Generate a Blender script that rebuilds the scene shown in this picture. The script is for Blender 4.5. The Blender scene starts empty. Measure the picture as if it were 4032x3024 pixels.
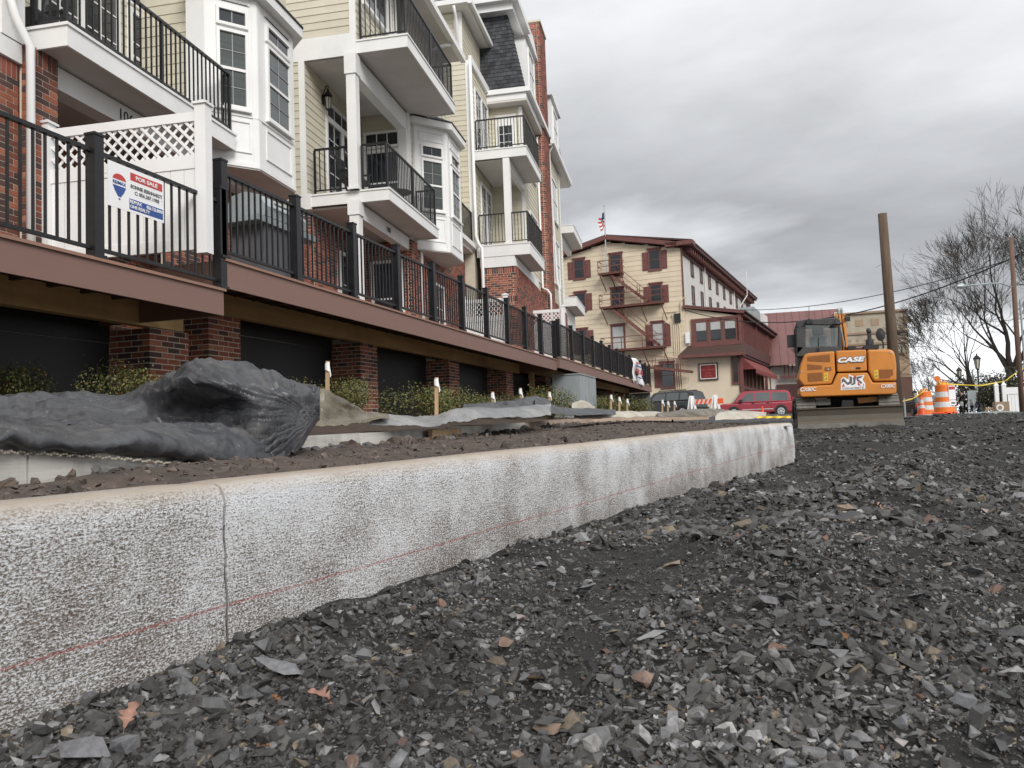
import bpy, bmesh, math, random
import numpy as np
from mathutils import Vector, Matrix, noise as mn
R=random.Random(7)
SC=bpy.context.scene; COL=SC.collection
rad=math.radians
# ---------------------------------------------------------------- camera (28 mm equivalent phone lens, held about half a metre above the gravel)
F=3170.0; CX,CY=2016.0,1512.0
def _cam():
    Y=Vector(((3000-CX)/F,-(1660-CY)/F,-1)).normalized()
    t=rad(2.1); z=Vector((-math.sin(t),math.cos(t),0)); z.z=-(z.x*Y.x+z.y*Y.y)/Y.z; z.normalize()
    X=Y.cross(z)
    return Matrix((X,Y,z))
CM=_cam()
cd=bpy.data.cameras.new('camera'); cam=bpy.data.objects.new('camera',cd); COL.objects.link(cam)
cd.sensor_width=36; cd.lens=36*F/4032; cd.clip_start=.05; cd.clip_end=3000
cam.matrix_world=CM.to_4x4(); SC.camera=cam
cd.dof.use_dof=True; cd.dof.focus_distance=4.5; cd.dof.aperture_fstop=14.0
def at(x,y,D):            # measured point of the place: full-size photo column, row and distance along the lens axis
    return CM@Vector(((x-CX)/F,-(y-CY)/F,-1))*D
def atd(x,y,D): return at(x*4032/2212,y*4032/2212,D)
# ---------------------------------------------------------------- overcast sky and soft sun
SUN_EL,SUN_AZ=rad(33),rad(141)     # azimuth clockwise from +Y (street direction)
W=bpy.data.worlds.new('World'); SC.world=W; W.use_nodes=True
nt=W.node_tree; N=nt.nodes; L=nt.links; N.clear()
def nn(t,**k):
    n=N.new(t)
    for a,b in k.items(): setattr(n,a,b)
    return n
out=nn('ShaderNodeOutputWorld'); bg=nn('ShaderNodeBackground'); L.new(bg.outputs[0],out.inputs[0])
sky=nn('ShaderNodeTexSky',sky_type='NISHITA',sun_disc=False,sun_elevation=SUN_EL,sun_rotation=SUN_AZ)
tc=nn('ShaderNodeTexCoord'); sep=nn('ShaderNodeSeparateXYZ'); L.new(tc.outputs['Generated'],sep.inputs[0])
mx=nn('ShaderNodeMath',operation='MAXIMUM'); L.new(sep.outputs['Z'],mx.inputs[0]); mx.inputs[1].default_value=.0
ad=nn('ShaderNodeMath',operation='ADD'); L.new(mx.outputs[0],ad.inputs[0]); ad.inputs[1].default_value=.16
dv=nn('ShaderNodeVectorMath',operation='DIVIDE'); cb=nn('ShaderNodeCombineXYZ')
for k in range(3): L.new(ad.outputs[0],cb.inputs[k])
L.new(tc.outputs['Generated'],dv.inputs[0]); L.new(cb.outputs[0],dv.inputs[1])
mp=nn('ShaderNodeMapping'); L.new(dv.outputs[0],mp.inputs[0]); mp.inputs['Scale'].default_value=(.55,.8,.2); mp.inputs['Location'].default_value=(2.45,.62,0); mp.inputs['Rotation'].default_value=(0,0,rad(28))
n1=nn('ShaderNodeTexNoise'); L.new(mp.outputs[0],n1.inputs['Vector']); n1.inputs['Scale'].default_value=.75; n1.inputs['Detail'].default_value=6; n1.inputs['Roughness'].default_value=.5; n1.inputs['Distortion'].default_value=.35
mpz=nn('ShaderNodeMapRange'); L.new(n1.outputs[0],mpz.inputs[0]); mpz.inputs[1].default_value=.3; mpz.inputs[2].default_value=.7; mpz.inputs[3].default_value=-.12; mpz.inputs[4].default_value=.12
zz=nn('ShaderNodeMath',operation='ADD'); L.new(sep.outputs['Z'],zz.inputs[0]); L.new(mpz.outputs[0],zz.inputs[1])
cr=nn('ShaderNodeValToRGB'); L.new(zz.outputs[0],cr.inputs[0]); els=cr.color_ramp.elements      # cloud deck: bright gap at the horizon, dark bases, paler overhead
els[0].position=.0; els[0].color=(.90,.92,.95,1); els[1].position=1; els[1].color=(.74,.75,.77,1)
for p_,c_ in ((.07,(.82,.835,.86)),(.12,(.56,.57,.585)),(.18,(.31,.315,.33)),(.27,(.40,.407,.42)),(.40,(.64,.65,.665))): e=els.new(p_); e.color=(*c_,1)
n2=nn('ShaderNodeTexNoise'); L.new(mp.outputs[0],n2.inputs['Vector']); n2.inputs['Scale'].default_value=2.6; n2.inputs['Detail'].default_value=7; n2.inputs['Roughness'].default_value=.55
pf=nn('ShaderNodeMapRange'); L.new(n2.outputs[0],pf.inputs[0]); pf.inputs[1].default_value=.3; pf.inputs[2].default_value=.7; pf.inputs[3].default_value=.84; pf.inputs[4].default_value=1.16
mh=nn('ShaderNodeMix',data_type='RGBA',blend_type='MULTIPLY'); mh.inputs[0].default_value=1; L.new(cr.outputs[0],mh.inputs[6]); L.new(pf.outputs[0],mh.inputs[7])
sc10=nn('ShaderNodeMix',data_type='RGBA',blend_type='MULTIPLY'); sc10.inputs[0].default_value=1; L.new(mh.outputs[2],sc10.inputs[6]); sc10.inputs[7].default_value=(8.6,8.6,8.6,1)
ms=nn('ShaderNodeMix',data_type='RGBA'); ms.inputs[0].default_value=.97; L.new(sky.outputs[0],ms.inputs[6]); L.new(sc10.outputs[2],ms.inputs[7])
L.new(ms.outputs[2],bg.inputs[0]); bg.inputs[1].default_value=.1
sl=bpy.data.lights.new('sun','SUN'); sl.energy=1.5; sl.angle=rad(26); sl.color=(1,.965,.92); so=bpy.data.objects.new('sun',sl); COL.objects.link(so)
sd=Vector((math.sin(SUN_AZ)*math.cos(SUN_EL),math.cos(SUN_AZ)*math.cos(SUN_EL),math.sin(SUN_EL)))
so.rotation_euler=sd.to_track_quat('Z','Y').to_euler(); so.location=sd*40
vs=SC.view_settings; vs.view_transform='Standard'; vs.look='None'; vs.exposure=.80; vs.gamma=1
# ---------------------------------------------------------------- materials
MATS={}
def newmat(name):
    m=bpy.data.materials.new(name); m.use_nodes=True; t=m.node_tree; t.nodes.clear()
    o=t.nodes.new('ShaderNodeOutputMaterial'); p=t.nodes.new('ShaderNodeBsdfPrincipled'); t.links.new(p.outputs[0],o.inputs[0])
    MATS[name]=m
    return m,t,p
def node(t,ty,**k):
    n=t.nodes.new(ty)
    for a,b in k.items(): setattr(n,a,b)
    return n
def pos(t,scale=1,stretch=(1,1,1),rz=0):
    g=node(t,'ShaderNodeNewGeometry'); m=node(t,'ShaderNodeMapping'); t.links.new(g.outputs['Position'],m.inputs[0])
    m.inputs['Scale'].default_value=tuple(scale*s for s in stretch); m.inputs['Rotation'].default_value=(0,0,rz)
    return m.outputs[0]
def noisen(t,v,scale=1,detail=4,rough=.55,dist=0):
    n=node(t,'ShaderNodeTexNoise'); t.links.new(v,n.inputs['Vector']); n.inputs['Scale'].default_value=scale; n.inputs['Detail'].default_value=detail; n.inputs['Roughness'].default_value=rough; n.inputs['Distortion'].default_value=dist
    return n.outputs[0]
def ramp(t,v,stops):
    r=node(t,'ShaderNodeValToRGB'); t.links.new(v,r.inputs[0]); e=r.color_ramp.elements
    while len(e)<len(stops): e.new(.5)
    for k,(p,c) in enumerate(stops):
        e[k].position=p; e[k].color=(*c,1) if len(c)==3 else c
    return r.outputs[0]
def mixc(t,f,a,b,blend='MIX'):
    m=node(t,'ShaderNodeMix',data_type='RGBA',blend_type=blend)
    for s,i in ((f,0),(a,6),(b,7)):
        if isinstance(s,(int,float)): m.inputs[i].default_value=s
        elif isinstance(s,tuple): m.inputs[i].default_value=(*s,1)
        else: t.links.new(s,m.inputs[i])
    return m.outputs[2]
def bumpn(t,p,h,strength=.3,dist=.01):
    b=node(t,'ShaderNodeBump'); b.inputs['Strength'].default_value=strength; b.inputs['Distance'].default_value=dist
    t.links.new(h,b.inputs['Height']); t.links.new(b.outputs[0],p.inputs['Normal'])
def M(name,col,rough=.6,var=.1,sc=3.,bump=0,bsc=60.,bd=.004,metal=0,rnd=0,col2=None,stretch=(1,1,1),dirt=0,spec=.5,attr=None,rz=0):
    if name in MATS: return MATS[name]
    m,t,p=newmat(name)
    v=pos(t,sc,stretch,rz); n=noisen(t,v,1,5)
    a=tuple(c*(1-var) for c in col); b=col2 or tuple(min(1,c*(1+var)) for c in col)
    c=mixc(t,ramp(t,n,[(.3,(0,0,0)),(.7,(1,1,1))]),a,b)
    if rnd:
        oi=node(t,'ShaderNodeObjectInfo'); c=mixc(t,1.0,c,ramp(t,oi.outputs['Random'],[(0,(1-rnd,)*3),(1,(1+rnd*.6,)*3)]),'MULTIPLY')
    if attr:
        at_=node(t,'ShaderNodeAttribute',attribute_name=attr); c=mixc(t,1.0,c,at_.outputs['Color'],'MULTIPLY')
    if dirt:
        d=noisen(t,pos(t,1.3,(1,1,.45)),1,7,.65); c=mixc(t,ramp(t,d,[(.48,(0,0,0)),(.72,(dirt,)*3)]),c,(.13,.11,.09))
    t.links.new(c,p.inputs['Base Color']); p.inputs['Roughness'].default_value=rough; p.inputs['Metallic'].default_value=metal; p.inputs['Specular IOR Level'].default_value=spec
    if bump: bumpn(t,p,noisen(t,pos(t,bsc,stretch,rz),1,3),bump,bd)
    return m
B6=rad(6)
M('white_trim',(.78,.78,.77),.45,.035,2,dirt=.10)
M('white_vinyl',(.80,.80,.80),.35,.03,2,dirt=.08)
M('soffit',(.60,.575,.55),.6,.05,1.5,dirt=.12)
M('siding',(.59,.55,.44),.6,.05,2,rnd=.05,dirt=.08,bump=.08,bsc=30,stretch=(1,1,4))
M('rail_black',(.012,.012,.014),.38,.3,8,spec=.4)
M('rail_bronze',(.018,.016,.014),.45,.3,8)
M('fascia',(.20,.115,.092),.55,.08,1.2,bump=.15,bsc=40,stretch=(1,.05,1),dirt=.06)
M('fascia_trim',(.27,.15,.105),.5,.08,1.2)
M('beam',(.52,.34,.15),.75,.35,2.5,col2=(.70,.48,.23),bump=.3,bsc=18,stretch=(1,.12,1.5),dirt=.35)
M('dark_panel',(.012,.013,.016),.55,.4,.8,bump=.05,bsc=50)
M('joist',(.10,.068,.04),.85,.3,3)
M('deck_board',(.17,.11,.085),.6,.1,3)
M('mortar',(.62,.56,.46),.9,.12,20,bump=.2,bsc=120)
M('galv',(.36,.40,.41),.5,.18,1.6,metal=.35,dirt=.2,stretch=(1,1,.4))
M('steel',(.45,.46,.46),.35,.1,5,metal=.8)
M('glass_dark',(.022,.026,.030),.04,.3,1.2,spec=.7)
M('glass_blind',(.065,.075,.074),.10,.25,2.0,stretch=(.3,.3,9),spec=.6)
M('glass_curtain',(.42,.43,.42),.2,.18,3,stretch=(4,4,.3))
M('shingle',(.050,.053,.060),.85,.3,4,rnd=.45,bump=.5,bsc=150)
M('roof_edge',(.035,.036,.04),.8,.2,10)
M('soil',(.056,.042,.034),.95,.35,5,col2=(.115,.085,.068),bump=.8,bsc=28,bd=.03)
M('mulch',(.06,.038,.027),.95,.4,9,bump=.8,bsc=40,bd=.03)
M('clod',(.10,.075,.06),.95,.3,9,bump=.8,bsc=60,bd=.01,rnd=.35)
M('clod_grey',(.13,.127,.125),.9,.35,14,bump=.7,bsc=60,bd=.01,rnd=.3)
M('asphalt',(.05,.05,.052),.85,.25,1.2,bump=.4,bsc=60)
M('pavement',(.30,.29,.27),.85,.12,1.2)
M('ground',(.10,.095,.075),.95,.2,.3)
M('wood_raw',(.47,.32,.18),.75,.2,8,stretch=(1,1,.1),dirt=.15)
M('ribbon',(.8,.8,.8),.6,.05,9)
M('board_white',(.60,.58,.54),.8,.12,7,dirt=.85,bump=.5,bsc=14,stretch=(1.2,.25,6))
M('board_tan',(.42,.32,.25),.8,.15,7,dirt=.5,bump=.4,bsc=14,stretch=(1.2,.25,6))
M('twig',(.055,.045,.036),.9,.25,4)
M('bark',(.085,.07,.055),.95,.3,6,bump=.6,bsc=14,stretch=(1,1,.2))
M('leafy',(1,1,1),.55,.18,25,attr='tint')
M('tan',(.65,.55,.41),.75,.06,.8,rnd=.06,dirt=.10)
M('tan_stucco',(.65,.555,.425),.85,.07,.6,dirt=.12,bump=.1,bsc=40)
M('white_siding',(.66,.65,.62),.6,.05,2,dirt=.12)
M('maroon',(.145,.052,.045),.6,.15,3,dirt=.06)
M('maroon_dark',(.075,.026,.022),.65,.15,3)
M('brown_roof',(.060,.032,.026),.9,.25,8,rnd=.2)
M('metal_roof',(.165,.072,.066),.5,.12,.8)
M('rust',(.16,.062,.048),.75,.25,6,dirt=.15)
M('concrete_tan',(.40,.35,.27),.9,.12,.7,dirt=.3)
M('concrete_band',(.28,.20,.145),.9,.1,.7,dirt=.2)
M('brown_stone',(.12,.065,.05),.9,.12,.9,dirt=.2)
M('panel_tan',(.33,.24,.16),.9,.1,1)
M('awning',(.18,.036,.030),.75,.15,2)
M('orange_paint',(.57,.21,.032),.38,.07,2.5,dirt=.22,spec=.5)
M('orange_boom',(.62,.26,.06),.45,.07,2,dirt=.12)
M('grille',(.24,.085,.018),.75,.15,20)
M('track',(.17,.16,.145),.85,.3,8,dirt=.5,bump=.4,bsc=30)
M('undercarriage',(.016,.015,.014),.8,.3,5)
M('blade',(.15,.115,.075),.7,.3,2.2,col2=(.11,.10,.085),dirt=.55,stretch=(1,1,1.6))
M('cab',(.045,.044,.045),.5,.2,5,dirt=.06)
M('black_plastic',(.015,.015,.016),.55,.3,5)
M('seat_cloth',(.075,.09,.09),.85,.2,8)
M('decal_white',(.80,.80,.80),.45,.03,5)
M('decal_grey',(.10,.10,.11),.45,.1,5)
M('decal_red',(.50,.05,.045),.45,.08,5)
M('decal_blue',(.025,.075,.27),.45,.08,5)
M('decal_yellow',(.75,.50,.02),.45,.05,5)
M('print_grey',(.13,.13,.14),.6,.1,5)
M('car_red',(.27,.012,.028),.22,.05,2,dirt=.05,spec=.7)
M('car_grey',(.020,.021,.024),.25,.1,2,spec=.7)
M('tyre',(.018,.018,.018),.85,.2,8)
M('rim',(.52,.53,.54),.3,.08,8,metal=.7)
M('chrome',(.6,.6,.6),.2,.05,8,metal=.9)
M('lamp_red',(.42,.02,.015),.2,.1,8)
M('car_glass',(.075,.083,.085),.05,.2,1,spec=.8)
M('cone_orange',(.78,.10,.02),.5,.08,4)
M('drum_orange',(.72,.17,.02),.5,.08,4,dirt=.15)
M('drum_white',(.62,.62,.62),.5,.06,4,dirt=.45)
M('pole_wood',(.11,.075,.052),.9,.3,5,stretch=(3,3,.15),bump=.5,bsc=14)
M('pole_wood_red',(.15,.095,.07),.9,.25,5,stretch=(3,3,.15))
M('wire',(.02,.02,.022),.7,.1,5)
M('lamp_black',(.014,.018,.016),.5,.2,5)
M('lamp_glass',(.60,.56,.46),.2,.1,5)
M('tape',(.75,.53,.03),.5,.1,9)
M('skin',(.55,.34,.25),.55,.05,9)
M('cloth_black',(.012,.012,.014),.85,.2,9)
M('cloth_white',(.6,.6,.6),.8,.1,9)
M('cloth_grey',(.42,.42,.43),.9,.15,9)
M('cloth_jeans',(.05,.075,.14),.9,.15,9)
M('cloth_red',(.45,.05,.07),.9,.1,9)
M('hair',(.07,.042,.025),.8,.2,20)
M('evergreen',(.030,.040,.020),.8,.35,2)
M('sign_board',(.83,.83,.84),.45,.02,3)
M('sign_maroon',(.19,.012,.016),.5,.06,3)
M('gold',(.34,.085,.05),.5,.1,4)
M('leaf_dead',(.27,.15,.11),.75,.25,60,bump=.3,bsc=150)
M('leaf_orange',(.20,.085,.03),.75,.2,60)
M('flag_red',(.42,.04,.05),.8,.06,5); M('flag_white',(.7,.7,.7),.8,.05,5); M('flag_blue',(.03,.04,.14),.8,.08,5)
M('muntin',(.32,.33,.33),.4,.05,3)
M('lantern_glass',(.35,.34,.30),.12,.1,5)
# brick: every brick takes its own firing colour
def brickmat(name,stops):
    m,t,p=newmat(name); oi=node(t,'ShaderNodeObjectInfo')
    c=ramp(t,oi.outputs['Random'],stops)
    n=noisen(t,pos(t,22),1,4); c=mixc(t,ramp(t,n,[(.4,(0,0,0)),(.8,(.35,)*3)]),c,(.09,.035,.026))
    n2=noisen(t,pos(t,1.1),1,5); c=mixc(t,ramp(t,n2,[(.5,(0,0,0)),(.75,(.4,)*3)]),c,(.05,.035,.03))
    t.links.new(c,p.inputs['Base Color']); p.inputs['Roughness'].default_value=.85; bumpn(t,p,noisen(t,pos(t,90),1,3),.35,.004)
brickmat('brick',[(0,(.060,.040,.036)),(.25,(.095,.050,.042)),(.4,(.215,.066,.042)),(.7,(.32,.102,.058)),(.9,(.37,.135,.078)),(1,(.40,.18,.11))])
MATS['brick'].node_tree
def brickstuff():
    m,t,p=newmat('brick_far'); a=node(t,'ShaderNodeAttribute',attribute_name='tint')
    t.links.new(a.outputs['Color'],p.inputs['Base Color']); p.inputs['Roughness'].default_value=.85
brickstuff()
BR=[(.060,.040,.036),(.095,.050,.042),(.18,.055,.04),(.25,.075,.048),(.29,.085,.052),(.34,.12,.075),(.26,.08,.055)]
def curbmat():
    m,t,p=newmat('curb_concrete')
    uv=node(t,'ShaderNodeUVMap'); sx=node(t,'ShaderNodeSeparateXYZ'); t.links.new(uv.outputs[0],sx.inputs[0])   # u metres along, v metres below the top edge
    mpn=node(t,'ShaderNodeMapping'); t.links.new(uv.outputs[0],mpn.inputs[0]); mpn.inputs['Scale'].default_value=(20,210,1)
    broom=noisen(t,mpn.outputs[0],1,5,.7,.6)
    mp2=node(t,'ShaderNodeMapping'); t.links.new(uv.outputs[0],mp2.inputs[0]); mp2.inputs['Scale'].default_value=(130,230,1)
    speck=noisen(t,mp2.outputs[0],1,5,.75,.5)
    mp3=node(t,'ShaderNodeMapping'); t.links.new(uv.outputs[0],mp3.inputs[0]); mp3.inputs['Scale'].default_value=(3.2,2.2,1)
    stain=noisen(t,mp3.outputs[0],1,6,.6,.4)
    mp4=node(t,'ShaderNodeMapping'); t.links.new(uv.outputs[0],mp4.inputs[0]); mp4.inputs['Scale'].default_value=(2.1,3.5,1)
    big=noisen(t,mp4.outputs[0],1,4,.6,.2)
    vr=node(t,'ShaderNodeMapRange'); t.links.new(sx.outputs['Y'],vr.inputs[0]); vr.inputs[1].default_value=.05; vr.inputs[2].default_value=.45; vr.inputs[3].default_value=-.03; vr.inputs[4].default_value=.04
    s1=node(t,'ShaderNodeMath',operation='ADD'); t.links.new(speck,s1.inputs[0]); t.links.new(vr.outputs[0],s1.inputs[1])
    s2=node(t,'ShaderNodeMath',operation='MULTIPLY_ADD'); t.links.new(stain,s2.inputs[0]); s2.inputs[1].default_value=.22; t.links.new(s1.outputs[0],s2.inputs[2])
    s3=node(t,'ShaderNodeMath',operation='MULTIPLY_ADD'); t.links.new(broom,s3.inputs[0]); s3.inputs[1].default_value=.30; t.links.new(s2.outputs[0],s3.inputs[2])
    s4=node(t,'ShaderNodeMath',operation='MULTIPLY_ADD'); t.links.new(big,s4.inputs[0]); s4.inputs[1].default_value=.15; t.links.new(s3.outputs[0],s4.inputs[2])
    c=ramp(t,s4.outputs[0],[(.90,(.66,.68,.73)),(.965,(.44,.44,.45)),(1.0,(.20,.16,.13)),(1.0,(.085,.065,.05))]) if False else None
    mr=node(t,'ShaderNodeMapRange'); t.links.new(s4.outputs[0],mr.inputs[0]); mr.inputs[1].default_value=.605; mr.inputs[2].default_value=1.095
    c=ramp(t,mr.outputs[0],[(.33,(.78,.80,.83)),(.45,(.60,.60,.605)),(.54,(.24,.205,.175)),(.72,(.095,.075,.058))])
    # tan mud rubbed along the rounded top edge
    tr=node(t,'ShaderNodeMapRange'); t.links.new(sx.outputs['Y'],tr.inputs[0]); tr.inputs[1].default_value=.05; tr.inputs[2].default_value=.0
    tm=node(t,'ShaderNodeMath',operation='MULTIPLY'); t.links.new(tr.outputs[0],tm.inputs[0]); tmr=node(t,'ShaderNodeMapRange'); t.links.new(big,tmr.inputs[0]); tmr.inputs[1].default_value=.1; tmr.inputs[2].default_value=.5; t.links.new(tmr.outputs[0],tm.inputs[1])
    c=mixc(t,tm.outputs[0],c,mixc(t,speck,(.30,.24,.185),(.62,.54,.45)))
    # red chalk line snapped a foot below the top
    mp5=node(t,'ShaderNodeMapping'); t.links.new(uv.outputs[0],mp5.inputs[0]); mp5.inputs['Scale'].default_value=(1.1,0,1)
    wob=noisen(t,mp5.outputs[0],1,3)
    dd=node(t,'ShaderNodeMath',operation='MULTIPLY_ADD'); t.links.new(wob,dd.inputs[0]); dd.inputs[1].default_value=.02; t.links.new(sx.outputs['Y'],dd.inputs[2])
    d2=node(t,'ShaderNodeMath',operation='SUBTRACT'); t.links.new(dd.outputs[0],d2.inputs[0]); d2.inputs[1].default_value=.342
    d3=node(t,'ShaderNodeMath',operation='ABSOLUTE'); t.links.new(d2.outputs[0],d3.inputs[0])
    lr=node(t,'ShaderNodeMapRange'); t.links.new(d3.outputs[0],lr.inputs[0]); lr.inputs[1].default_value=.0055; lr.inputs[2].default_value=.001
    lm=node(t,'ShaderNodeMath',operation='MULTIPLY'); t.links.new(lr.outputs[0],lm.inputs[0])
    fr=node(t,'ShaderNodeMapRange'); t.links.new(wob,fr.inputs[0]); fr.inputs[1].default_value=.28; fr.inputs[2].default_value=.5; fr.inputs[3].default_value=.1; fr.inputs[4].default_value=.75; t.links.new(fr.outputs[0],lm.inputs[1])
    lm2=node(t,'ShaderNodeMath',operation='MULTIPLY'); t.links.new(lm.outputs[0],lm2.inputs[0]); lr2=node(t,'ShaderNodeMapRange'); t.links.new(speck,lr2.inputs[0]); lr2.inputs[1].default_value=.35; lr2.inputs[2].default_value=.55; lr2.inputs[3].default_value=.35; t.links.new(lr2.outputs[0],lm2.inputs[1])
    c=mixc(t,lm2.outputs[0],c,(.34,.06,.042))
    t.links.new(c,p.inputs['Base Color']); p.inputs['Roughness'].default_value=.85
    bs=node(t,'ShaderNodeMath',operation='ADD'); t.links.new(broom,bs.inputs[0]); t.links.new(speck,bs.inputs[1])
    bumpn(t,p,bs.outputs[0],.7,.012)
curbmat()
def stonemat(name,dry=(.125,.125,.13),wet=(.04,.04,.041)):
    m,t,p=newmat(name); a=node(t,'ShaderNodeAttribute',attribute_name='tint')
    n=noisen(t,pos(t,60),1,5,.65); n2=noisen(t,pos(t,7),1,4)
    c=mixc(t,1.0,ramp(t,n,[(.3,(.55,)*3),(.7,(1.3,)*3)]),a.outputs['Color'],'MULTIPLY')
    c=mixc(t,ramp(t,n2,[(.50,(0,0,0)),(.75,(.4,)*3)]),c,(.028,.026,.024))
    t.links.new(c,p.inputs['Base Color']); p.inputs['Roughness'].default_value=.62; bumpn(t,p,noisen(t,pos(t,140),1,4),.5,.004)
stonemat('stone')
def stonesolo():
    m,t,p=newmat('stone_loose'); oi=node(t,'ShaderNodeObjectInfo')
    c=ramp(t,oi.outputs['Random'],[(0,(.055,.055,.056)),(.3,(.085,.085,.086)),(.55,(.12,.122,.128)),(.75,(.17,.172,.18)),(.88,(.25,.25,.25)),(.94,(.26,.21,.15)),(.97,(.20,.115,.08)),(1,(.36,.36,.37))])
    n=noisen(t,pos(t,45),1,5,.65); c=mixc(t,1.0,ramp(t,n,[(.3,(.6,)*3),(.7,(1.25,)*3)]),c,'MULTIPLY')
    n2=noisen(t,pos(t,9),1,4); c=mixc(t,ramp(t,n2,[(.45,(0,0,0)),(.7,(.55,)*3)]),c,(.04,.037,.033))
    t.links.new(c,p.inputs['Base Color']); p.inputs['Roughness'].default_value=.65; bumpn(t,p,noisen(t,pos(t,120),1,4),.5,.004)
stonesolo()
def gravelmat():
    m,t,p=newmat('gravel_base')
    vo=node(t,'ShaderNodeTexVoronoi'); t.links.new(pos(t,130),vo.inputs['Vector'])
    c=mixc(t,1.0,ramp(t,vo.outputs['Color'],[(0,(.020,.0185,.017)),(.6,(.042,.039,.036)),(1,(.10,.095,.09))]),ramp(t,noisen(t,pos(t,3),1,5),[(.3,(.6,)*3),(.7,(1.25,)*3)]),'MULTIPLY')
    t.links.new(c,p.inputs['Base Color']); p.inputs['Roughness'].default_value=.75
    h=node(t,'ShaderNodeMath',operation='ADD'); t.links.new(vo.outputs['Distance'],h.inputs[0]); t.links.new(noisen(t,pos(t,45),1,6,.65),h.inputs[1])
    bumpn(t,p,h.outputs[0],1.0,.02)
gravelmat()
def tarpmat(name,a,b,mud,r0=.28):
    m,t,p=newmat(name)
    n=noisen(t,pos(t,2.2),1,6,.6,.4); c=mixc(t,ramp(t,n,[(.35,(0,0,0)),(.65,(1,1,1))]),a,b)
    n2=noisen(t,pos(t,6),1,7,.7); c=mixc(t,ramp(t,n2,[(.53,(0,0,0)),(.75,(.6,)*3)]),c,mud)
    n3=noisen(t,pos(t,60),1,2); c=mixc(t,ramp(t,n3,[(.70,(0,0,0)),(.74,(.5,)*3)]),c,(.4,.38,.34))
    t.links.new(c,p.inputs['Base Color']); t.links.new(ramp(t,n2,[(.4,(r0,)*3),(.7,(.75,)*3)]),p.inputs['Roughness']); p.inputs['Specular IOR Level'].default_value=.6
    v0=pos(t,1); dn=node(t,'ShaderNodeTexNoise'); t.links.new(v0,dn.inputs['Vector']); dn.inputs['Scale'].default_value=3
    vm=node(t,'ShaderNodeVectorMath',operation='MULTIPLY_ADD'); t.links.new(dn.outputs['Color'],vm.inputs[0]); vm.inputs[1].default_value=(.35,.35,.35); t.links.new(v0,vm.inputs[2])
    hs=[]
    for sc_ in (3.2,8.5):
        vo=node(t,'ShaderNodeTexVoronoi'); t.links.new(vm.outputs[0],vo.inputs['Vector']); vo.inputs['Scale'].default_value=sc_; hs.append((vo.outputs['Distance'],1/sc_))
    h1=node(t,'ShaderNodeMath',operation='MULTIPLY_ADD'); t.links.new(hs[1][0],h1.inputs[0]); h1.inputs[1].default_value=.45; t.links.new(hs[0][0],h1.inputs[2])
    h2=node(t,'ShaderNodeMath',operation='MULTIPLY_ADD'); t.links.new(noisen(t,pos(t,30),1,4,.6,.6),h2.inputs[0]); h2.inputs[1].default_value=.22; t.links.new(h1.outputs[0],h2.inputs[2])
    bumpn(t,p,h2.outputs[0],.5,.03)
tarpmat('tarp_black',(.026,.027,.031),(.058,.060,.067),(.15,.14,.12),.36)
tarpmat('tarp_olive',(.075,.062,.04),(.17,.145,.10),(.05,.042,.03),.22)
tarpmat('tarp_grey',(.16,.165,.17),(.28,.28,.275),(.14,.12,.10),.4)
tarpmat('tarp_cream',(.36,.33,.27),(.50,.47,.40),(.18,.15,.11),.6)
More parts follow.
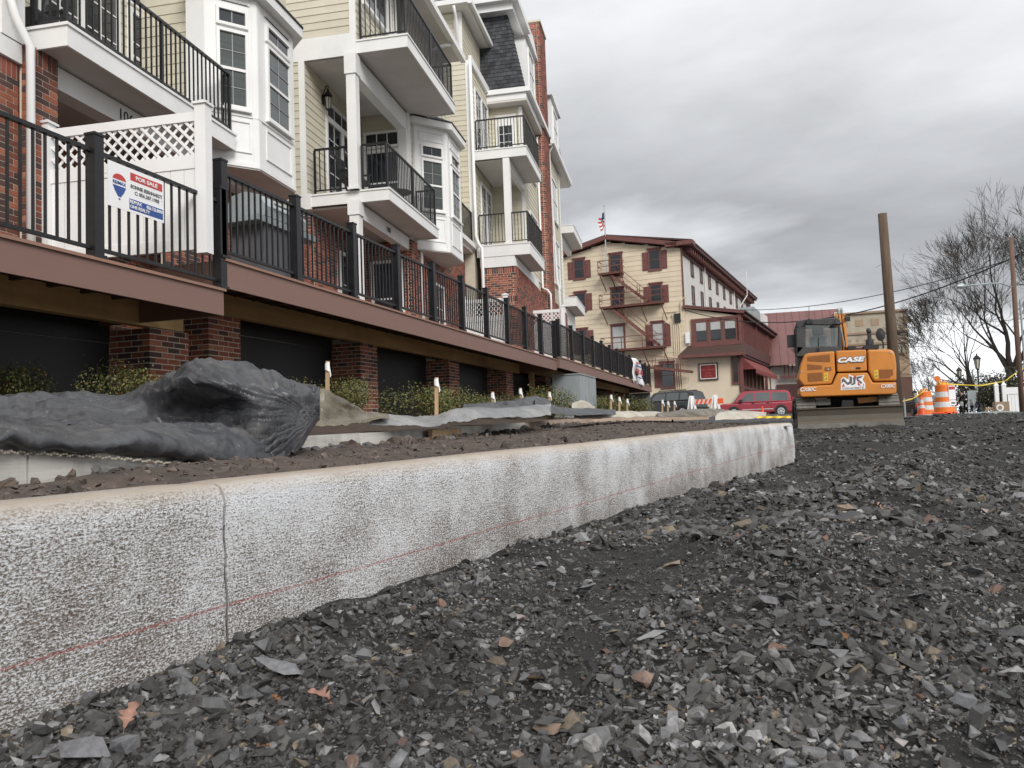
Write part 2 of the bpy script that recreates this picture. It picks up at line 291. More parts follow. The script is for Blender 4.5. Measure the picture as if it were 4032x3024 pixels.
# ---------------------------------------------------------------- mesh helpers
class MB:
    def __init__(s): s.v=[]; s.f=[]; s.m=[]; s.tint=[]; s.cur=0
    def add(s,vs,fs,tint=None):
        b=len(s.v); s.v+= [tuple(v) for v in vs]; s.f+=[tuple(b+i for i in f) for f in fs]; s.m+=[s.cur]*len(fs)
        if tint: s.tint+=[tint]*len(fs)
        return s
    def box(s,lo,hi,mat=None,tint=None):
        x0,y0,z0=lo; x1,y1,z1=hi
        vs=[(x0,y0,z0),(x1,y0,z0),(x1,y1,z0),(x0,y1,z0),(x0,y0,z1),(x1,y0,z1),(x1,y1,z1),(x0,y1,z1)]
        if mat is not None: vs=[mat@Vector(v) for v in vs]
        return s.add(vs,[(3,2,1,0),(4,5,6,7),(0,1,5,4),(1,2,6,5),(2,3,7,6),(3,0,4,7)],tint)
    def bar(s,a,b,w,h=None,up=(0,0,1)):        # rectangular bar from a to b
        a=Vector(a); b=Vector(b); d=b-a; l=d.length
        if l<1e-6: return s
        d/=l; u=Vector(up)
        if abs(d.dot(u))>.99: u=Vector((0,1,0))
        x=d.cross(u).normalized(); z=x.cross(d); h=h or w
        m=Matrix((x,d,z)).transposed().to_4x4(); m.translation=a
        return s.box((-w/2,0,-h/2),(w/2,l,h/2),m)
    def tube(s,pts,r,n=8,cap=True):
        pts=[Vector(p) for p in pts]; rs=r if isinstance(r,(list,tuple)) else [r]*len(pts); b=len(s.v); px=None
        for i,p in enumerate(pts):
            d=(pts[min(i+1,len(pts)-1)]-pts[max(i-1,0)]).normalized()
            x=(px-d*px.dot(d)) if px else d.orthogonal()
            if x.length<1e-6: x=d.orthogonal()
            x.normalize(); px=x; y=d.cross(x)
            for k in range(n):
                a=2*math.pi*k/n; s.v.append(tuple(p+(x*math.cos(a)+y*math.sin(a))*rs[i]))
        nf=0
        for i in range(len(pts)-1):
            for k in range(n):
                k2=(k+1)%n; s.f.append((b+i*n+k,b+i*n+k2,b+(i+1)*n+k2,b+(i+1)*n+k)); nf+=1
        if cap: s.f.append(tuple(b+k for k in range(n))[::-1]); s.f.append(tuple(b+(len(pts)-1)*n+k for k in range(n))); nf+=2
        s.m+=[s.cur]*nf
        return s
    def prism(s,poly,d,origin=(0,0,0),ax=((1,0,0),(0,0,1))):     # polygon in plane (ax0,ax1) extruded by vector d
        o=Vector(origin); a,b=Vector(ax[0]),Vector(ax[1]); d=Vector(d); n=len(poly)
        p0=[o+a*x+b*y for x,y in poly]; p1=[p+d for p in p0]
        fs=[tuple(range(n))[::-1],tuple(range(n,2*n))]+[(i,(i+1)%n,n+(i+1)%n,n+i) for i in range(n)]
        return s.add(p0+p1,fs)
    def lathe(s,prof,c=(0,0,0),n=16):
        c=Vector(c); b=len(s.v)
        for r,z in prof:
            for k in range(n):
                a=2*math.pi*k/n; s.v.append((c.x+r*math.cos(a),c.y+r*math.sin(a),c.z+z))
        for i in range(len(prof)-1):
            for k in range(n):
                k2=(k+1)%n; s.f.append((b+i*n+k,b+i*n+k2,b+(i+1)*n+k2,b+(i+1)*n+k)); s.m.append(s.cur)
        s.f.append(tuple(b+k for k in range(n))[::-1]); s.f.append(tuple(b+(len(prof)-1)*n+k for k in range(n))); s.m+=[s.cur]*2
        return s
    def grid(s,fn,nu,nv):
        b=len(s.v)
        for i in range(nu+1):
            for j in range(nv+1): s.v.append(tuple(fn(i/nu,j/nv)))
        for i in range(nu):
            for j in range(nv):
                a=b+i*(nv+1)+j; s.f.append((a,a+nv+1,a+nv+2,a+1)); s.m.append(s.cur)
        return s
    def mesh(s,name,mats,smooth=False,off=None):
        me=bpy.data.meshes.new(name)
        vs=s.v if off is None else [(v[0]-off[0],v[1]-off[1],v[2]-off[2]) for v in s.v]
        me.from_pydata(vs,[],s.f)
        for m in (mats if isinstance(mats,(list,tuple)) else [mats]): me.materials.append(MATS[m])
        if any(s.m): me.polygons.foreach_set('material_index',s.m)
        if s.tint:
            ca=me.color_attributes.new('tint','FLOAT_COLOR','CORNER'); arr=[]
            for p,c in zip(s.f,s.tint): arr+= [*c,1]*len(p)
            ca.data.foreach_set('color',arr)
        if smooth: me.polygons.foreach_set('use_smooth',[True]*len(me.polygons))
        me.update()
        return me
def obj(name,data,parent=None,loc=(0,0,0),rot=(0,0,0),scale=(1,1,1)):
    o=bpy.data.objects.new(name,data); COL.objects.link(o); o.location=loc; o.rotation_euler=rot; o.scale=scale
    if parent: o.parent=parent
    return o
def tag(o,label,cat,group=None):
    o['label']=label; o['category']=cat
    if group: o['group']=group
    return o
def struct(name,mb,mat,smooth=False):
    o=obj(name,mb.mesh(name,mat,smooth)); o['kind']='structure'; return o
_unit={}
def unit(kind,mat):
    k=(kind,mat)
    if k not in _unit:
        b=MB()
        if kind=='cube': b.box((-.5,)*3,(.5,)*3)
        elif kind=='lap': b.add([(0,0,0),(1,0,0),(1,-1,0),(0,-1,0),(0,0,1),(1,0,1),(1,-.25,1),(0,-.25,1)],[(0,3,2,1)[::-1],(3,2,6,7),(0,4,5,1)[::-1],(4,7,6,5),(0,3,7,4),(1,5,6,2)])
        elif kind=='cyl': b.lathe([(1,-.5),(1,.5)],n=10)
        elif kind=='brick': 
            e=.02; b.box((-.5,-.5,-.5),(.5,.5,.5))
        _unit[k]=b.mesh(kind+'_'+mat,mat)
    return _unit[k]
class T:            # a thing: an Empty at its base that parents its parts; parts are given in the coordinates of its frame
    def __init__(s,name,label,cat,o=(0,0,0),ang=0,group=None):
        s.o=Vector(o); s.ang=ang; c,n=math.cos(ang),math.sin(ang)
        s.r=obj(name,None,None,(s.o.x*c-s.o.y*n,s.o.x*n+s.o.y*c,s.o.z),(0,0,ang)); tag(s.r,label,cat,group); s.bb=260; s.st=None
    def mb(s,name,mb,mat,parent=None,smooth=False,label=None):
        o=obj(name,mb.mesh(name,mat,smooth,s.o),parent or s.r)
        if label: o['label']=label
        return o
    def cube(s,name,lo,hi,mat,parent=None,kind='cube'):
        lo,hi=Vector(lo),Vector(hi)
        return obj(name,unit(kind,mat),parent or s.r,(lo+hi)/2-s.o,(0,0,0),hi-lo)
    def inst(s,name,me,loc,rot=(0,0,0),scale=(1,1,1),parent=None): return obj(name,me,parent or s.r,Vector(loc)-s.o,rot,scale)
class Wall:         # local u runs along the wall, o outwards (to the right of u is behind; outward is -y after turning by th)
    def __init__(s,t,x,y,th): s.t=t; s.p=Vector((x,y,0)); s.th=th; s.c=math.cos(th); s.s=math.sin(th); s.mat=Matrix.Translation(s.p)@Matrix.Rotation(th,4,'Z')
    def pt(s,u,o,z): return Vector((s.p.x+u*s.c+o*s.s, s.p.y+u*s.s-o*s.c, z))
    def box(s,name,u0,u1,z0,z1,o0,o1,mat,parent=None):
        c=s.pt((u0+u1)/2,(o0+o1)/2,(z0+z1)/2)-s.t.o
        return obj(name,unit('cube',mat),parent or s.t.r,c,(0,0,s.th),(abs(u1-u0),abs(o1-o0),abs(z1-z0)))
    def addbox(s,mb,u0,u1,z0,z1,o0,o1): mb.box((u0,-o1,z0),(u1,-o0,z1),s.mat)
    def siding(s,u0,u1,z0,z1,ex=.16,mat='siding',name='siding_board',o=0,th=.018,parent=None,top=None):
        z=z0
        while z<z1-.02:
            h=min(ex,z1-z); a,b=u0,u1
            if top: a,b=top(z+h)
            if b-a>.05: obj(name,unit('lap',mat),parent or s.t.r,s.pt(a,o,z)-s.t.o,(0,0,s.th),(b-a,th,h+.012))
            z+=ex
    def bricks(s,u0,u1,z0,z1,tl=0,tr=0,dep=.09,out=.0035,soldier=(),parent=None,first=True,backing=True,top=None,skip=None):
        t=s.t; H=.0677; j=.010; Lb=.203
        if backing:
            s.box('mortar_joint',u0+.008,u1-.008,z0,z1-.004,-.12,-.0012,'mortar',parent)
        z=z0; k=0
        def put(a,b,za,zb,name='brick'):
            if skip and skip((a+b)/2,(za+zb)/2): return
            if t.bb>0:
                t.bb-=1; s.box(name,a,b,za,zb,out-dep,out,'brick',parent)
            else:
                if t.st is None: t.st=MB()
                t.st.box((a,-out,za),(b,dep-out,zb),s.mat,R.choice(BR))
        while z<z1-.02:
            sol=[q for q in soldier if q<=z+1e-6<q+.2]
            if sol:
                zt=min(z+.203-j,z1); u=u0
                while u<u1-.01: put(u,min(u+.0577,u1),z,zt); u+=.0677
                z+=.203; k+=1; continue
            zt=min(z+H-j,z1); a=u0+(.1 if (tl==1+k%2) else 0); b=u1-(.1 if (tr==1+k%2) else 0)
            u=a
            first_l=Lb if k%2==0 else Lb/2-.005
            if tl: first_l=Lb
            ln=first_l-j
            while u<b-.012:
                e=min(u+ln,b)
                if b-e<.03: e=b
                put(u,e,z,zt); u=e+j; ln=Lb-j
            z+=H; k+=1
    def window(s,u0,u1,z0,z1,cols=2,rows=2,sash=True,glass='glass_dark',frame='white_trim',o=.02,fw=.07,mt=.018,parent=None,name='window',sill=True,mm=None):
        m=MB(); O=o+.045
        s.addbox(m,u0,u0+fw,z0,z1,-.02,O); s.addbox(m,u1-fw,u1,z0,z1,-.02,O); s.addbox(m,u0+fw,u1-fw,z1-fw,z1,-.02,O); s.addbox(m,u0+fw,u1-fw,z0,z0+fw,-.02,O)
        w=s.t.mb(name,m,frame,parent)
        a,b,c,d=u0+fw,u1-fw,z0+fw,z1-fw
        s.box('pane',a,b,c,d,-.01,o+.008,glass,w)
        if sash: s.box('sash_rail',a,b,(c+d)/2-.022,(c+d)/2+.022,o+.009,o+.03,frame,w)
        for k in range(1,cols): s.box('muntin',a+(b-a)*k/cols-mt/2,a+(b-a)*k/cols+mt/2,c,d,o+.009,o+.02,mm or frame,w)
        for k in range(1,rows):
            zz=c+(d-c)*k/rows
            if sash and abs(zz-(c+d)/2)<.02: continue
            s.box('muntin',a,b,zz-mt/2,zz+mt/2,o+.0095,o+.0195,mm or frame,w)
        if sill: s.box('sill',u0-.03,u1+.03,z0-.04,z0,-.02,O+.03,frame,w)
        return w
    def panel(s,u0,u1,z0,z1,o=.0,mat='white_trim',parent=None,w=.03):
        m=MB()
        for q in ((u0,u0+w,z0,z1),(u1-w,u1,z0,z1),(u0+w,u1-w,z0,z0+w),(u0+w,u1-w,z1-w,z1)): s.addbox(m,*q,o,o+.02)
        return s.t.mb('panel_moulding',m,mat,parent)
def rail(t,pts,z0,h,sp=.105,bw=.018,pw=.04,mat='rail_black',parent=None,name='railing',low=.08):    # balcony railing with one child per baluster
    m=MB()
    for a,b in zip(pts,pts[1:]):
        a=Vector((*a,0)); b=Vector((*b,0))
        m.bar(a+Vector((0,0,z0+h)),b+Vector((0,0,z0+h)),.045,.035); m.bar(a+Vector((0,0,z0+low)),b+Vector((0,0,z0+low)),.03,.025)
    for p in pts: m.box((p[0]-pw/2,p[1]-pw/2,z0),(p[0]+pw/2,p[1]+pw/2,z0+h-.018))
    r=t.mb(name,m,mat,parent)
    for a,b in zip(pts,pts[1:]):
        a=Vector((*a,0)); b=Vector((*b,0)); n=max(2,int(round((b-a).length/sp)))
        an=math.atan2(b.y-a.y,b.x-a.x)
        for k in range(1,n):
            p=a.lerp(b,k/n); obj('baluster',unit('cube',mat),r,Vector((p.x,p.y,z0+(h+low)/2))-t.o,(0,0,an),(bw,bw,h-low-.03))
    return r
_tx={}
FONT=None
def textmesh(s,mat,ext=.002,bold=0,shear=0,space=1.0):
    key=(s,mat,bold,shear,space)
    if key in _tx: return _tx[key]
    c=bpy.data.curves.new('lettering','FONT'); c.body=s; c.size=1; c.extrude=ext; c.align_x='CENTER'; c.align_y='CENTER'; c.offset=bold; c.shear=shear; c.resolution_u=3; c.space_character=space
    o=bpy.data.objects.new('lettering',c); COL.objects.link(o)
    dg=bpy.context.evaluated_depsgraph_get(); dg.update()
    me=bpy.data.meshes.new_from_object(o.evaluated_get(dg)); bpy.data.objects.remove(o); bpy.data.curves.remove(c)
    me.materials.clear(); me.materials.append(MATS[mat]); 
    xs=[v.co.x for v in me.vertices]; ys=[v.co.y for v in me.vertices]
    cx,cy=(min(xs)+max(xs))/2,(min(ys)+max(ys))/2; w,h=max(xs)-min(xs),max(ys)-min(ys)
    for v in me.vertices: v.co.x=(v.co.x-cx)/w; v.co.y=(v.co.y-cy)/h
    _tx[key]=me
    return me
# all lettering is shaped first, while the scene is still small
for a in (('FOR SALE','decal_white',.03,0),('BONNIE BERNHARDT','print_grey',.01,0),('C: 856.287.1988','print_grey',.01,0),('RE/MAX','decal_white',.02,0),('RE/MAX','decal_blue',.01,0),('ONE REALTY','decal_white',.02,0),('856.722.8090','decal_white',.02,0),
          ('106','rail_black',0,0),('108','rail_black',0,0),('CASE','decal_white',.05,.25),('CASE','decal_grey',.09,.25),('CX80C','decal_white',.02,.2),('CONCRETE','print_grey',.01,0),
          ('FOR SALE','decal_red',.03,0),('King George','gold',.02,0),('II Inn','gold',.02,0),('Est. 1681','gold',.02,0),('Historic','gold',.0,0),('NJS','decal_grey',.05,.1),('NJS','decal_red',.02,.1)):
    textmesh(*a[:2],bold=a[2],shear=a[3])
def text(s,mat,parent,loc,rot,w,h,bold=0,shear=0,name='lettering'):
    return obj(name,textmesh(s,mat,bold=bold,shear=shear),parent,loc,rot,(w,h,1))
# ---------------------------------------------------------------- lie of the land
def interp(x,ps):
    if x<=ps[0][0]: return ps[0][1]
    for (a,b),(c,d) in zip(ps,ps[1:]):
        if x<=c: return b+(d-b)*(x-a)/(c-a)
    return ps[-1][1]
def sstep(x,a,b):
    t=min(1,max(0,(x-a)/(b-a))); return t*t*(3-2*t)
CU=Vector((math.sin(.1608),math.cos(.1608))); CP=Vector((-1.392,1.94))
def curbpath():
    pts=[CP+CU*s for s in (-2.2,-1.6,-1,-.5,0,.6,1.2,2,3,4,5,6,7,7.6,8.2)]
    p=pts[-1].copy(); th=.1608
    for k in range(4): th+=.035; p=p+Vector((math.sin(th),math.cos(th)))*.5; pts.append(p.copy())
    for k in range(8): th-=.16; p=p+Vector((math.sin(th),math.cos(th)))*.085; pts.append(p.copy())
    return pts
CPTS=curbpath()
def curblen():
    l=[-2.2]
    for a,b in zip(CPTS,CPTS[1:]): l.append(l[-1]+(b-a).length)
    return l
CLEN=curblen()
def ctop(s): return -.11+.0077*s
def curb_x(y):      # x of the curb face at a given y (front part)
    for a,b in zip(CPTS,CPTS[1:]):
        if a.y<=y<=b.y and b.y>a.y: return a.x+(b.x-a.x)*(y-a.y)/(b.y-a.y)
    return CPTS[0].x if y<CPTS[0].y else .6
def base(x,y):
    g=interp(y,[(0,-.555),(1.5,-.55),(3,-.535),(5,-.525),(9,-.54),(12,-.50),(15,-.36),(18,-.235),(22,-.13),(26,-.03),(32,.02),(45,.0),(70,-.05),(150,0)])
    w=sstep(y,30,42)*(1-sstep(x,1.5,5)); return g+w*.36
EZ=[(0,-.545),(1.3,-.54),(1.6,-.54),(1.9,-.51),(2.25,-.505),(2.56,-.52),(3.3,-.511),(5.7,-.52),(7.9,-.55),(10.5,-.60),(12,-.55)]
def gz(x,y):
    z=base(x,y); f=1/(1+.02*y)
    if y<27:
        cx=curb_x(y) if y<12.3 else .6
        d=x-cx
        nf=.15+.85*sstep(d,.15,.9) if y<12 else 1
        if y<12: z+=(interp(y,EZ)-.012-z)*math.exp(-(max(d,0)/.42)**2)
        z+=.14*math.exp(-((d-1.15-.06*y+.12*mn.noise((y*1.3,0,2)))/.36)**2)*sstep(y,1.6,3)*(1-sstep(y,10,14))      # windrow pushed up by the machine
        z-=.07*math.exp(-((d-2.35-.03*y)/.5)**2)*sstep(y,2,4)                             # wheel track
        z+=.05*math.exp(-((d-3.4-.05*y)/.5)**2)*sstep(y,2,5)
        z+=nf*(.07*mn.noise((x*.8,y*.7,1.3))+.06*mn.noise((x*2.1,y*1.7,4.)))+.02*mn.noise((x*6,y*5,9.))+.012*mn.noise((x*15,y*13,3.))
    else: z+=.02*mn.noise((x*.2,y*.2,3))
    return z
g=MB()
ys=[.25]
while ys[-1]<30: ys.append(ys[-1]*1.022+.006)
NX=90
def gx(y,k):
    x0=(curb_x(y) if y<12 else .55-(y-12)*.6*0-sstep(y,12,14)*3)-.07; x1=max(2.2,y*.95+1.0)
    return x0+(x1-x0)*(k/NX)**1.25
for y in ys:
    for k in range(NX+1):
        x=gx(y,k); g.v.append((x,y,gz(x,y)-.012))
for i in range(len(ys)-1):
    for k in range(NX):
        a=i*(NX+1)+k; g.f.append((a,a+1,a+NX+2,a+NX+1)); g.m.append(0)
gravel=struct('gravel_road',g,'gravel_base',True)
g=MB(); g.grid(lambda u,v:((-45+110*u),26.5+150*v,base(-45+110*u,26.5+150*v)-.01),60,60); struct('road',g,'asphalt',True)
g=MB(); g.grid(lambda u,v:(-900+1800*u,-400+1800*v,-.95),2,2); struct('ground',g,'ground')
# ---------------------------------------------------------------- loose stone
def hull(seed,flat):
    r=random.Random(seed); bm=bmesh.new()
    for k in range(10):
        v=Vector((r.gauss(0,1),r.gauss(0,1),r.gauss(0,1))).normalized()*r.uniform(.8,1.1); bm.verts.new((v.x*r.uniform(.85,1.1),v.y*.78,v.z*flat))
    bmesh.ops.convex_hull(bm,input=bm.verts); bmesh.ops.delete(bm,geom=[v for v in bm.verts if not v.link_faces],context='VERTS')
    bmesh.ops.triangulate(bm,faces=bm.faces); bm.verts.ensure_lookup_table(); bm.verts.index_update()
    v=np.array([v.co[:] for v in bm.verts],dtype=np.float32)/1.05; f=np.array([[q.index for q in p.verts] for p in bm.faces],dtype=np.int32); bm.free()
    return v,f
HULLS=[hull(s,[.6,.42,.75,.32][s%4]) for s in range(28)]
rng=np.random.default_rng(11)
TC=np.array([(.040,.038,.036),(.050,.048,.045),(.062,.060,.058),(.080,.079,.077),(.105,.107,.113),(.145,.148,.158),(.215,.215,.215),(.19,.155,.11),(.13,.075,.055),(.32,.325,.33)])
TPd=np.array([.19,.20,.17,.14,.12,.09,.05,.02,.008,.012]); TPd/=TPd.sum()
def scatter(name,P,S,mat,tcol,tilt=.48,sink=.34,parent=None):
    n=len(P); hi=rng.integers(0,len(HULLS),n); V=[];Fc=[];C=[];b=0
    for h in range(len(HULLS)):
        idx=np.where(hi==h)[0]
        if not len(idx): continue
        hv,hf=HULLS[h]; m=len(idx)
        yaw=rng.uniform(0,6.283,m); tx=rng.normal(0,tilt,m); ty=rng.normal(0,tilt,m)
        v=hv[None]*(S[idx][:,None,None]*np.stack([rng.uniform(.75,1.35,m),rng.uniform(.7,1.2,m),rng.uniform(.65,1.2,m)],1)[:,None,:])
        c,s=np.cos(tx)[:,None],np.sin(tx)[:,None]; y=v[...,1]*c-v[...,2]*s; z=v[...,1]*s+v[...,2]*c; v=np.stack([v[...,0],y,z],-1)
        c,s=np.cos(ty)[:,None],np.sin(ty)[:,None]; x=v[...,0]*c+v[...,2]*s; z=-v[...,0]*s+v[...,2]*c; v=np.stack([x,v[...,1],z],-1)
        c,s=np.cos(yaw)[:,None],np.sin(yaw)[:,None]; x=v[...,0]*c-v[...,1]*s; y=v[...,0]*s+v[...,1]*c; v=np.stack([x,y,v[...,2]],-1)
        v=v+P[idx][:,None,:]+np.array([0,0,1])*(S[idx]*(.42-sink))[:,None,None]
        V.append(v.reshape(-1,3)); k=len(hv); off=(np.arange(m)*k)[:,None,None]; Fc.append((hf[None]+off+b).reshape(-1,3)); b+=m*k
        C.append(np.repeat(tcol[idx],len(hf)*3,axis=0))
    V=np.concatenate(V).astype(np.float32); Fc=np.concatenate(Fc).astype(np.int32); C=np.concatenate(C)
    me=bpy.data.meshes.new(name); me.vertices.add(len(V)); me.vertices.foreach_set('co',V.ravel()); me.loops.add(Fc.size); me.loops.foreach_set('vertex_index',Fc.ravel())
    me.polygons.add(len(Fc)); me.polygons.foreach_set('loop_start',np.arange(0,Fc.size,3,dtype=np.int32)); me.polygons.foreach_set('loop_total',np.full(len(Fc),3,dtype=np.int32))
    me.materials.append(MATS[mat]); ca=me.color_attributes.new('tint','FLOAT_COLOR','CORNER'); ca.data.foreach_set('color',np.concatenate([C,np.ones((len(C),1))],1).astype(np.float32).ravel())
    me.polygons.foreach_set('use_smooth',np.zeros(len(Fc),dtype=bool))
    me.update(calc_edges=True); me.validate()
    o=obj(name,me,parent); o['kind']='stuff'; return o
def inview(x,y,m=.12):
    c=CM.transposed()@Vector((x,y,gz(x,y))); 
    return c.z<0 and abs(c.x/-c.z)<(2016/F)*(1+m)+.03 and -c.y/-c.z<(1512/F)*(1.25)
def gpts(n,y0,y1,p=1.0):
    out=[]
    while len(out)<n:
        y=y0*(y1/y0)**(R.random()**p); cx=curb_x(y) if y<12.2 else -1.5
        x=cx+.02+(max(2.0,y*.92+.8)-cx)*R.random()
        if inview(x,y): out.append((x,y,gz(x,y)-.012))
    return np.array(out)
def patch(P,k=0):
    return np.array([mn.noise((p[0]*1.5+k,p[1]*.9,k))+.6*mn.noise((p[0]*4,p[1]*2.6+k,2.)) for p in P])
def tints(P):
    n=len(P); q=np.clip(1.0+.85*patch(P),.5,1.9)[:,None]
    return TC[rng.choice(len(TC),n,p=TPd)]*rng.uniform(.6,1.12,(n,1))*q*np.array([1.0,.975,.94])
def sizes(P,m,sg,lo,hi): return np.clip(rng.lognormal(math.log(m),sg,len(P))*np.clip(1+.7*patch(P,7.3),.6,1.8),lo,hi)
P=gpts(66000,.75,5.5); S=sizes(P,.0050,.5,.0022,.022); scatter('crushed_stone_fines',P,S,'stone',tints(P),parent=gravel)
P=gpts(12000,.9,7.5); S=sizes(P,.0112,.5,.005,.036); scatter('crushed_stone',P,S,'stone',tints(P),parent=gravel)
P=gpts(26000,3.6,17); S=sizes(P,.0155,.6,.007,.07); scatter('crushed_stone_beyond',P,S,'stone',tints(P),tilt=.4,parent=gravel)
P=gpts(4500,14,28); S=np.clip(rng.lognormal(math.log(.03),.5,len(P)),.015,.09); scatter('crushed_stone_far',P,S,'stone',tints(P)*.85,tilt=.4,parent=gravel)
HM=[]
for v,f in HULLS:
    me=bpy.data.meshes.new('stone'); me.from_pydata(v.tolist(),[],f.tolist()); me.materials.append(MATS['stone_loose']); HM.append(me)
for k in range(290):
    y=1.05*(6.5/1.05)**(R.random()**.8)
    for _ in range(60):
        x=curb_x(y)+.04+R.random()*(y*.8+1.2)
        if inview(x,y,-.02): break
    s=min(.034,max(.011,R.lognormvariate(math.log(.0145),.38)))*(1+.10*y)
    obj('stone',R.choice(HM),gravel,(x,y,gz(x,y)+s*.12),(R.gauss(0,.35),R.gauss(0,.35),R.uniform(0,6.28)),(s*R.uniform(.9,1.5),s*R.uniform(.8,1.1),s*R.uniform(.7,1.1)))
def stone_at(px,py,s,D=None,sc=(1.2,1,.8),mi=3,rot=(.2,.1,.5)):       # singled-out stones
    r=at(px,py,1); z=-.5
    for _ in range(4): p=r*(z/r.z); z=gz(p.x,p.y)
    obj('stone',HM[mi],gravel,(p.x,p.y,z+s*.35),rot,(s*sc[0],s*sc[1],s*sc[2]))
for a in ((1255,2435,.033,0,(1.1,1,1.3),2),(940,2535,.026,0,(1.1,1,1.2),6),(1030,2550,.03,0,(1,1,1.2),10),(380,2700,.04,0,(1.7,.9,.6),7),(180,2890,.035,0,(1.3,1,1),2),(840,2800,.03,0,(1.4,1,1),14),(1990,2570,.03,0,(.7,1,2.0),5),(3540,2860,.024,0,(1.2,1,1.1),6),(3900,2850,.04,0,(1.3,1,1),4),(3420,2480,.04,0,(1.5,1,.6),11),(3250,2520,.04,0,(1.2,1,.8),8),(2950,2730,.03,0,(1.1,1,.9),2),(2560,2520,.035,0,(1.6,.8,.6),3),(2300,2330,.04,0,(1.5,1,.8),9),(1100,2640,.04,0,(1.9,1,.7),15),(2530,2720,.034,0,(1.0,1,1.1),12),(460,2960,.04,0,(1.4,1,.9),6),(330,2990,.04,0,(1.4,1,.8),10),(2160,2850,.03,0,(1.4,1,.7),1),(3330,2050,.05,0,(1.6,1,.5),3)): stone_at(*a[:3],sc=a[4],mi=a[5],rot=(R.gauss(0,.3),R.gauss(0,.3),R.uniform(0,6)))
# ---------------------------------------------------------------- concrete kerb, cast in lengths
def section(pa):    # (distance behind the face, height below the top edge, v)
    return pa
PROF=[(0.0,.72,.72),(0.0,.45,.45),(0.001,.38,.38),(0.002,.31,.31),(0.003,.25,.25),(0.004,.2,.2),(.005,.15,.15),(.0065,.10,.10),(0.008,.055,.055),(.014,.032,.03),(.026,.012,.014),(.046,.002,.0),(.17,0,-.12),(.178,.01,-.14),(.178,.5,-.6)]
kerb=T('kerb','long whitish concrete kerb with a red chalk line, beside the gravel','kerb',(CP.x,CP.y,-.6))
def cpos(s):
    for k in range(len(CLEN)-1):
        if s<=CLEN[k+1]: break
    t=(s-CLEN[k])/(CLEN[k+1]-CLEN[k]); p=CPTS[k].lerp(CPTS[k+1],t)
    a=(CPTS[min(k+2,len(CPTS)-1)]-CPTS[k]).normalized() if t>.5 else (CPTS[k+1]-CPTS[max(k-1,0)]).normalized()
    return p,Vector((-a.y,a.x))      # behind
def kerbpiece(s0,s1):
    n=max(4,int((s1-s0)/.09)); m=MB(); uv=[]
    for i in range(n+1):
        s_=s0+(s1-s0)*i/n; e=.004 if i in (0,n) else 0
        for d,h,v in PROF:
            s=s_+(.012*mn.noise((h*11+d*9,round(s_)*3.1,0)) if i in (0,n) else 0); p,b=cpos(s)
            wv=.006*mn.noise((s*1.1,h*5,0))*(h>.04)+.004*mn.noise((s*2.5,h*9,4))*(h<.1)
            q=p+b*(d+wv+e); m.v.append((q.x,q.y,ctop(min(s,12))-h-(e if h<.1 else 0)+.004*mn.noise((s*.9,2,d)))); uv.append((s,v))
    k=len(PROF)
    for i in range(n):
        for j in range(k-1): m.f.append((i*k+j,(i+1)*k+j,(i+1)*k+j+1,i*k+j+1)); m.m.append(0)
    for i_,rev in ((0,1),(n,-1)):
        b_=len(m.v); m.v+=m.v[i_*k:i_*k+k]; uv+=uv[i_*k:i_*k+k]; m.f.append(tuple(range(b_,b_+k))[::rev]); m.m.append(0)
    me=m.mesh('kerb_section','curb_concrete',True,kerb.o); ul=me.uv_layers.new(name='UVMap'); vi=[0]*len(me.loops); me.loops.foreach_get('vertex_index',vi)
    ul.data.foreach_set('uv',[c for q in vi for c in uv[q]])
    return obj('kerb_section',me,kerb.r)
SJ=[-2.1,-.06,3.0,6.05,8.35,CLEN[-1]-.05]
for a,b in zip(SJ,SJ[1:]): kerbpiece(a,b-(.009 if b<1 else .004))
# ---------------------------------------------------------------- soil strip, bed
BL=[(-2.42,-.6),(-2.62,2.2),(-2.88,4.7),(-3.13,8.35),(-3.47,12.4),(-3.75,16.2),(-3.6,17.8),(-2.5,19.0),(-1.2,19.8)]
def bx(y):
    if y<16.2: return interp(y,[(b,a) for a,b in BL[:6]])
    return -3.75
def zsoil(y): return interp(y,[(-1,-.15),(2.2,-.135),(4.7,-.085),(8.35,-.055),(12.4,.01),(17.8,.115),(24,.16)])
def soilz(u,y):
    s=(y-CP.y)/CU.y; t=ctop(min(max(s,-2),12))-.035
    z=t+(zsoil(y)-t)*sstep(u,0,.8)
    return z+.025*mn.noise((u*4,y*1.6,7))+.02*mn.noise((u*11,y*4.6,2))*(.3+u)+.012*mn.noise((u*26,y*12,5))
def soilp(u,v):
    y=-.4+(v**1.4)*27.4
    if y<11.6:
        i=0; x1=curb_x(y)-.165
    else: x1=.45-.35*sstep(y,11.6,12)-sstep(y,18,22)*2.5
    x0=bx(y)+.03; x=x1+(x0-x1)*u
    return (x,y,soilz(u,y) if not(u==0 and y>11.9) else gz(x,y)-.1)
g=MB(); g.grid(soilp,40,180); soil=struct('soil',g,'soil',True)
def bedz(x,y):
    d=(bx(y)-x); e=interp(y,[(0,.2),(8,.30),(14,.34),(25,.38),(45,.40)])
    z=zsoil(y)+.10; return z+(e-z)*sstep(d,.6,2.6)+.02*mn.noise((x*3,y*3,1))
def bedp(u,v):
    y=-.4+v*45; x1=bx(y)-.05; x=x1+(-8.2-x1)*u; return (x,y,bedz(x,y) if y<17 else bedz(min(x,-3.8),y))
g=MB(); g.grid(bedp,36,140); struct('planting_bed',g,'mulch',True)
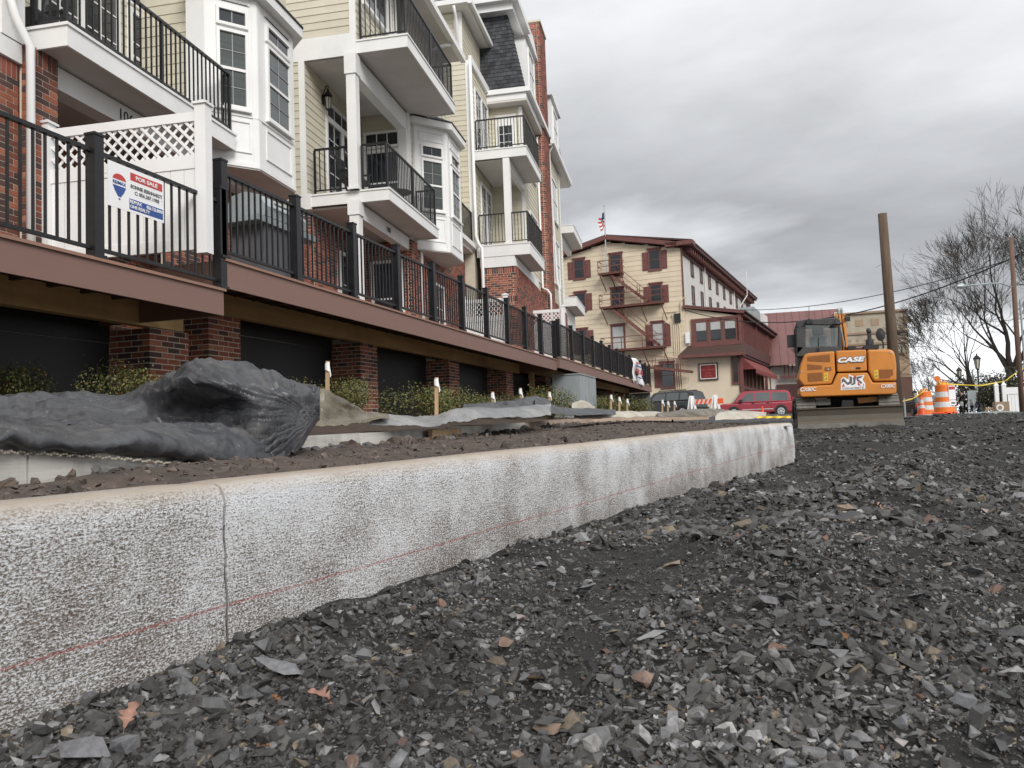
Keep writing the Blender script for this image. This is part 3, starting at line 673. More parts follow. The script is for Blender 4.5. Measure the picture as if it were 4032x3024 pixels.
# clods and crumbs on the soil
n=7500; pts=[]
for k in range(n):
    v=(R.random()**1.3); u=R.random(); pts.append(soilp(u,.02+v*.95))
pts=np.array(pts); S=np.clip(rng.lognormal(math.log(.0085),.6,n),.003,.045)*(1+.04*pts[:,1]); scatter('soil_crumbs',pts,S,'stone',np.tile(np.array([.090,.068,.055]),(n,1))*rng.uniform(.5,1.7,(n,1)),parent=soil)
def lump(seed):
    bm=bmesh.new(); bmesh.ops.create_icosphere(bm,subdivisions=2,radius=1)
    for v in bm.verts: v.co*=1+.6*mn.noise(v.co*1.7+Vector((seed*9.1,0,0)))+.5*mn.noise(v.co*4+Vector((seed,3,0)))
    me=bpy.data.meshes.new('clod'); bm.to_mesh(me); bm.free(); return me
LM=[]
for k in range(6):
    a=lump(k); a.materials.append(MATS['clod']); b=a.copy(); b.materials.clear(); b.materials.append(MATS['clod_grey']); LM.append((a,b))
for k in range(230):
    y=1.6+R.random()**.9*15; x=bx(y)+.03+abs(R.gauss(0,.07)); s=R.uniform(.010,.030)*(1+.05*y)*(1.35 if R.random()<.12 else 1)
    obj('clod',R.choice(LM)[0 if R.random()<.55 else 1],soil,(x,y,zsoil(y)+s*.25),(R.gauss(0,.4),R.gauss(0,.4),R.uniform(0,6)),(s*R.uniform(1,1.7),s*R.uniform(.8,1.3),s*R.uniform(.6,1)))
# ---------------------------------------------------------------- formwork
form=T('sidewalk_formwork','low whitish plank forms set on edge along the soil strip','formwork',(-2.9,5,-.1))
def plank(a,b,za,zb,h,mat,th=.036,over=0,name='plank'):
    a=Vector((*a,0)); b=Vector((*b,0)); d=(b-a).normalized(); nrm=Vector((d.y,-d.x,0)); m=MB(); n=8
    for i in range(n+1):
        p=a.lerp(b,i/n); z=za+(zb-za)*i/n+.004*mn.noise((p.x*2,p.y*2,h)); w=nrm*(.006*mn.noise((p.y*1.5,p.x,2))+over)
        for q,zz in ((p+w,z),(p+w-nrm*th,z),(p+w-nrm*th,z+h),(p+w,z+h)): m.v.append((q.x,q.y,zz))
    for i in range(n):
        for j in range(4): m.f.append((i*4+j,(i+1)*4+j,(i+1)*4+(j+1)%4,i*4+(j+1)%4)); m.m.append(0)
    m.f+= [(3,2,1,0),(n*4,n*4+1,n*4+2,n*4+3)]; m.m+=[0,0]
    return form.mb(name,m,mat)
def bp(y): return (bx(y),y)
Z=zsoil
plank(bp(.2),bp(2.35),Z(.2)-.02,Z(2.35)-.02,.135,'board_white')
plank(bp(2.36),bp(5.55),Z(2.36)-.02,Z(5.55)-.03,.135,'board_white')
plank(bp(5.45),bp(7.3),Z(5.45)-.03,Z(7.3)-.02,.13,'board_white',over=-.05)
plank(bp(7.1),bp(8.05),Z(7.1)-.015,Z(8.05)-.01,.115,'wood_raw',over=.045,th=.04,name='splice_block')
plank(bp(7.75),bp(11.6),Z(7.75)-.02,Z(11.6)-.02,.14,'board_white',over=.0)
plank(bp(11.6),bp(13.6),Z(11.6)-.02,Z(13.6)-.02,.14,'board_tan'); plank(bp(13.6),bp(16.2),Z(13.6)-.02,Z(16.2)-.02,.14,'board_tan')
for a,b in zip(BL[5:],BL[6:]): plank(a,b,Z(a[1])-.03,Z(b[1])-.03,.14,'board_tan')
# ---------------------------------------------------------------- tarpaulins: sheets laid over measured control points, then crumpled
def cr(p0,p1,p2,p3,t): return (p1*2+(p2-p0)*t+(p0*2-p1*5+p2*4-p3)*t*t+(-p0+p1*3-p2*3+p3)*t*t*t)*.5
def sheet(name,rows,mat,label=None,group='tarpaulins over the fresh pavement forms',parent=None,wr=.02,nu=90,nv=70,seed=0,tip=None):
    G=[[atd(*c) for c in r] for r in rows]; nr=len(G); nc=len(G[0])
    def pt(u,v):
        a=u*(nc-1); i=min(int(a),nc-2); ta=a-i; b=v*(nr-1); j=min(int(b),nr-2); tb=b-j
        rr=[]
        for dj in (-1,0,1,2):
            q=G[min(max(j+dj,0),nr-1)]; rr.append(cr(q[max(i-1,0)],q[i],q[i+1],q[min(i+2,nc-1)],ta))
        p=cr(*rr,tb)
        q_=p+Vector((mn.noise(p*2+Vector((seed,9,0))),mn.noise(p*2+Vector((3,seed,0))),mn.noise(p*2+Vector((0,5,seed)))))*.25
        d1=mn.voronoi(Vector((q_.x*2.0,q_.y*1.4,q_.z*3.2))+Vector((seed,0,0)))[0]; d2=mn.voronoi(q_*5.5)[0]; d3=mn.voronoi(q_*12+Vector((0,seed,0)))[0]
        w=wr*(1.0*mn.noise(p*2.2+Vector((seed,0,0)))+1.7*(.35-(d1[1]-d1[0]))+1.05*((d2[1]-d2[0])-.3)+.4*(.3-(d3[1]-d3[0])))
        if tip:
            e=p-tip; an_=math.atan2(e.z*1.6,-e.x-e.y*.3); rr=e.length; w+=wr*1.5*(.28-abs(mn.noise(Vector((an_*7,rr*.7,seed)))))*sstep(rr,.05,.4)*(1-sstep(rr,.9,1.7))+wr*.8*(.28-abs(mn.noise(Vector((an_*17,rr*1.2,seed+4)))))*(1-sstep(rr,.7,1.4))
        return p+Vector((.35,-.55,.8))*w
    m=MB(); m.grid(pt,nu,nv); o=obj(name,m.mesh(name,mat,True,parent.o if parent else None),parent.r if parent else None)
    if label: tag(o,label,'tarp',group)
    md=o.modifiers.new('t','SOLIDIFY'); md.thickness=.006; md.offset=0
    return o
# big black tarp: columns left to right, rows front hem -> back
cx=[-90,40,160,280,390,480,560,625,690]
def row(ys,Ds): return [(x,y,d) for x,y,d in zip(cx,ys,Ds)]
BT=T('tarp','crumpled black tarp humped up beside the kerb','tarp',(-2.9,3.6,-.1),0,'tarpaulins over the fresh pavement forms')
sheet('back_fold',[
 row([935,935,935,933,930,935,1000,990,914],[3.7,4.05,4.3,4.6,4.75,4.6,4.36,4.5,4.92]),
 row([925,925,925,924,918,920,965,960,906],[3.75,4.1,4.35,4.65,4.8,4.65,4.36,4.5,4.9]),
 row([913,913,913,911,898,900,930,930,898],[3.85,4.22,4.47,4.77,4.85,4.7,4.42,4.54,4.88]),
 row([898,898,899,898,880,884,895,900,888],[4.0,4.38,4.62,4.9,4.82,4.72,4.5,4.6,4.85]),
 row([878,878,880,880,862,866,862,868,876],[4.2,4.6,4.85,5.1,4.68,4.52,4.52,4.62,4.84]),
 row([860,858,859,864,832,828,822,836,860],[4.4,4.8,5.05,5.25,4.55,4.45,4.6,4.70,4.86]),
 row([861,859,860,865,799,792,801,824,853],[4.9,5.3,5.5,5.5,4.85,4.8,4.85,4.9,5.0]),
 row([885,882,880,880,835,825,830,850,880],[5.2,5.6,5.8,5.8,5.4,5.3,5.3,5.3,5.3])],'tarp_black',wr=.042,nu=210,nv=140,seed=1,tip=atd(690,905,4.9),parent=BT)
cx=[-90,40,160,280,390,480,560,615]
HEM=row([972,976,982,991,1002,1004,1004,1000],[2.66,2.99,3.24,3.54,3.84,4.08,4.27,4.42])
sheet('front_fold',[HEM,
 row([960,964,971,979,992,995,996,994],[2.58,2.91,3.17,3.48,3.80,4.05,4.24,4.40]),
 row([944,945,950,957,968,975,982,986],[2.60,2.92,3.18,3.48,3.82,4.07,4.27,4.41]),
 row([928,928,931,935,942,950,964,978],[2.72,3.06,3.33,3.63,3.93,4.15,4.32,4.44]),
 row([916,917,919,920,919,926,948,972],[2.98,3.34,3.60,3.88,4.15,4.33,4.42,4.5]),
 row([920,921,922,923,924,932,952,974],[3.25,3.62,3.88,4.15,4.35,4.48,4.5,4.55]),
 row([935,935,935,935,935,942,958,980],[3.4,3.75,4.0,4.3,4.5,4.6,4.6,4.6])],'tarp_black',wr=.031,nu=180,nv=90,seed=2,parent=BT)
m=MB(); hp=[atd(x,y+1,d-.03) for x,y,d in HEM]; n_=120
for k in range(n_):
    f=(k+.5)/n_*(len(hp)-1); i=min(int(f),len(hp)-2); p=hp[i].lerp(hp[i+1],f-i)+Vector((0,0,.004*math.sin(k*1.9))); m.box(p-Vector((.006,.006,.004)),p+Vector((.006,.006,.004)))
BT.mb('hem_stitching',m,'tarp_cream')
cx=[660,690,715,750,790,840]
sheet('tarp',[row([918,921,921,919,918,905],[5.9,5.8,5.9,6.1,6.3,6.6]),row([898,900,905,908,910,900],[6.0,5.9,6.0,6.2,6.4,6.65]),row([872,868,878,890,900,896],[6.1,6.0,6.05,6.25,6.5,6.7]),row([858,840,850,872,889,893],[6.2,6.1,6.15,6.3,6.6,6.8]),row([885,872,872,885,896,898],[6.6,6.6,6.6,6.8,7.0,7.1])],'tarp_olive','olive brown tarp standing up in a peak next to a stake',wr=.032,nu=70,nv=60,seed=5)
cx=[800,860,930,985,1040,1110,1190]
sheet('tarp',[row([917,917,921,912,906,903,900],[6.4,6.8,7.3,7.9,8.5,9.4,10.6]),row([905,908,915,904,900,898,896],[6.5,6.9,7.4,8.0,8.6,9.5,10.7]),row([897,902,908,890,888,890,884],[6.8,7.2,7.8,8.2,8.9,9.8,10.9]),row([895,900,902,885,883,880,874],[7.4,7.7,8.3,8.8,9.5,10.3,11.3]),row([905,905,903,893,890,887,884],[8.2,8.4,9.0,9.6,10.3,11.2,12])],'tarp_grey','grey plastic tarp rippling along the top of the plank form',wr=.022,nu=90,nv=45,seed=9)
cx=[1000,1060,1110,1150,1190]
sheet('tarp',[row([893,892,890,888,886],[10.5,11,11.5,12,12.4]),row([884,880,877,872,872],[10.7,11.2,11.7,12.2,12.6]),row([876,872,866,858,868],[11,11.6,12.1,12.6,13]),row([884,880,876,872,874],[11.8,12.3,12.8,13.2,13.6])],'tarp_black','low black tarp folded in front of the boxwood bushes',wr=.03,nu=60,nv=36,seed=12)
cx=[1155,1195,1230,1270,1330]
sheet('tarp',[row([880,893,898,898,896],[12,12.2,12.6,13.2,14.2]),row([868,884,892,892,890],[12.2,12.4,12.8,13.4,14.4]),row([861,876,884,884,886],[12.5,12.8,13.2,13.8,14.8]),row([872,882,886,886,888],[13.2,13.5,14,14.4,15.4])],'tarp_black','black tarp flap turned up at a pointed corner before the metal cabinet',wr=.025,nu=50,nv=30,seed=15)
cx=[1240,1290,1340,1390,1440]
sheet('tarp',[row([904,904,902,900,899],[13.2,14,15,16,17]),row([897,895,894,894,894],[13.4,14.2,15.2,16.2,17.2]),row([894,890,889,890,892],[13.8,14.6,15.6,16.6,17.6]),row([898,895,894,894,895],[14.6,15.4,16.4,17.4,18.4])],'tarp_cream','pale dirty tarp lying beyond the pointed black flap',wr=.02,nu=50,nv=30,seed=18)
cx=[1235,1260,1285]
sheet('tarp',[row([892,892,892],[19,19.4,20]),row([872,866,880],[19.3,19.6,20.2]),row([880,878,884],[20.2,20.4,20.6])],'tarp_cream','cream tarp bunched against the foot of the metal cabinet',wr=.03,nu=24,nv=20,seed=20)
cx=[1420,1480,1530,1570,1600]
sheet('tarp',[row([902,901,900,899,898],[16,16.6,17.2,17.8,18.2]),row([896,892,891,892,894],[16.2,16.8,17.4,18,18.4]),row([893,885,884,886,891],[16.6,17.2,17.8,18.4,18.8]),row([895,890,890,891,893],[17.6,18.2,18.6,19,19.4])],'tarp_olive','muddy olive tarp bundled below the striped barricade',wr=.022,nu=50,nv=30,seed=23)
cx=[1600,1650,1690,1740]
cx=[1545,1580,1615,1655]
sheet('tarp',[row([908,906,905,903],[17.2,17.4,17.6,18]),row([900,898,897,897],[17.4,17.6,17.8,18.2]),row([893,889,888,893],[17.8,18,18.2,18.5]),row([897,894,893,896],[18.6,18.8,19,19.2])],'tarp_cream','cream tarp draped over forms in front of the red vehicle',wr=.018,nu=50,nv=30,seed=27)
# ---------------------------------------------------------------- survey stakes
def stake(px,ytop,ybot,D,label,tilt=0,w=.038):
    a=atd(px,ybot,D); b=atd(px+tilt,ytop,D); t=T('survey_stake',label,'stake',a,0,'survey stakes with white ribbons'); d=b-a
    m=MB(); m.bar(a-d*.12,b,w,.018,up=(0,1,0)); t.mb('shaft',m,'wood_raw')
    m=MB(); h=Vector((0,0,1)); q=b-d.normalized()*.02; s=w*.62
    m.grid(lambda u,v:q+Vector((s*(1.1*math.cos(u*5)),-s*(math.sin(u*5)*.7+.35),-.08*v+.01*math.sin(u*9+v*4)))*1.0,10,5)
    m.grid(lambda u,v:q+Vector((s*.7+.014*u+.02*v,-s*.5-.01*v,-.03-.11*v*1.0+.012*math.sin(5*u+3*v))),4,6); t.mb('ribbon',m,'ribbon')
stake(707,780,862,8.2,'tall survey stake with pencilled marks beside the olive tarp peak',1)
stake(943,815,895,8.9,'thin survey stake standing before the widest boxwood bush')
stake(1066,846,882,11.8,'short survey stake at the black tarp by the fourth brick pier',-2)
stake(1128,838,884,12.8,'leaning survey stake in front of the wooden post',-4)
stake(1187,846,876,14.5,'survey stake half hidden just left of the metal cabinet')
for k,(x,y0,y1,D,l) in enumerate(((1320,852,890,17,'leftmost of the three stakes right of the metal cabinet'),(1338,857,890,17.5,'middle of the three stakes right of the metal cabinet'),(1355,861,890,18,'rightmost of the three stakes right of the metal cabinet'),(1431,863,888,19,'stake standing in front of the dark grey parked car'),(1443,866,888,20,'stake with yellowish ribbon by the dark grey car'),(1457,866,888,20.5,'last stake before the striped barricade'))): stake(x,y0,y1,D,l)
# loose handle sticking out at left
a=atd(-12,938,2.9); b=atd(32,936,2.95); m=MB(); m.tube([a,b],.008,8); tag(obj('tool_handle',m.mesh('tool_handle','wood_raw',True)),'thin wooden handle poking in over the black tarp','tool')
# ---------------------------------------------------------------- fallen leaves
def leafmesh(seed,mat):
    r=random.Random(seed); m=MB(); n=26; ph=r.uniform(0,3)
    def pt(t,e):          # t along the midrib, e -1..1 across, lobed like an oak leaf and curled up while drying
        w=.46*max(0,math.sin(math.pi*min(1,t*1.02+.01)))**.65*(1+.38*math.cos(t*math.pi*7+ph))
        x=e*w; y=t*1.9-.95; return (x,y+.12*abs(e)*math.sin(t*9),.55*x*x*2.2+.22*math.sin(t*3.2+ph)+.06*math.sin(t*14+e*4+seed)+r.uniform(-.015,.015))
    m.grid(lambda u,v:pt(u,v*2-1),n,6); m.tube([pt(0,0),(.03,-1.15,.05),(.06,-1.35,.12)],.022,4)
    me=m.mesh('dead_leaf',mat,True); return me
def leaf(px,py,s,seed,mat,label,rot):
    r=at(px,py,1); z=-.5
    for _ in range(4): p=r*(z/r.z); z=gz(p.x,p.y)+.012
    o=obj('dead_leaf',leafmesh(seed,mat),None,(p.x,p.y,z+s*.35),rot,(s,s,s)); tag(o,label,'leaf','dead leaves on the gravel')
leaf(512,2835,.029,3,'leaf_dead','curled pale brown dead leaf nearest the lower left corner',(.9,.2,.4))
leaf(1262,2770,.032,8,'leaf_dead','flat pinkish brown dead leaf on dark gravel',(.8,-.3,2.2))
leaf(1085,2765,.016,5,'leaf_orange','tiny orange leaf scrap left of the pinkish leaf',(.4,.3,1))
leaf(1045,2945,.011,9,'leaf_orange','orange leaf crumbs low in the gravel',(.3,.3,2))
leaf(3330,2552,.015,12,'leaf_orange','orange leaf scrap beside flat slates at right',(.5,.1,.2))
leaf(3450,2020,.035,14,'leaf_dead','brick pink scrap in the gravel past the kerb middle',(.4,.1,1.2))
# ---------------------------------------------------------------- boxwood bushes
def bushmesh(seed,n=3200):
    r=random.Random(seed); m=MB(); lob=[(Vector((r.uniform(-.45,.45),r.uniform(-.4,.4),r.uniform(.35,.62))),r.uniform(.34,.5)) for _ in range(7)]
    for k in range(n):
        c,rad_=r.choice(lob); d=Vector((r.gauss(0,1),r.gauss(0,1),r.gauss(0,1))).normalized()
        p=c+d*rad_*(r.random()**.28)*(1+.25*mn.noise(d*2.5+c*3)); 
        if r.random()<.05: p+=d*r.uniform(.03,.14)+Vector((0,0,r.uniform(0,.10)))
        if p.z<.02: p.z=r.uniform(.02,.2)
        nrm=(d+Vector((r.gauss(0,.6),r.gauss(0,.6),r.gauss(0,.6)+.3))).normalized(); t=nrm.orthogonal().normalized(); t.rotate(Matrix.Rotation(r.uniform(0,6.3),3,nrm)); b=nrm.cross(t)
        L_=r.uniform(.018,.032); w=L_*.6
        q=r.random(); col=(.075,.095,.026) if q<.42 else (.14,.15,.038) if q<.72 else (.18,.165,.045) if q<.88 else (.27,.21,.06) if q<.97 else (.26,.13,.055)
        f=r.uniform(.75,1.25); m.add([p-t*L_,p+b*w,p+t*L_,p-b*w],[(0,1,2,3)],tuple(x*f for x in col))
    return m.mesh('foliage','leafy')
def stemmesh(seed):
    r=random.Random(seed); m=MB()
    for k in range(16):
        a=r.uniform(0,6.28); e=Vector((math.cos(a)*r.uniform(.15,.55),math.sin(a)*r.uniform(.15,.5),r.uniform(.5,.95))); m.tube([(math.cos(a)*.04,math.sin(a)*.04,-.05),e*.5+Vector((0,0,.1)),e],[.012,.008,.004],5)
    return m.mesh('stem','twig')
BM=[(bushmesh(s),stemmesh(s)) for s in (1,2,3)]
def bush(px,py,D,w,h,v,label):
    p=atd(px,py,D); o=obj('boxwood_bush',None,None,(p.x,p.y,bedz(min(p.x,-4),p.y)-.02),(0,0,R.uniform(-.4,.4))); tag(o,label,'bush','boxwood bushes in front of the brick piers')
    for nm,me in zip(('foliage','stem'),BM[v]): obj(nm,me,o,(0,0,0),(0,0,0),(w,w,h))
bush(45,860,7.7,.62,.60,0,'sparse yellow tipped boxwood bush at far left behind the black tarp')
bush(262,862,8.0,.5,.60,1,'boxwood bush in front of the nearest brick pier')
bush(640,885,10.2,.5,.5,2,'boxwood bush between the black tarp hump and the olive tarp')
bush(770,892,11.3,.58,.6,0,'boxwood bush right of the tall marked stake')
bush(905,895,12.6,.74,.62,1,'wide boxwood bush before the empty black panel')
bush(985,893,13.6,.66,.62,2,'boxwood bush joined to the right of the widest one')
bush(1055,882,16.6,.58,.55,0,'boxwood bush behind the short stake and black tarp')
bush(1100,880,17.6,.75,.6,1,'boxwood bush in front of the wooden post')
bush(1190,880,20.2,1.05,.85,2,'large rounded boxwood bush left of the metal cabinet')
bush(1318,884,26.5,1.0,.85,0,'boxwood bush behind the three stakes, left half of a pair')
bush(1368,884,28.5,1.0,.85,1,'boxwood bush behind the three stakes, right half of a pair')
# ---------------------------------------------------------------- raised deck, its railings and brick piers
def deck(name,label,y0,y1,x,zt,fz,gl,be=-.05):
    t=T(name,label,'deck',(x,(y0+y1)/2,fz)); 
    m=MB(); m.box((x-.028,y0,fz),(x,y1,zt-.03)); f=t.mb('fascia_board',m,'fascia')
    m=MB(); m.box((x-.14,y0-.02,zt-.029),(x+.025,y1+.02,zt)); t.mb('edge_board',m,'fascia_trim')
    yb=y0+.01
    for e in (y0,y1-.028): t.cube('end_fascia',(x-2.6,e,fz+.002),(x-.03,e+.028,zt-.031),'fascia')
    m=MB(); m.box((x-3.2,y0+.03,zt-.035),(x-.145,y1-.03,zt-.004)); t.mb('deck_floor',m,'deck_board')
    n=int((y1-y0)/.41)
    for k in range(1,n): t.cube('joist',(x-2.5,y0+k*(y1-y0)/n-.02,zt-.085),(x-.03,y0+k*(y1-y0)/n+.02,zt-.04),'joist')
    b0=fz-.02; t.cube('beam',(-6.74,y0+gl,b0),(-6.60,y1+be,b0+.27),'beam')
    return t
dA=deck('deck','nearest and lowest raised deck with brown edge board, at left',1.2,7.36,-5.5,1.65,1.357,.0,.70)
dB=deck('deck','long middle raised deck with brown edge board above the black panels',7.40,22.25,-5.5,1.99,1.667,1.0)
dC=deck('deck','farthest raised deck, ending at the grey wall by the dark car',22.32,42.4,-5.42,2.06,1.74,.1)
def railing(label,ys,x,z,h=1.08,end=None):
    t=T('deck_railing',label,'railing',(x,ys[0],z)); pw=.105
    for y in ys:
        m=MB(); m.box((x-pw/2,y-pw/2,z),(x+pw/2,y+pw/2,z+h)); m.box((x-pw/2-.008,y-pw/2-.008,z+h),(x+pw/2+.008,y+pw/2+.008,z+h+.022)); m.box((x-pw/2-.015,y-pw/2-.015,z),(x+pw/2+.015,y+pw/2+.015,z+.03)); t.mb('post',m,'rail_black')
    for a,b in zip(ys,ys[1:]):
        a+=pw/2; b-=pw/2
        t.cube('top_rail',(x-.024,a,z+.945),(x+.024,b,z+.98),'rail_black'); t.cube('bottom_rail',(x-.018,a,z+.075),(x+.018,b,z+.105),'rail_black')
        n=int(round((b-a)/.118))
        for k in range(1,n):
            y=a+(b-a)*k/n; t.cube('baluster',(x-.0095,y-.0095,z+.10),(x+.0095,y+.0095,z+.95),'rail_black')
    return t
railing('black metal railing of the nearest deck, carrying the for sale board',[2.15,3.90,5.64,7.36],-5.54,1.65,1.10)
railing('black metal railing along the long middle deck',[7.39+1.484*k for k in range(11)],-5.54,1.99)
railing('black metal railing of the farthest deck, carrying a white bag sign',[22.42+1.64*k for k in range(13)],-5.46,2.06)
PANELS=[]
def pier(y,zt,label,zb=.0,full=True,x=-6.63,dep=.66):
    t=T('brick_pier',label,'pier',(x-dep/2,y+dep/2,zb),0,'brick piers under the deck')
    m=MB(); m.box((x-dep,y,zb),(x-.012,y+dep-.012,zt-.002)); m.box((x-dep+.01,y+.012,zb),(x-.012,y+dep-.02,zt-.001))
    q=MB(); q.box((x-dep+.005,y+.0045,zb),(x-.0045,y+dep-.005,zt-.004)); t.mb('mortar_core',q,'mortar')
    n=int((zt-zb)/.0677); z0=zt-n*.0677
    ws=Wall(t,x-dep,y+.006,0); wf=Wall(t,x-.006,y,math.pi/2)
    ws.bricks(0,dep,z0,zt,tl=0,tr=1,backing=False); wf.bricks(0,dep,z0,zt,tl=2,tr=0,backing=False)
    if t.st: o=t.mb('brick',t.st,'brick_far'); o['kind']='stuff'
    return t
PY=[(7.53,1.335,'brick pier under the end of the nearest deck'),(8.56,1.645,'narrow looking brick pier just behind the nearest one'),(12.6,1.645,'brick pier behind the tall marked stake'),(16.77,1.645,'brick pier behind the widest boxwood bush'),(21.0,1.645,'brick pier left of the wooden support post'),(25.25,1.715,'brick pier beside the metal cabinet, left of it'),(32.9,1.715,'brick pier right of the metal cabinet'),(37.4,1.715,'second brick pier right of the metal cabinet'),(40.6,1.715,'last and farthest brick pier under the deck')]
for y,z,l in PY: pier(y,z,l,.15)
pb=T('brick_pier','brick pier in shade at the far left edge under the nearest deck','pier',(-6.9,3.4,.0),0,'brick piers under the deck'); pb.r.name='brick_pier'
w_=Wall(pb,-6.63,3.0,math.pi/2); w_.bricks(0,.66,.15,1.335); w_=Wall(pb,-7.29,3.0,0); w_.bricks(0,.65,.15,1.335,tr=1)
# black infill panels between the piers
def infill(y0,y1,zt,label):
    t=T('black_panel',label,'panel',(-7.2,(y0+y1)/2,.1),0,'black panels closing the space under the deck'); zm=zt-.42
    m=MB(); m.box((-7.22,y0,.1),(-7.18,y1,zm)); t.mb('lower_board',m,'dark_panel'); m=MB(); m.box((-7.20,y0,zm+.006),(-7.165,y1,zt)); t.mb('upper_board',m,'dark_panel')
for k,(a,b,z,l) in enumerate(((3.68,7.5,1.6,'black panel under the nearest deck at far left'),(9.25,12.58,1.95,'black panel between the second and third brick piers'),(13.28,16.75,1.95,'black panel behind the widest boxwood bush'),(17.45,20.98,1.95,'black panel behind the short stake'),(21.68,25.2,2.0,'black panel behind the wooden support post'))): infill(a,b,z,l)
t=T('cellar_wall','dark wall closing the space under the farthest deck','wall',(-7.4,34,.1)); m=MB(); m.box((-7.5,25.3,.1),(-7.4,44,2.0)); t.mb('boarding',m,'dark_panel')
t=T('end_wall','flat grey board wall under the end of the farthest deck','wall',(-6.2,42.2,.1)); m=MB(); m.box((-7.39,42.30,.1),(-5.50,42.38,1.73)); t.mb('board',m,'print_grey'); m=MB(); m.box((-7.39,42.1,.1),(-6.7,42.2,1.73)); t.mb('door',m,'dark_panel')
t=T('deck_post','square wooden post propping the middle deck','post',(-6.55,23.3,.2)); m=MB(); m.box((-6.62,23.22,.1),(-6.48,23.36,1.73)); t.mb('shaft',m,'beam')
# galvanised cable cabinets
t=T('metal_cabinet','pair of grey galvanised utility cabinets with handles under the deck','cabinet',(-5.5,24,.3))
m=MB(); m.box((-5.95,23.45,.3),(-5.10,25.75,1.60)); m.box((-5.98,23.42,1.60),(-5.07,25.78,1.635)); t.mb('housing',m,'galv')
for k,y in enumerate((23.48,24.06,24.64,25.22)):
    m=MB(); m.box((-5.10,y,.36),(-5.085,y+.54,1.57)); d=t.mb('door',m,'galv')
    if k in (1,3):
        m=MB(); m.tube([(-5.06,y+.06,.98),(-5.05,y+.06,.92),(-5.05,y+.05,.75),(-5.07,y+.05,.70)],.014,6); m.box((-5.085,y+.02,.9),(-5.06,y+.10,1.02)); t.mb('handle',m,'steel',d)
# meter heads on the far pier
t=T('valve_cluster','small dark pipe fittings on a brick pier right of the metal cabinet','pipework',(-6.5,32.6,1.0)); m=MB()
for k in range(5): m.tube([(-6.6,32.6+.12*k,1.15-.0*k),(-6.45,32.6+.12*k,1.15),(-6.45,32.6+.12*k,1.0)],.035,6)
m.tube([(-6.5,32.5,1.2),(-6.5,33.2,1.2)],.03,6); t.mb('fittings',m,'galv')
# ---------------------------------------------------------------- realtor sign tied to the nearest railing
sx=-5.54+.03; t=T('for_sale_sign','white realtor for sale board with balloon emblem tied to the railing','sign',(sx,6.3,2.0))
zA=lambda v:v
q=[at(x/1.8433,y/1.8433,1) for x,y in ((780,1160),(1190,1318),(1183,1615),(782,1490))]; q=[p*(sx/p.x) for p in q]
y0=(q[0].y+q[3].y)/2; y1=(q[1].y+q[2].y)/2; z1=(q[0].z+q[1].z)/2; z0=(q[2].z+q[3].z)/2; wS,hS=y1-y0,z1-z0
m=MB(); m.box((sx,y0,z0),(sx+.004,y1,z1)); bd=t.mb('board',m,'sign_board')
def S(u,v,o=.006): return Vector((sx+o,y0+u*wS,z1-v*hS))-t.o
RT=(math.pi/2,0,math.pi/2)
def sq(name,u0,u1,v0,v1,mat,o=.0052):
    m=MB(); m.box((sx+.0042,y0+u0*wS,z1-v1*hS),(sx+o,y0+u1*wS,z1-v0*hS)); return t.mb(name,m,mat,bd)
sq('red_band',.38,.97,.09,.27,'decal_red'); sq('blue_band',.36,.98,.69,.94,'decal_blue')
text('FOR SALE','decal_white',bd,S(.675,.18),RT,.40*wS,.095*hS,.03)
text('BONNIE BERNHARDT','print_grey',bd,S(.675,.40),RT,.58*wS,.085*hS,.01); text('C: 856.287.1988','print_grey',bd,S(.68,.53),RT,.45*wS,.085*hS,.01)
text('RE/MAX','decal_white',bd,S(.475,.755),RT,.21*wS,.08*hS,.02); text('ONE REALTY','decal_white',bd,S(.55,.865),RT,.35*wS,.08*hS,.02); text('856.722.8090','decal_white',bd,S(.82,.76),RT,.30*wS,.08*hS,.02)
def balloon(pts,mat,nm):
    m=MB(); m.prism(pts,(.0012,0,0),(sx+.0042,y0,z1),((0,wS,0),(0,0,-hS))); t.mb(nm,m,mat,bd)
arc=lambda a0,a1,r,cx_,cy_,n=9:[(cx_+r*math.cos(a0+(a1-a0)*k/n),cy_+r*1.25*math.sin(a0+(a1-a0)*k/n)) for k in range(n+1)]
balloon(arc(math.pi*1.02,math.pi*1.98,.115,.19,.37),'decal_red','balloon_top'); 
balloon([(.075,.50),(.305,.50),(.27,.62),(.215,.74),(.165,.74),(.11,.62)],'decal_blue','balloon_bottom'); balloon([(.175,.77),(.205,.77),(.205,.81),(.175,.81)],'print_grey','balloon_basket')
text('RE/MAX','decal_blue',bd,S(.19,.43),RT,.22*wS,.075*hS,.01)
m=MB()
for u,v in ((.0,.32),(.98,.5),(.2,1.0),(.75,1.0)): p=S(u,v)+t.o; m.tube([p+Vector((.003,-.02,0)),p+Vector((-.035,0,.01))],.0025,5)
t.mb('cable_tie',m,'rail_black')
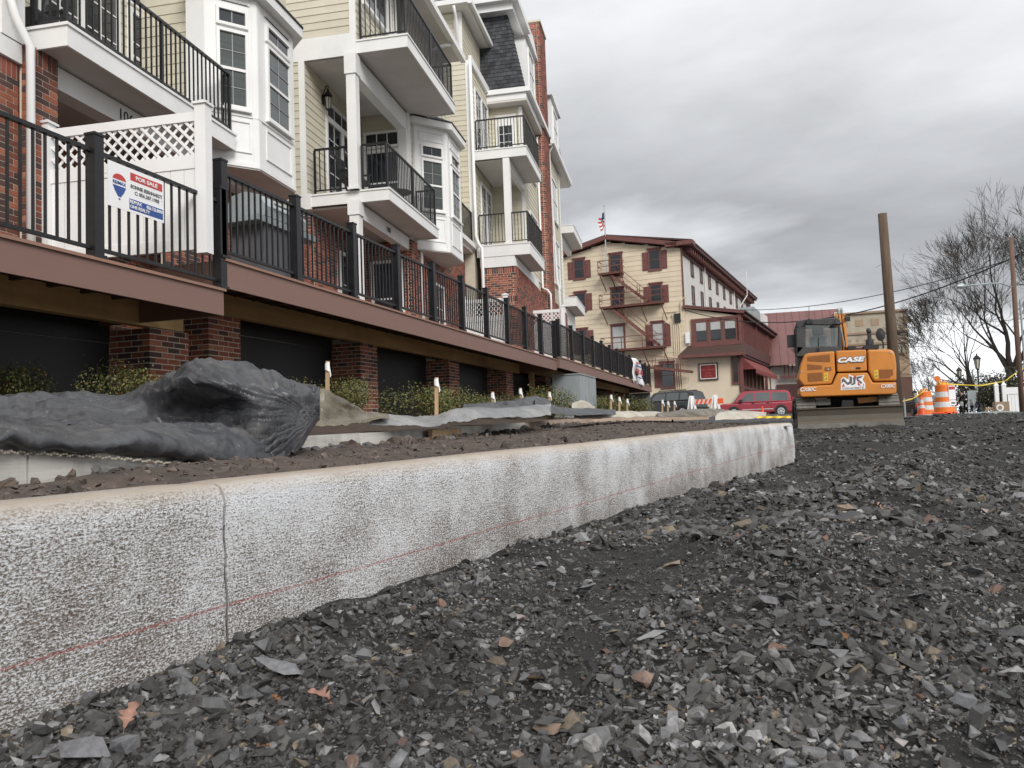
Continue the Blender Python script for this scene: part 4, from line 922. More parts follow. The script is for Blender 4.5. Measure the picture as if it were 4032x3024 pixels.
# plastic bag sign on the farthest railing
bxs=-5.40; t=T('bag_sign','white plastic bag for sale sign hung on the farthest railing','sign',(bxs,37,2.3))
def bagp(u,v): return (bxs+.05*math.sin(u*5+v*3)+.03*math.sin(v*9),35.7+3.0*u+(.35*v*v if u>.5 else 0)+.1*math.sin(v*6),3.04-1.12*v+.05*math.sin(u*4))
m=MB(); m.grid(bagp,14,14); b=t.mb('bag',m,'sign_board',smooth=True); md=b.modifiers.new('t','SOLIDIFY'); md.thickness=.004
text('FOR SALE','decal_red',b,Vector((bxs+.11,37.35,2.50))-t.o,RT,2.1,.25,.03)
m=MB(); m.box((bxs+.085,36.5,2.72),(bxs+.10,38.2,2.78)); m.box((bxs+.085,36.7,2.20),(bxs+.10,38.0,2.26)); t.mb('blue_line',m,'decal_blue',b); m=MB(); m.box((bxs+.085,36.6,2.86),(bxs+.10,37.6,2.92)); t.mb('red_line',m,'decal_red',b)
# ---------------------------------------------------------------- the row of townhouses (frame turned six degrees from the deck)
H90=math.pi/2
def slab(t,name,n0,n1,s0,s1,z0,z1,mat,parent=None): m=MB(); m.box((n0,s0,z0),(n1,s1,z1)); return t.mb(name,m,mat,parent)
def balcony(t,n0,n1,s0,s1,zt,fh,parent=None):      # white boxed balcony floor: fascia pieces, cap and soffit
    m=MB(); m.box((n0,s0+.03,zt-.09),(n1-.03,s1-.03,zt-.01)); m.box((n0,s0+.032,zt-fh+.02),(n1-.032,s1-.032,zt-fh+.04)); b=t.mb('balcony_floor',m,'soffit')
    t.cube('fascia',(n1-.03,s0,zt-fh),(n1,s1,zt-.035),'white_trim'); t.cube('fascia',(n0,s0,zt-fh),(n1-.031,s0+.03,zt-.035),'white_trim'); t.cube('fascia',(n0,s1-.03,zt-fh),(n1-.031,s1,zt-.035),'white_trim')
    m=MB(); m.box((n0,s0-.02,zt-.034),(n1+.02,s1+.02,zt)); t.mb('balcony_cap',m,'white_trim')
    return b
def bay(t,n,s0,s1,wall_n,zb,zt,wz0,wz1,tz0,tz1,roof=.45,blind=True):
    d=n-wall_n; L45=d*math.sqrt(2)
    poly=[(wall_n-.3,s0-d),(wall_n,s0-d),(n,s0),(n,s1),(wall_n,s1+d),(wall_n-.3,s1+d)]
    m=MB(); m.prism(poly,(0,0,zt-zb),(0,0,zb),((1,0,0),(0,1,0))); b=t.mb('bay_body',m,'white_trim')
    m=MB(); q=[(x+(.012 if i in (2,3) else 0),y) for i,(x,y) in enumerate(poly)]; m.prism([(x*1,y) for x,y in poly],(0,0,.02),(0,0,zb-.022),((1,0,0),(0,1,0))); t.mb('bay_soffit',m,'soffit',b)
    wl=Wall(t,wall_n,s0-d,math.pi/4); wf=Wall(t,n,s0,H90); wr=Wall(t,n,s1,H90+math.pi/4)
    F=s1-s0
    for w,a,c in ((wl,.17,L45-.14),(wf,.26,F-.16)):
        w.window(a,c,wz0,wz1,2,4,True,'glass_blind' if blind else 'glass_dark',o=.0,fw=.05,parent=b,mt=.011,mm='muntin')
        w.window(a,c,tz0,tz1,2,1,False,'glass_dark',o=.0,fw=.045,parent=b,sill=False,name='transom',mt=.012,mm='muntin')
        w.panel(a-.03,c+.03,zb+.22,wz0-.16,0,parent=b); w.panel(a-.03,c+.03,tz1+.10,zt-.1,0,parent=b)
    m=MB()
    for w,a,c in ((wl,0,L45),(wf,0,F)):
        for z,hh in ((zb,.07),(wz0-.10,.03)): w.addbox(m,a+.004,c-.004,z,z+hh,.0,.018)
        for u in (a,c-.09): w.addbox(m,u+.004,u+.085,zb+.071,zt-.02,0,.012)
    t.mb('corner_board',m,'white_trim',b)
    # little hipped roof
    e=.16; P0=[(wall_n-.3,s0-d-e*1.2),(wall_n+e*.4,s0-d-e),(n+e,s0-e*.4),(n+e,s1+e*.4),(wall_n+e*.4,s1+d+e),(wall_n-.3,s1+d+e*1.2)]
    m=MB(); m.prism(P0,(0,0,.16),(0,0,zt),((1,0,0),(0,1,0))); t.mb('bay_eave',m,'white_trim',b)
    m=MB(); P1=[(x+(.02 if x>wall_n else 0),y) for x,y in P0]; cx_,cy_=wall_n-.3,(s0+s1)/2; P2=[(wall_n-.3,s0-d*.3),(wall_n-.15,s0),(wall_n+.02,s0+.2),(wall_n+.02,s1-.2),(wall_n-.15,s1),(wall_n-.3,s1+d*.3)]
    vs=[(x,y,zt+.161) for x,y in P1]+[(x,y,zt+.19) for x,y in P1]+[(x,y,zt+.19+roof) for x,y in P2]; fs=[]
    for k in range(6):
        k2=(k+1)%6; fs+=[(k,k2,6+k2,6+k),(6+k,6+k2,12+k2,12+k)]
    fs+=[(5,4,3,2,1,0),(12,13,14,15,16,17)]; m.add(vs,fs); t.mb('bay_roof',m,'roof_edge',b)
    return b
def spout(t,pts,r=.045,parent=None): m=MB(); m.tube(pts,r,8); return t.mb('downspout',m,'white_vinyl',parent,smooth=True)
def column(t,n,s,z0,z1,w=.2,capz=None,parent=None):
    m=MB(); m.box((n-w/2,s-w/2,z0),(n+w/2,s+w/2,z1)); m.box((n-w/2-.02,s-w/2-.02,z0),(n+w/2+.02,s+w/2+.02,z0+.05))
    if capz: m.box((n-w/2-.025,s-w/2-.025,capz),(n+w/2+.025,s+w/2+.025,z1-.001)); 
    return t.mb('column',m,'white_trim',parent)
def slider(w,u0,u1,z0,z1,transom=.3,parent=None):
    g=w.window(u0,(u0+u1)/2,z0,z1-transom,2,5,False,'glass_dark',o=.01,fw=.06,sill=False,name='patio_door',parent=parent); w.window((u0+u1)/2+.001,u1,z0,z1-transom,2,5,False,'glass_dark',o=.012,fw=.06,sill=False,name='patio_door',parent=parent)
    if transom: w.window(u0,u1,z1-transom+.002,z1,4,1,False,'glass_dark',o=.01,fw=.05,sill=False,name='transom',parent=parent)
def lantern(t,p):
    p=Vector(p); m=MB(); m.lathe([(.02,.0),(.085,.03),(.10,.035),(.04,.12),(.025,.14),(.03,.17),(.008,.21)],p+Vector((.12,0,.0)),8); m.tube([p+Vector((0,0,-.05)),p+Vector((.02,0,.12)),p+Vector((.08,0,.26)),p+Vector((.13,0,.26)),p+Vector((.12,0,.19))],.012,6); m.box(p+Vector((-.01,-.05,-.14)),p+Vector((.015,.05,.06)))
    for k in range(6):
        a=k*math.pi/3; m.bar(p+Vector((.12+.075*math.cos(a),.075*math.sin(a),.0)),p+Vector((.12+.05*math.cos(a),.05*math.sin(a),-.24)),.01)
    m.lathe([(.055,-.26),(.055,-.24),(.03,-.28)],p+Vector((.12,0,0)),8); b=t.mb('wall_lantern',m,'rail_black')
    m=MB(); m.lathe([(.048,-.24),(.07,0)],p+Vector((.12,0,0)),6); t.mb('lantern_glass',m,'lantern_glass',b)
# ======== first house (left)
h=T('townhouse','nearest townhouse at left with long white balcony and tall bay window','house',(-8,9.5,1.65),B6); h.bb=285
zf=4.62
Wp=Wall(h,-6.64,7.34,H90)
Wp.bricks(0,.42,1.55,4.38,soldier=(4.16,),tl=0,tr=0)                     # pilaster carrying the balcony
Wl=Wall(h,-6.75,3.6,H90); Wl.bricks(2.75,3.72,1.60,4.14,soldier=(3.94,))
h.cube('belt_board',(-6.8,3.0,4.15),(-6.71,7.33,4.36),'white_trim')
Wl.siding(-.6,3.46,4.37,9.0,.16)
h.cube('corner_board',(-6.85,7.05,4.37),(-6.70,7.36,9.0),'white_trim')
m=MB(); m.box((-9.5,3.0,1.5),(-6.87,7.30,9)); m.box((-9.6,7.28,1.5),(-8.05,13.2,9.0)); h.mb('wall_core',m,'siding')
spout(h,[(-6.64,7.10,9),(-6.64,7.10,4.75),(-6.60,7.13,4.55),(-6.56,7.28,4.30),(-6.56,7.28,1.7)],.045)
Wk=Wall(h,-8.0,7.4,H90); hb_=h.bb; h.bb=0; Wk.bricks(0,5,1.7,4.3,soldier=(4.1,)); h.bb=hb_-60
balcony(h,-7.9,-6.25,7.45,10.9,zf,.26)
rail(h,[(-6.70,7.5),(-6.31,7.5),(-6.31,9.2),(-6.31,10.84),(-6.70,10.84)],zf,.90,.105)
h.cube('porch_beam',(-6.95,7.72,4.10),(-6.72,13.0,4.36),'white_trim'); slab(h,'porch_ceiling',-8.0,-6.96,7.46,11.0,4.33,4.36,'soffit')
text('106','rail_black',h.r,Vector((-6.715,9.05,4.22))-h.o,RT,.26,.14)
Wr=Wall(h,-7.9,7.3,H90); Wr.siding(.3,5.6,zf,9,.16); slider(Wr,1.55,3.15,zf+.02,zf+2.25,.0); Wr.window(3.35,4.75,zf+.6,zf+2.1,2,3,True,'glass_dark'); Wr.window(3.35,4.75,zf+2.15,zf+2.6,3,1,False,'glass_dark',sill=False,name='transom')
Wr.box('casing',4.78,5.0,zf,9,.0,.05,'white_trim'); Wr.box('corner_board',5.1,5.38,zf-.3,9,.0,.5,'white_trim')
Wk=Wall(h,-7.9,10.95,0); Wk.siding(0,1.15,zf-.2,9,.16)
h.cube('wall_core',(-7.9,10.97,zf-.2),(-6.72,13.6,9),'siding')
bay(h,-6.06,11.25,12.47,-6.62,4.17,6.85,5.05,6.28,6.33,6.62)
h.cube('corner_board',(-6.74,10.93,4.4),(-6.58,11.05,9),'white_trim')
# ground-floor brick below the bay with a window, seen over the railing
Wq=Wall(h,-7.0,10.3,H90); h.bb=max(h.bb,0); Wq.bricks(0,4.7,1.95,4.2,soldier=(3.55,)); Wq.window(2.2,3.6,2.0,3.55,2,2,True,'glass_dark',o=.03)
if h.st: o=h.mb('brick',h.st,'brick_far'); o['kind']='stuff'
# ======== second house
h=T('townhouse','middle townhouse with two stacked white balconies, square column and lantern','house',(-7,17,1.98),B6); h.bb=285
z2,z3=4.92,8.0
Ws=Wall(h,-9.0,15.0,0)         # flank facing the camera: u = n+9
m=MB(); m.box((-9,15.02,8.0),(-5.93,21.6,10.9)); m.box((-9,15.02,4.7),(-7.08,23.2,8.0)); m.box((-9,18.1,1.9),(-5.93,23.2,8.0)); m.box((-9,15.2,1.9),(-7.2,18.1,4.75)); h.mb('wall_core',m,'siding')
Ws.siding(0,3.0,8.17,11,.158); Ws.siding(1.3,1.86,4.95,7.86,.158); 
Ws.box('band_board',0,3.10,7.70,8.16,0,.03,'white_trim'); Ws.box('corner_board',2.97,3.105,8.16,11,0,.03,'white_trim'); Ws.box('door_casing',1.84,1.97,4.7,7.70,0,.03,'white_trim')
Ws.box('corner_trim',1.6,2.05,4.62,4.94,-.04,.028,'white_trim')
slab(h,'porch_ceiling',-7.05,-5.95,15.05,18.05,7.70,7.74,'soffit')
m=MB(); m.box((-6.12,15.0,7.28),(-5.90,18.1,7.69)); h.mb('porch_beam',m,'white_trim')
column(h,-6.0,15.0,z2,7.70,.2,7.28); column(h,-6.0,15.0,1.98,4.70,.2,4.40)
m=MB(); m.box((-6.10,15.0,4.36),(-5.90,18.1,4.66)); h.mb('porch_beam',m,'white_trim')
h.cube('pilaster',(-6.10,18.0,z2),(-5.88,18.12,7.28),'white_trim')
balcony(h,-7.04,-5.29,15.0,18.45,z2,.25); slab(h,'porch_ceiling',-7.1,-5.95,15.1,18.05,4.62,4.66,'soffit')
rail(h,[(-6.88,15.05),(-6.13,15.05)],z2,.93); rail(h,[(-5.86,15.05),(-5.35,15.05),(-5.35,16.7),(-5.35,18.4),(-5.8,18.4)],z2,.93)
balcony(h,-5.93,-4.82,15.0,18.6,z3,.27); rail(h,[(-5.82,15.05),(-4.88,15.05),(-4.88,16.8),(-4.88,18.55),(-5.8,18.55)],z3,.95)
Wr=Wall(h,-7.05,15.0,H90); Wr.siding(.02,3.1,z2,7.70,.158); slider(Wr,.98,2.7,z2+.02,7.30,.38)
lantern(h,(-7.03,15.86,7.28))
We=Wall(h,-7.05,18.08,0); We.siding(.02,1.1,z2,7.7,.158); We.window(.08,1.0,5.2,6.85,1,1,True,'glass_dark',fw=.08); We.window(.08,1.0,6.88,7.3,3,1,False,'glass_dark',fw=.06,sill=False,name='transom')
text('108','rail_black',h.r,Vector((-5.894,16.62,4.50))-h.o,RT,.24,.12)
# third-floor front
Wf=Wall(h,-5.9,15.0,H90); Wf.siding(0,6.6,8.0,11,.158); Wf.window(.38,1.85,8.98,10.7,2,2,True,'glass_dark'); Wf.window(2.3,3.1,8.05,10.6,1,1,True,'glass_blind',fw=.1); Wf.box('casing',2.02,2.14,8.0,11,.0,.04,'white_trim')
m=MB(); m.box((-6.2,14.9,10.42),(-5.32,21.45,10.5)); h.mb('eave_soffit',m,'soffit'); m=MB(); m.box((-5.34,14.9,10.36),(-5.20,21.45,10.52)); h.mb('gutter',m,'white_vinyl'); m=MB(); m.box((-6.3,14.9,10.53),(-5.36,21.4,10.57)); h.mb('roof',m,'roof_edge')
spout(h,[(-5.3,20.3,10.36),(-5.45,20.0,10.2),(-5.82,19.9,10.05),(-5.82,19.9,8.1)],.045)
spout(h,[(-5.83,18.75,7.5),(-5.83,18.75,2.0)],.045)
Wf.siding(3.15,8.3,5.0,8.0,.158); Wf.box('corner_board',3.1,3.3,4.6,8.0,.0,.03,'white_trim')
bay(h,-5.2,19.14,20.38,-5.85,4.48,7.55,5.46,6.74,6.80,7.10,blind=True)
# brick ground floor
Wb=Wall(h,-7.05,15.0,H90); Wb.bricks(.0,3.1,1.98,4.62,soldier=(4.40,)); Wb.window(1.45,2.5,2.0,4.1,2,3,False,'glass_dark',name='patio_door',sill=False,o=.03)
Wb=Wall(h,-7.35,15.0,0); Wb.bricks(0,.38,1.98,4.72,soldier=(4.5,))
Wb=Wall(h,-7.05,18.08,0); Wb.bricks(.0,1.0,1.98,4.6); Wb.window(.18,1.0,2.3,4.15,1,2,True,'glass_dark',o=.03)
Wb=Wall(h,-6.05,18.05,0); Wb.bricks(0,.20,1.98,4.62,tr=1); Wb=Wall(h,-5.85,18.05,H90); Wb.bricks(.0,.9,1.98,4.62,tl=2)
Wb=Wall(h,-5.88,18.95,H90); Wb.bricks(0,4.3,1.98,5.35,soldier=(5.14,3.9)); Wb.window(.75,1.75,2.05,3.9,2,3,True,'glass_dark',o=.03); 
m=MB(); m.box((-6.0,20.9,5.36),(-5.62,23.25,5.46)); m.box((-6.0,20.9,5.461),(-5.50,23.25,5.60)); h.mb('cornice',m,'white_trim'); rail(h,[(-5.62,20.95),(-5.62,23.2)],5.62,.95,.11)
if h.st: o=h.mb('brick',h.st,'brick_far'); o['kind']='stuff'
# ======== third house
h=T('townhouse','townhouse with slate coloured mansard roof and tall brick chimney','house',(-6,26,2.0),B6); h.bb=210
z2,z3=5.58,8.5
m=MB(); m.box((-9,23.28,2.0),(-5.58,30,11.3)); m.box((-5.58,26.03,2.0),(-4.46,30.0,11.2)); m.box((-9,23.55,11.3),(-5.98,26.1,13.0)); h.mb('wall_core',m,'siding')
Ws=Wall(h,-8.0,23.25,0); Ws.siding(1.2,2.37,5.5,11.25,.158); Ws.box('corner_board',2.34,2.48,5.5,11.3,0,.03,'white_trim')
Wn=Wall(h,-5.55,23.25,H90); Wn.siding(0,2.75,z2,11.25,.158); Wn.box('frieze_board',0,2.75,11.2,11.45,0,.09,'white_trim'); slider(Wn,.95,2.4,z2+.02,z2+2.25,0); slider(Wn,.55,2.3,z3+.02,z3+2.2,0)
spout(h,[(-5.48,23.14,11.2),(-5.48,23.14,5.85),(-5.40,23.1,5.6),(-5.3,23.1,5.45),(-5.3,23.1,2.1)],.05)
Ub=Wall(h,-8.2,23.5,0); Ub.siding(.5,2.2,11.3,12.95,.15); Ub.box('corner_board',2.18,2.42,11.3,12.98,0,.03,'white_trim'); Un=Wall(h,-5.8,23.5,H90); Un.siding(0,2.4,11.4,12.9,.15)
m=MB(); m.box((-9,23.1,12.99),(-5.45,26.2,13.07)); m.box((-5.47,23.08,12.99),(-5.35,26.2,13.14)); m.box((-9,23.0,12.99),(-5.47,23.1,13.14)); h.mb('upper_eave',m,'white_trim'); m=MB(); m.box((-9,23.05,13.15),(-5.38,26.2,13.2)); h.mb('upper_roof',m,'roof_edge')
spout(h,[(-5.9,23.02,12.95),(-5.9,23.2,12.75),(-5.9,23.35,12.5),(-5.9,23.4,11.4)],.045)
# balconies in the corner
for zb,fh in ((z2,.36),(z3,.30)):
    balcony(h,-5.5,-3.88,23.3,26.05,zb,fh); rail(h,[(-5.42,23.35),(-4.62,23.35)] if zb==z2 else [(-5.42,23.35),(-3.94,23.35)],zb,.93,.1,mat='rail_bronze'); rail(h,[(-4.42,23.35),(-3.94,23.35),(-3.94,24.7),(-3.94,26.0)] if zb==z2 else [(-3.94,23.352),(-3.94,24.7),(-3.94,26.0)],zb,.93,.1,mat='rail_bronze')
slab(h,'skirt_panel',-5.42,-4.36,23.32,23.4,4.90,5.22,'white_trim'); slab(h,'porch_beam',-4.55,-4.34,23.41,27.6,4.92,5.2,'white_trim')
column(h,-4.52,23.42,z2,z3-.3,.2); slab(h,'porch_beam',-4.6,-4.44,23.55,26.1,z3-.55,z3-.28,'white_trim'); slab(h,'porch_ceiling',-5.5,-4.6,23.4,26,z3-.34,z3-.31,'soffit')
Wd=Wall(h,-5.55,26.0,0); Wd.siding(0,1.10,z2,10.75,.158); Wd.box('corner_board',1.0,1.12,z2,10.8,0,.03,'white_trim'); Wd.window(.28,.82,z3+.55,z3+1.75,3,4,False,'glass_dark',fw=.05,name='door_light',sill=False); Wd.box('door',.2,.9,z3+.02,z3+2.1,0,.018,'white_trim')
Wo=Wall(h,-4.45,26.0,H90); Wo.siding(0,2.9,5.3,10.75,.158); Wo.window(.7,2.3,z2+.35,z2+1.9,3,2,True,'glass_curtain'); Wo.window(.8,2.3,z3+.3,z3+1.9,2,2,True,'glass_dark')
spout(h,[(-4.2,29.5,11.2),(-4.25,29.3,10.9),(-4.38,28.75,10.75),(-4.38,28.75,5.15),(-4.2,28.75,5.05),(-4.1,28.75,4.9),(-4.1,28.75,3.7)],.04)
# eave, gutter, mansard
m=MB(); m.box((-5.8,25.6,10.86),(-4.2,30.0,10.92)); h.mb('eave_soffit',m,'soffit'); m=MB(); m.box((-5.64,25.52,11.13),(-4.05,25.66,11.29)); m.box((-4.19,25.661,11.13),(-4.05,30.0,11.29)); m.box((-5.64,25.6,10.93),(-4.2,25.7,11.12)); m.box((-4.3,25.701,10.93),(-4.2,30,11.12)); h.mb('gutter',m,'white_vinyl')
sb,st_=25.72,26.25; zb,zt=11.28,14.15; nb0,nb1,nt0,nt1=-5.75,-4.25,-6.0,-4.86
m=MB(); m.add([(nb0,sb+.03,zb),(nb1-.03,sb+.03,zb),(nb1-.03,31,zb),(nb0,31,zb),(nt0,st_+.03,zt),(nt1-.03,st_+.03,zt),(nt1-.03,31,zt),(nt0,31,zt)],[(3,2,1,0),(4,5,6,7),(0,1,5,4),(1,2,6,5),(2,3,7,6),(3,0,4,7)]); roof=h.mb('mansard_roof',m,'roof_edge')
nr=20
for k in range(nr):
    f0,f1=k/nr,(k+1.25)/nr; f1=min(f1,1)
    a0,a1=nb0+(nt0-nb0)*f0,nb1+(nt1-nb1)*f0; u=a0-(.0 if k%2 else .1)
    while u<a1-.02:
        e_=min(u+.2+R.choice((0,0,.02,-.02)),a1); lo=max(u,a0); i=.004
        S0=sb+(st_-sb)*f0; S1=sb+(st_-sb)*f1; za,zc=zb+(zt-zb)*f0,zb+(zt-zb)*f1; dn=(nt1-nb1)*(f1-f0) if e_>=a1-.01 else 0
        q=MB(); q.add([(lo+i,S0-.022,za),(e_-i,S0-.022,za),(e_-i+dn,S1-.004,zc),(lo+i,S1-.004,zc),(lo+i,S0+.01,za),(e_-i,S0+.01,za),(e_-i+dn,S1+.02,zc),(lo+i,S1+.02,zc)],[(0,1,2,3),(7,6,5,4),(0,4,5,1),(1,5,6,2),(2,6,7,3),(3,7,4,0)])
        h.mb('shingle',q,'shingle',roof); u=e_
    q=MB(); c0=Vector((a1,sb+(st_-sb)*f0,zb+(zt-zb)*f0)); a1b=nb1+(nt1-nb1)*f1; c1=Vector((a1b,sb+(st_-sb)*f1,zb+(zt-zb)*f1)); q.add([c0+Vector((-.12,-.035,0)),c0+Vector((.03,-.03,0)),c0+Vector((.035,.14,0)),c1+Vector((-.12,-.01,0)),c1+Vector((.012,-.01,0)),c1+Vector((.012,.14,0))],[(0,1,4,3),(1,2,5,4),(0,2,1),(3,4,5)]); h.mb('hip_shingle',q,'shingle',roof)
m=MB(); m.box((-6.3,25.9,14.16),(-4.6,31,14.40)); m.box((-6.5,25.7,14.401),(-4.4,31,14.62)); h.mb('roof_cornice',m,'white_trim')
# dormer on the street slope
m=MB(); m.box((-5.2,26.6,11.55),(-4.32,28.5,13.55)); d=h.mb('dormer',m,'white_trim',roof); m=MB(); m.add([(-4.2,26.45,13.5),(-4.2,28.65,13.5),(-4.2,27.55,14.0),(-5.4,26.45,13.5),(-5.4,28.65,13.5),(-5.4,27.55,14.0)],[(0,1,2),(5,4,3),(0,2,5,3),(2,1,4,5),(1,0,3,4)]); h.mb('dormer_gable',m,'white_trim',d)
Wz=Wall(h,-4.32,26.6,H90); Wz.window(.35,1.55,11.85,13.3,2,2,True,'glass_curtain',o=.0,parent=d)
# chimney
C0=Wall(h,-4.75,28.9,0); C1=Wall(h,-4.15,28.9,H90); h.bb=40
C0.bricks(0,.6,2.0,15.15,tr=1,soldier=(14.6,)); C1.bricks(0,1.4,2.0,15.15,tl=2,soldier=(14.6,))
slab(h,'chimney_cap',-4.8,-4.1,28.85,30.35,15.16,15.24,'mortar')
# lower brick
h.bb=130
K0=Wall(h,-5.42,23.36,0); K0.bricks(0,1.07,2.0,4.9,soldier=(4.69,3.82),tr=1)
K1=Wall(h,-4.35,23.36,H90); K1.bricks(0,5.5,2.0,4.9,soldier=(4.69,3.82),tl=2,skip=lambda u,z:False)
if h.st: o=h.mb('brick',h.st,'brick_far'); o['kind']='stuff'
# ======== fourth house (end of the row)
h=T('townhouse','farthest townhouse at the end of the row, with corner balconies','house',(-6,33,2.0),B6); h.bb=60
m=MB(); m.box((-9,30.3,2.0),(-4.32,34.0,11.0)); m.box((-9,30.3,11.0),(-4.6,34.0,13.3)); m.box((-9,34,2),(-5.2,41,9)); h.mb('wall_core',m,'siding')
Wo=Wall(h,-4.3,30.3,H90); Wo.siding(0,3.7,5.0,10.9,.158); Wo.window(.8,2.6,5.75,7.6,3,2,True,'glass_curtain'); Wo.window(.8,2.6,8.4,10.1,3,2,True,'glass_curtain'); Wo.box('corner_board',3.55,3.72,2,11,0,.03,'white_trim')
m=MB(); m.box((-4.9,30.3,10.95),(-4.05,36,11.01)); h.mb('eave_soffit',m,'soffit'); m=MB(); m.box((-4.10,30.3,11.02),(-3.95,36,11.2)); h.mb('gutter',m,'white_vinyl'); m=MB(); m.add([(-4.1,30.3,11.2),(-4.1,36,11.2),(-4.6,36,13.4),(-4.6,30.3,13.4)],[(0,1,2,3)]); m.box((-5.5,30.3,11.2),(-4.65,36,13.35)); h.mb('mansard_roof',m,'shingle')
m=MB(); m.box((-5.2,31.2,11.3),(-4.15,33.4,13.3)); m.add([(-4.05,31.0,13.25),(-4.05,33.6,13.25),(-4.05,32.3,13.7),(-5.4,31.0,13.25),(-5.4,33.6,13.25),(-5.4,32.3,13.7)],[(0,1,2),(5,4,3),(0,2,5,3),(2,1,4,5),(1,0,3,4)]); d=h.mb('dormer',m,'white_trim')
Wz=Wall(h,-4.15,31.2,H90); Wz.window(.4,1.7,11.6,13.0,2,2,True,'glass_curtain',o=0,parent=d)
spout(h,[(-4.05,30.5,11.0),(-4.2,30.6,10.8),(-4.22,30.7,10.6),(-4.22,31.5,6.0),(-4.15,31.6,5.6),(-4.15,31.6,2.5)],.05)
Wb=Wall(h,-4.28,30.3,H90); Wb.bricks(0,4.6,2.0,5.0,soldier=(4.6,))
for zb,fh in ((5.85,.42),(9.1,.36)): balcony(h,-5.2,-3.9,35.4,38.9,zb,fh)
column(h,-4.55,35.6,5.85,8.75,.2); slab(h,'porch_beam',-4.65,-4.45,35.75,39,8.45,8.74,'white_trim'); slab(h,'bracket',-4.7,-4.4,35.5,39,4.7,5.42,'white_trim')
if h.st: o=h.mb('brick',h.st,'brick_far'); o['kind']='stuff'
# ---------------------------------------------------------------- privacy fences on the decks
def privacy(label,n0,n1,s,zb,zt,lat=.36,ang=B6,xs=True):
    t=T('privacy_fence',label,'fence',((n0+n1)/2,s,zb),ang); w=.125
    for n in (n0,n1):
        m=MB(); m.box((n-w/2,s-w/2,zb),(n+w/2,s+w/2,zt+.06)); m.box((n-w/2-.02,s-w/2-.02,zt+.06),(n+w/2+.02,s+w/2+.02,zt+.085)); 
        m.add([(n-w/2-.012,s-w/2-.012,zt+.086),(n+w/2+.012,s-w/2-.012,zt+.086),(n+w/2+.012,s+w/2+.012,zt+.086),(n-w/2-.012,s+w/2+.012,zt+.086),(n,s,zt+.13)],[(0,1,4),(1,2,4),(2,3,4),(3,0,4),(3,2,1,0)]); t.mb('post',m,'white_vinyl')
    a,b=n0+w/2,n1-w/2
    t.cube('rail',(a,s-.022,zt-.10),(b,s+.022,zt),'white_vinyl'); t.cube('rail',(a,s-.022,zt-.10-lat-.15),(b,s+.022,zt-.10-lat),'white_vinyl'); t.cube('rail',(a,s-.022,zb+.05),(b,s+.022,zb+.17),'white_vinyl')
    n=int((b-a)/.15); 
    for k in range(n): t.cube('slat',(a+(b-a)*k/n+.003,s-.011,zb+.17),(a+(b-a)*(k+1)/n-.003,s+.011,zt-.10-lat-.15),'white_vinyl')
    z0,z1=zt-.10-lat,zt-.10; st=.133
    for sg,o in ((1,.006),(-1,-.006)):
        k=-lat
        while k<(b-a):
            u0,u1=k,k+lat; v0,v1=(z0,z1)
            c0,c1=max(0,u0),min(b-a,u1)
            if c1-c0>.02:
                f0,f1=(c0-u0)/lat,(c1-u0)/lat; za,zc=(v0+lat*f0,v0+lat*f1) if sg>0 else (v1-lat*f0,v1-lat*f1)
                m=MB(); m.bar((a+c0,s+o,za),(a+c1,s+o,zc),.010,.030,up=(0,0,1)); t.mb('lattice_strip',m,'white_vinyl')
            k+=st
privacy('white vinyl privacy fence with lattice top behind the for sale board',-6.62,-4.72,7.58,1.97,3.50)
privacy('far white vinyl privacy fence with lattice top below the chimney house',-5.2,-3.35,26.2,2.0,3.95)
privacy('white privacy fence with lattice seen through the middle deck railing',-5.35,-4.2,20.9,1.99,3.55)
# covered grill and furniture
t=T('gas_grill','grey lidded gas grill on the middle deck behind the railing','grill',(-5.9,9.0,1.99)); 
m=MB(); m.box((-6.35,8.65,2.02),(-5.85,9.55,2.75)); t.mb('cabinet',m,'print_grey'); m=MB(); m.box((-6.4,8.45,2.72),(-5.8,9.85,2.80)); t.mb('side_shelf',m,'galv')
m=MB(); m.prism([(-.28,0),(.28,0),(.30,.12),(.2,.27),(.0,.33),(-.2,.29),(-.28,.15)],(0,.95,0),(-6.1,8.62,2.82),((1,0,0),(0,0,1))); l=t.mb('lid',m,'galv'); m=MB(); m.tube([(-5.76,8.75,2.98),(-5.74,9.4,2.98)],.018,8); t.mb('handle',m,'steel',l)
def chair(n,s,z,label):
    t=T('patio_chair',label,'chair',(n,s,z),B6); m=MB(); m.box((n-.25,s-.25,z+.40),(n+.25,s+.25,z+.44)); t.mb('seat',m,'black_plastic'); m=MB()
    for k in range(6): m.bar((n-.24,s-.2+.08*k,z+.45),(n-.34,s-.2+.08*k,z+.95),.03)
    m.bar((n-.34,s-.25,z+.95),(n-.34,s+.25,z+.95),.04); t.mb('backrest',m,'black_plastic')
    for a in (-.23,.23):
        for b in (-.23,.23): m=MB(); m.bar((n+a,s+b,z),(n+a,s+b,z+.40),.035); t.mb('leg',m,'black_plastic')
        m=MB(); m.bar((n-.27,s+a,z+.62),(n+.27,s+a,z+.62),.05,.03); m.bar((n+.22,s+a,z+.42),(n+.22,s+a,z+.62),.03); t.mb('armrest',m,'black_plastic')
chair(-6.3,15.75,4.92,'black slatted patio chair on the lower middle balcony'); chair(-7.2,8.0,4.62,'black patio chair on the nearest balcony')
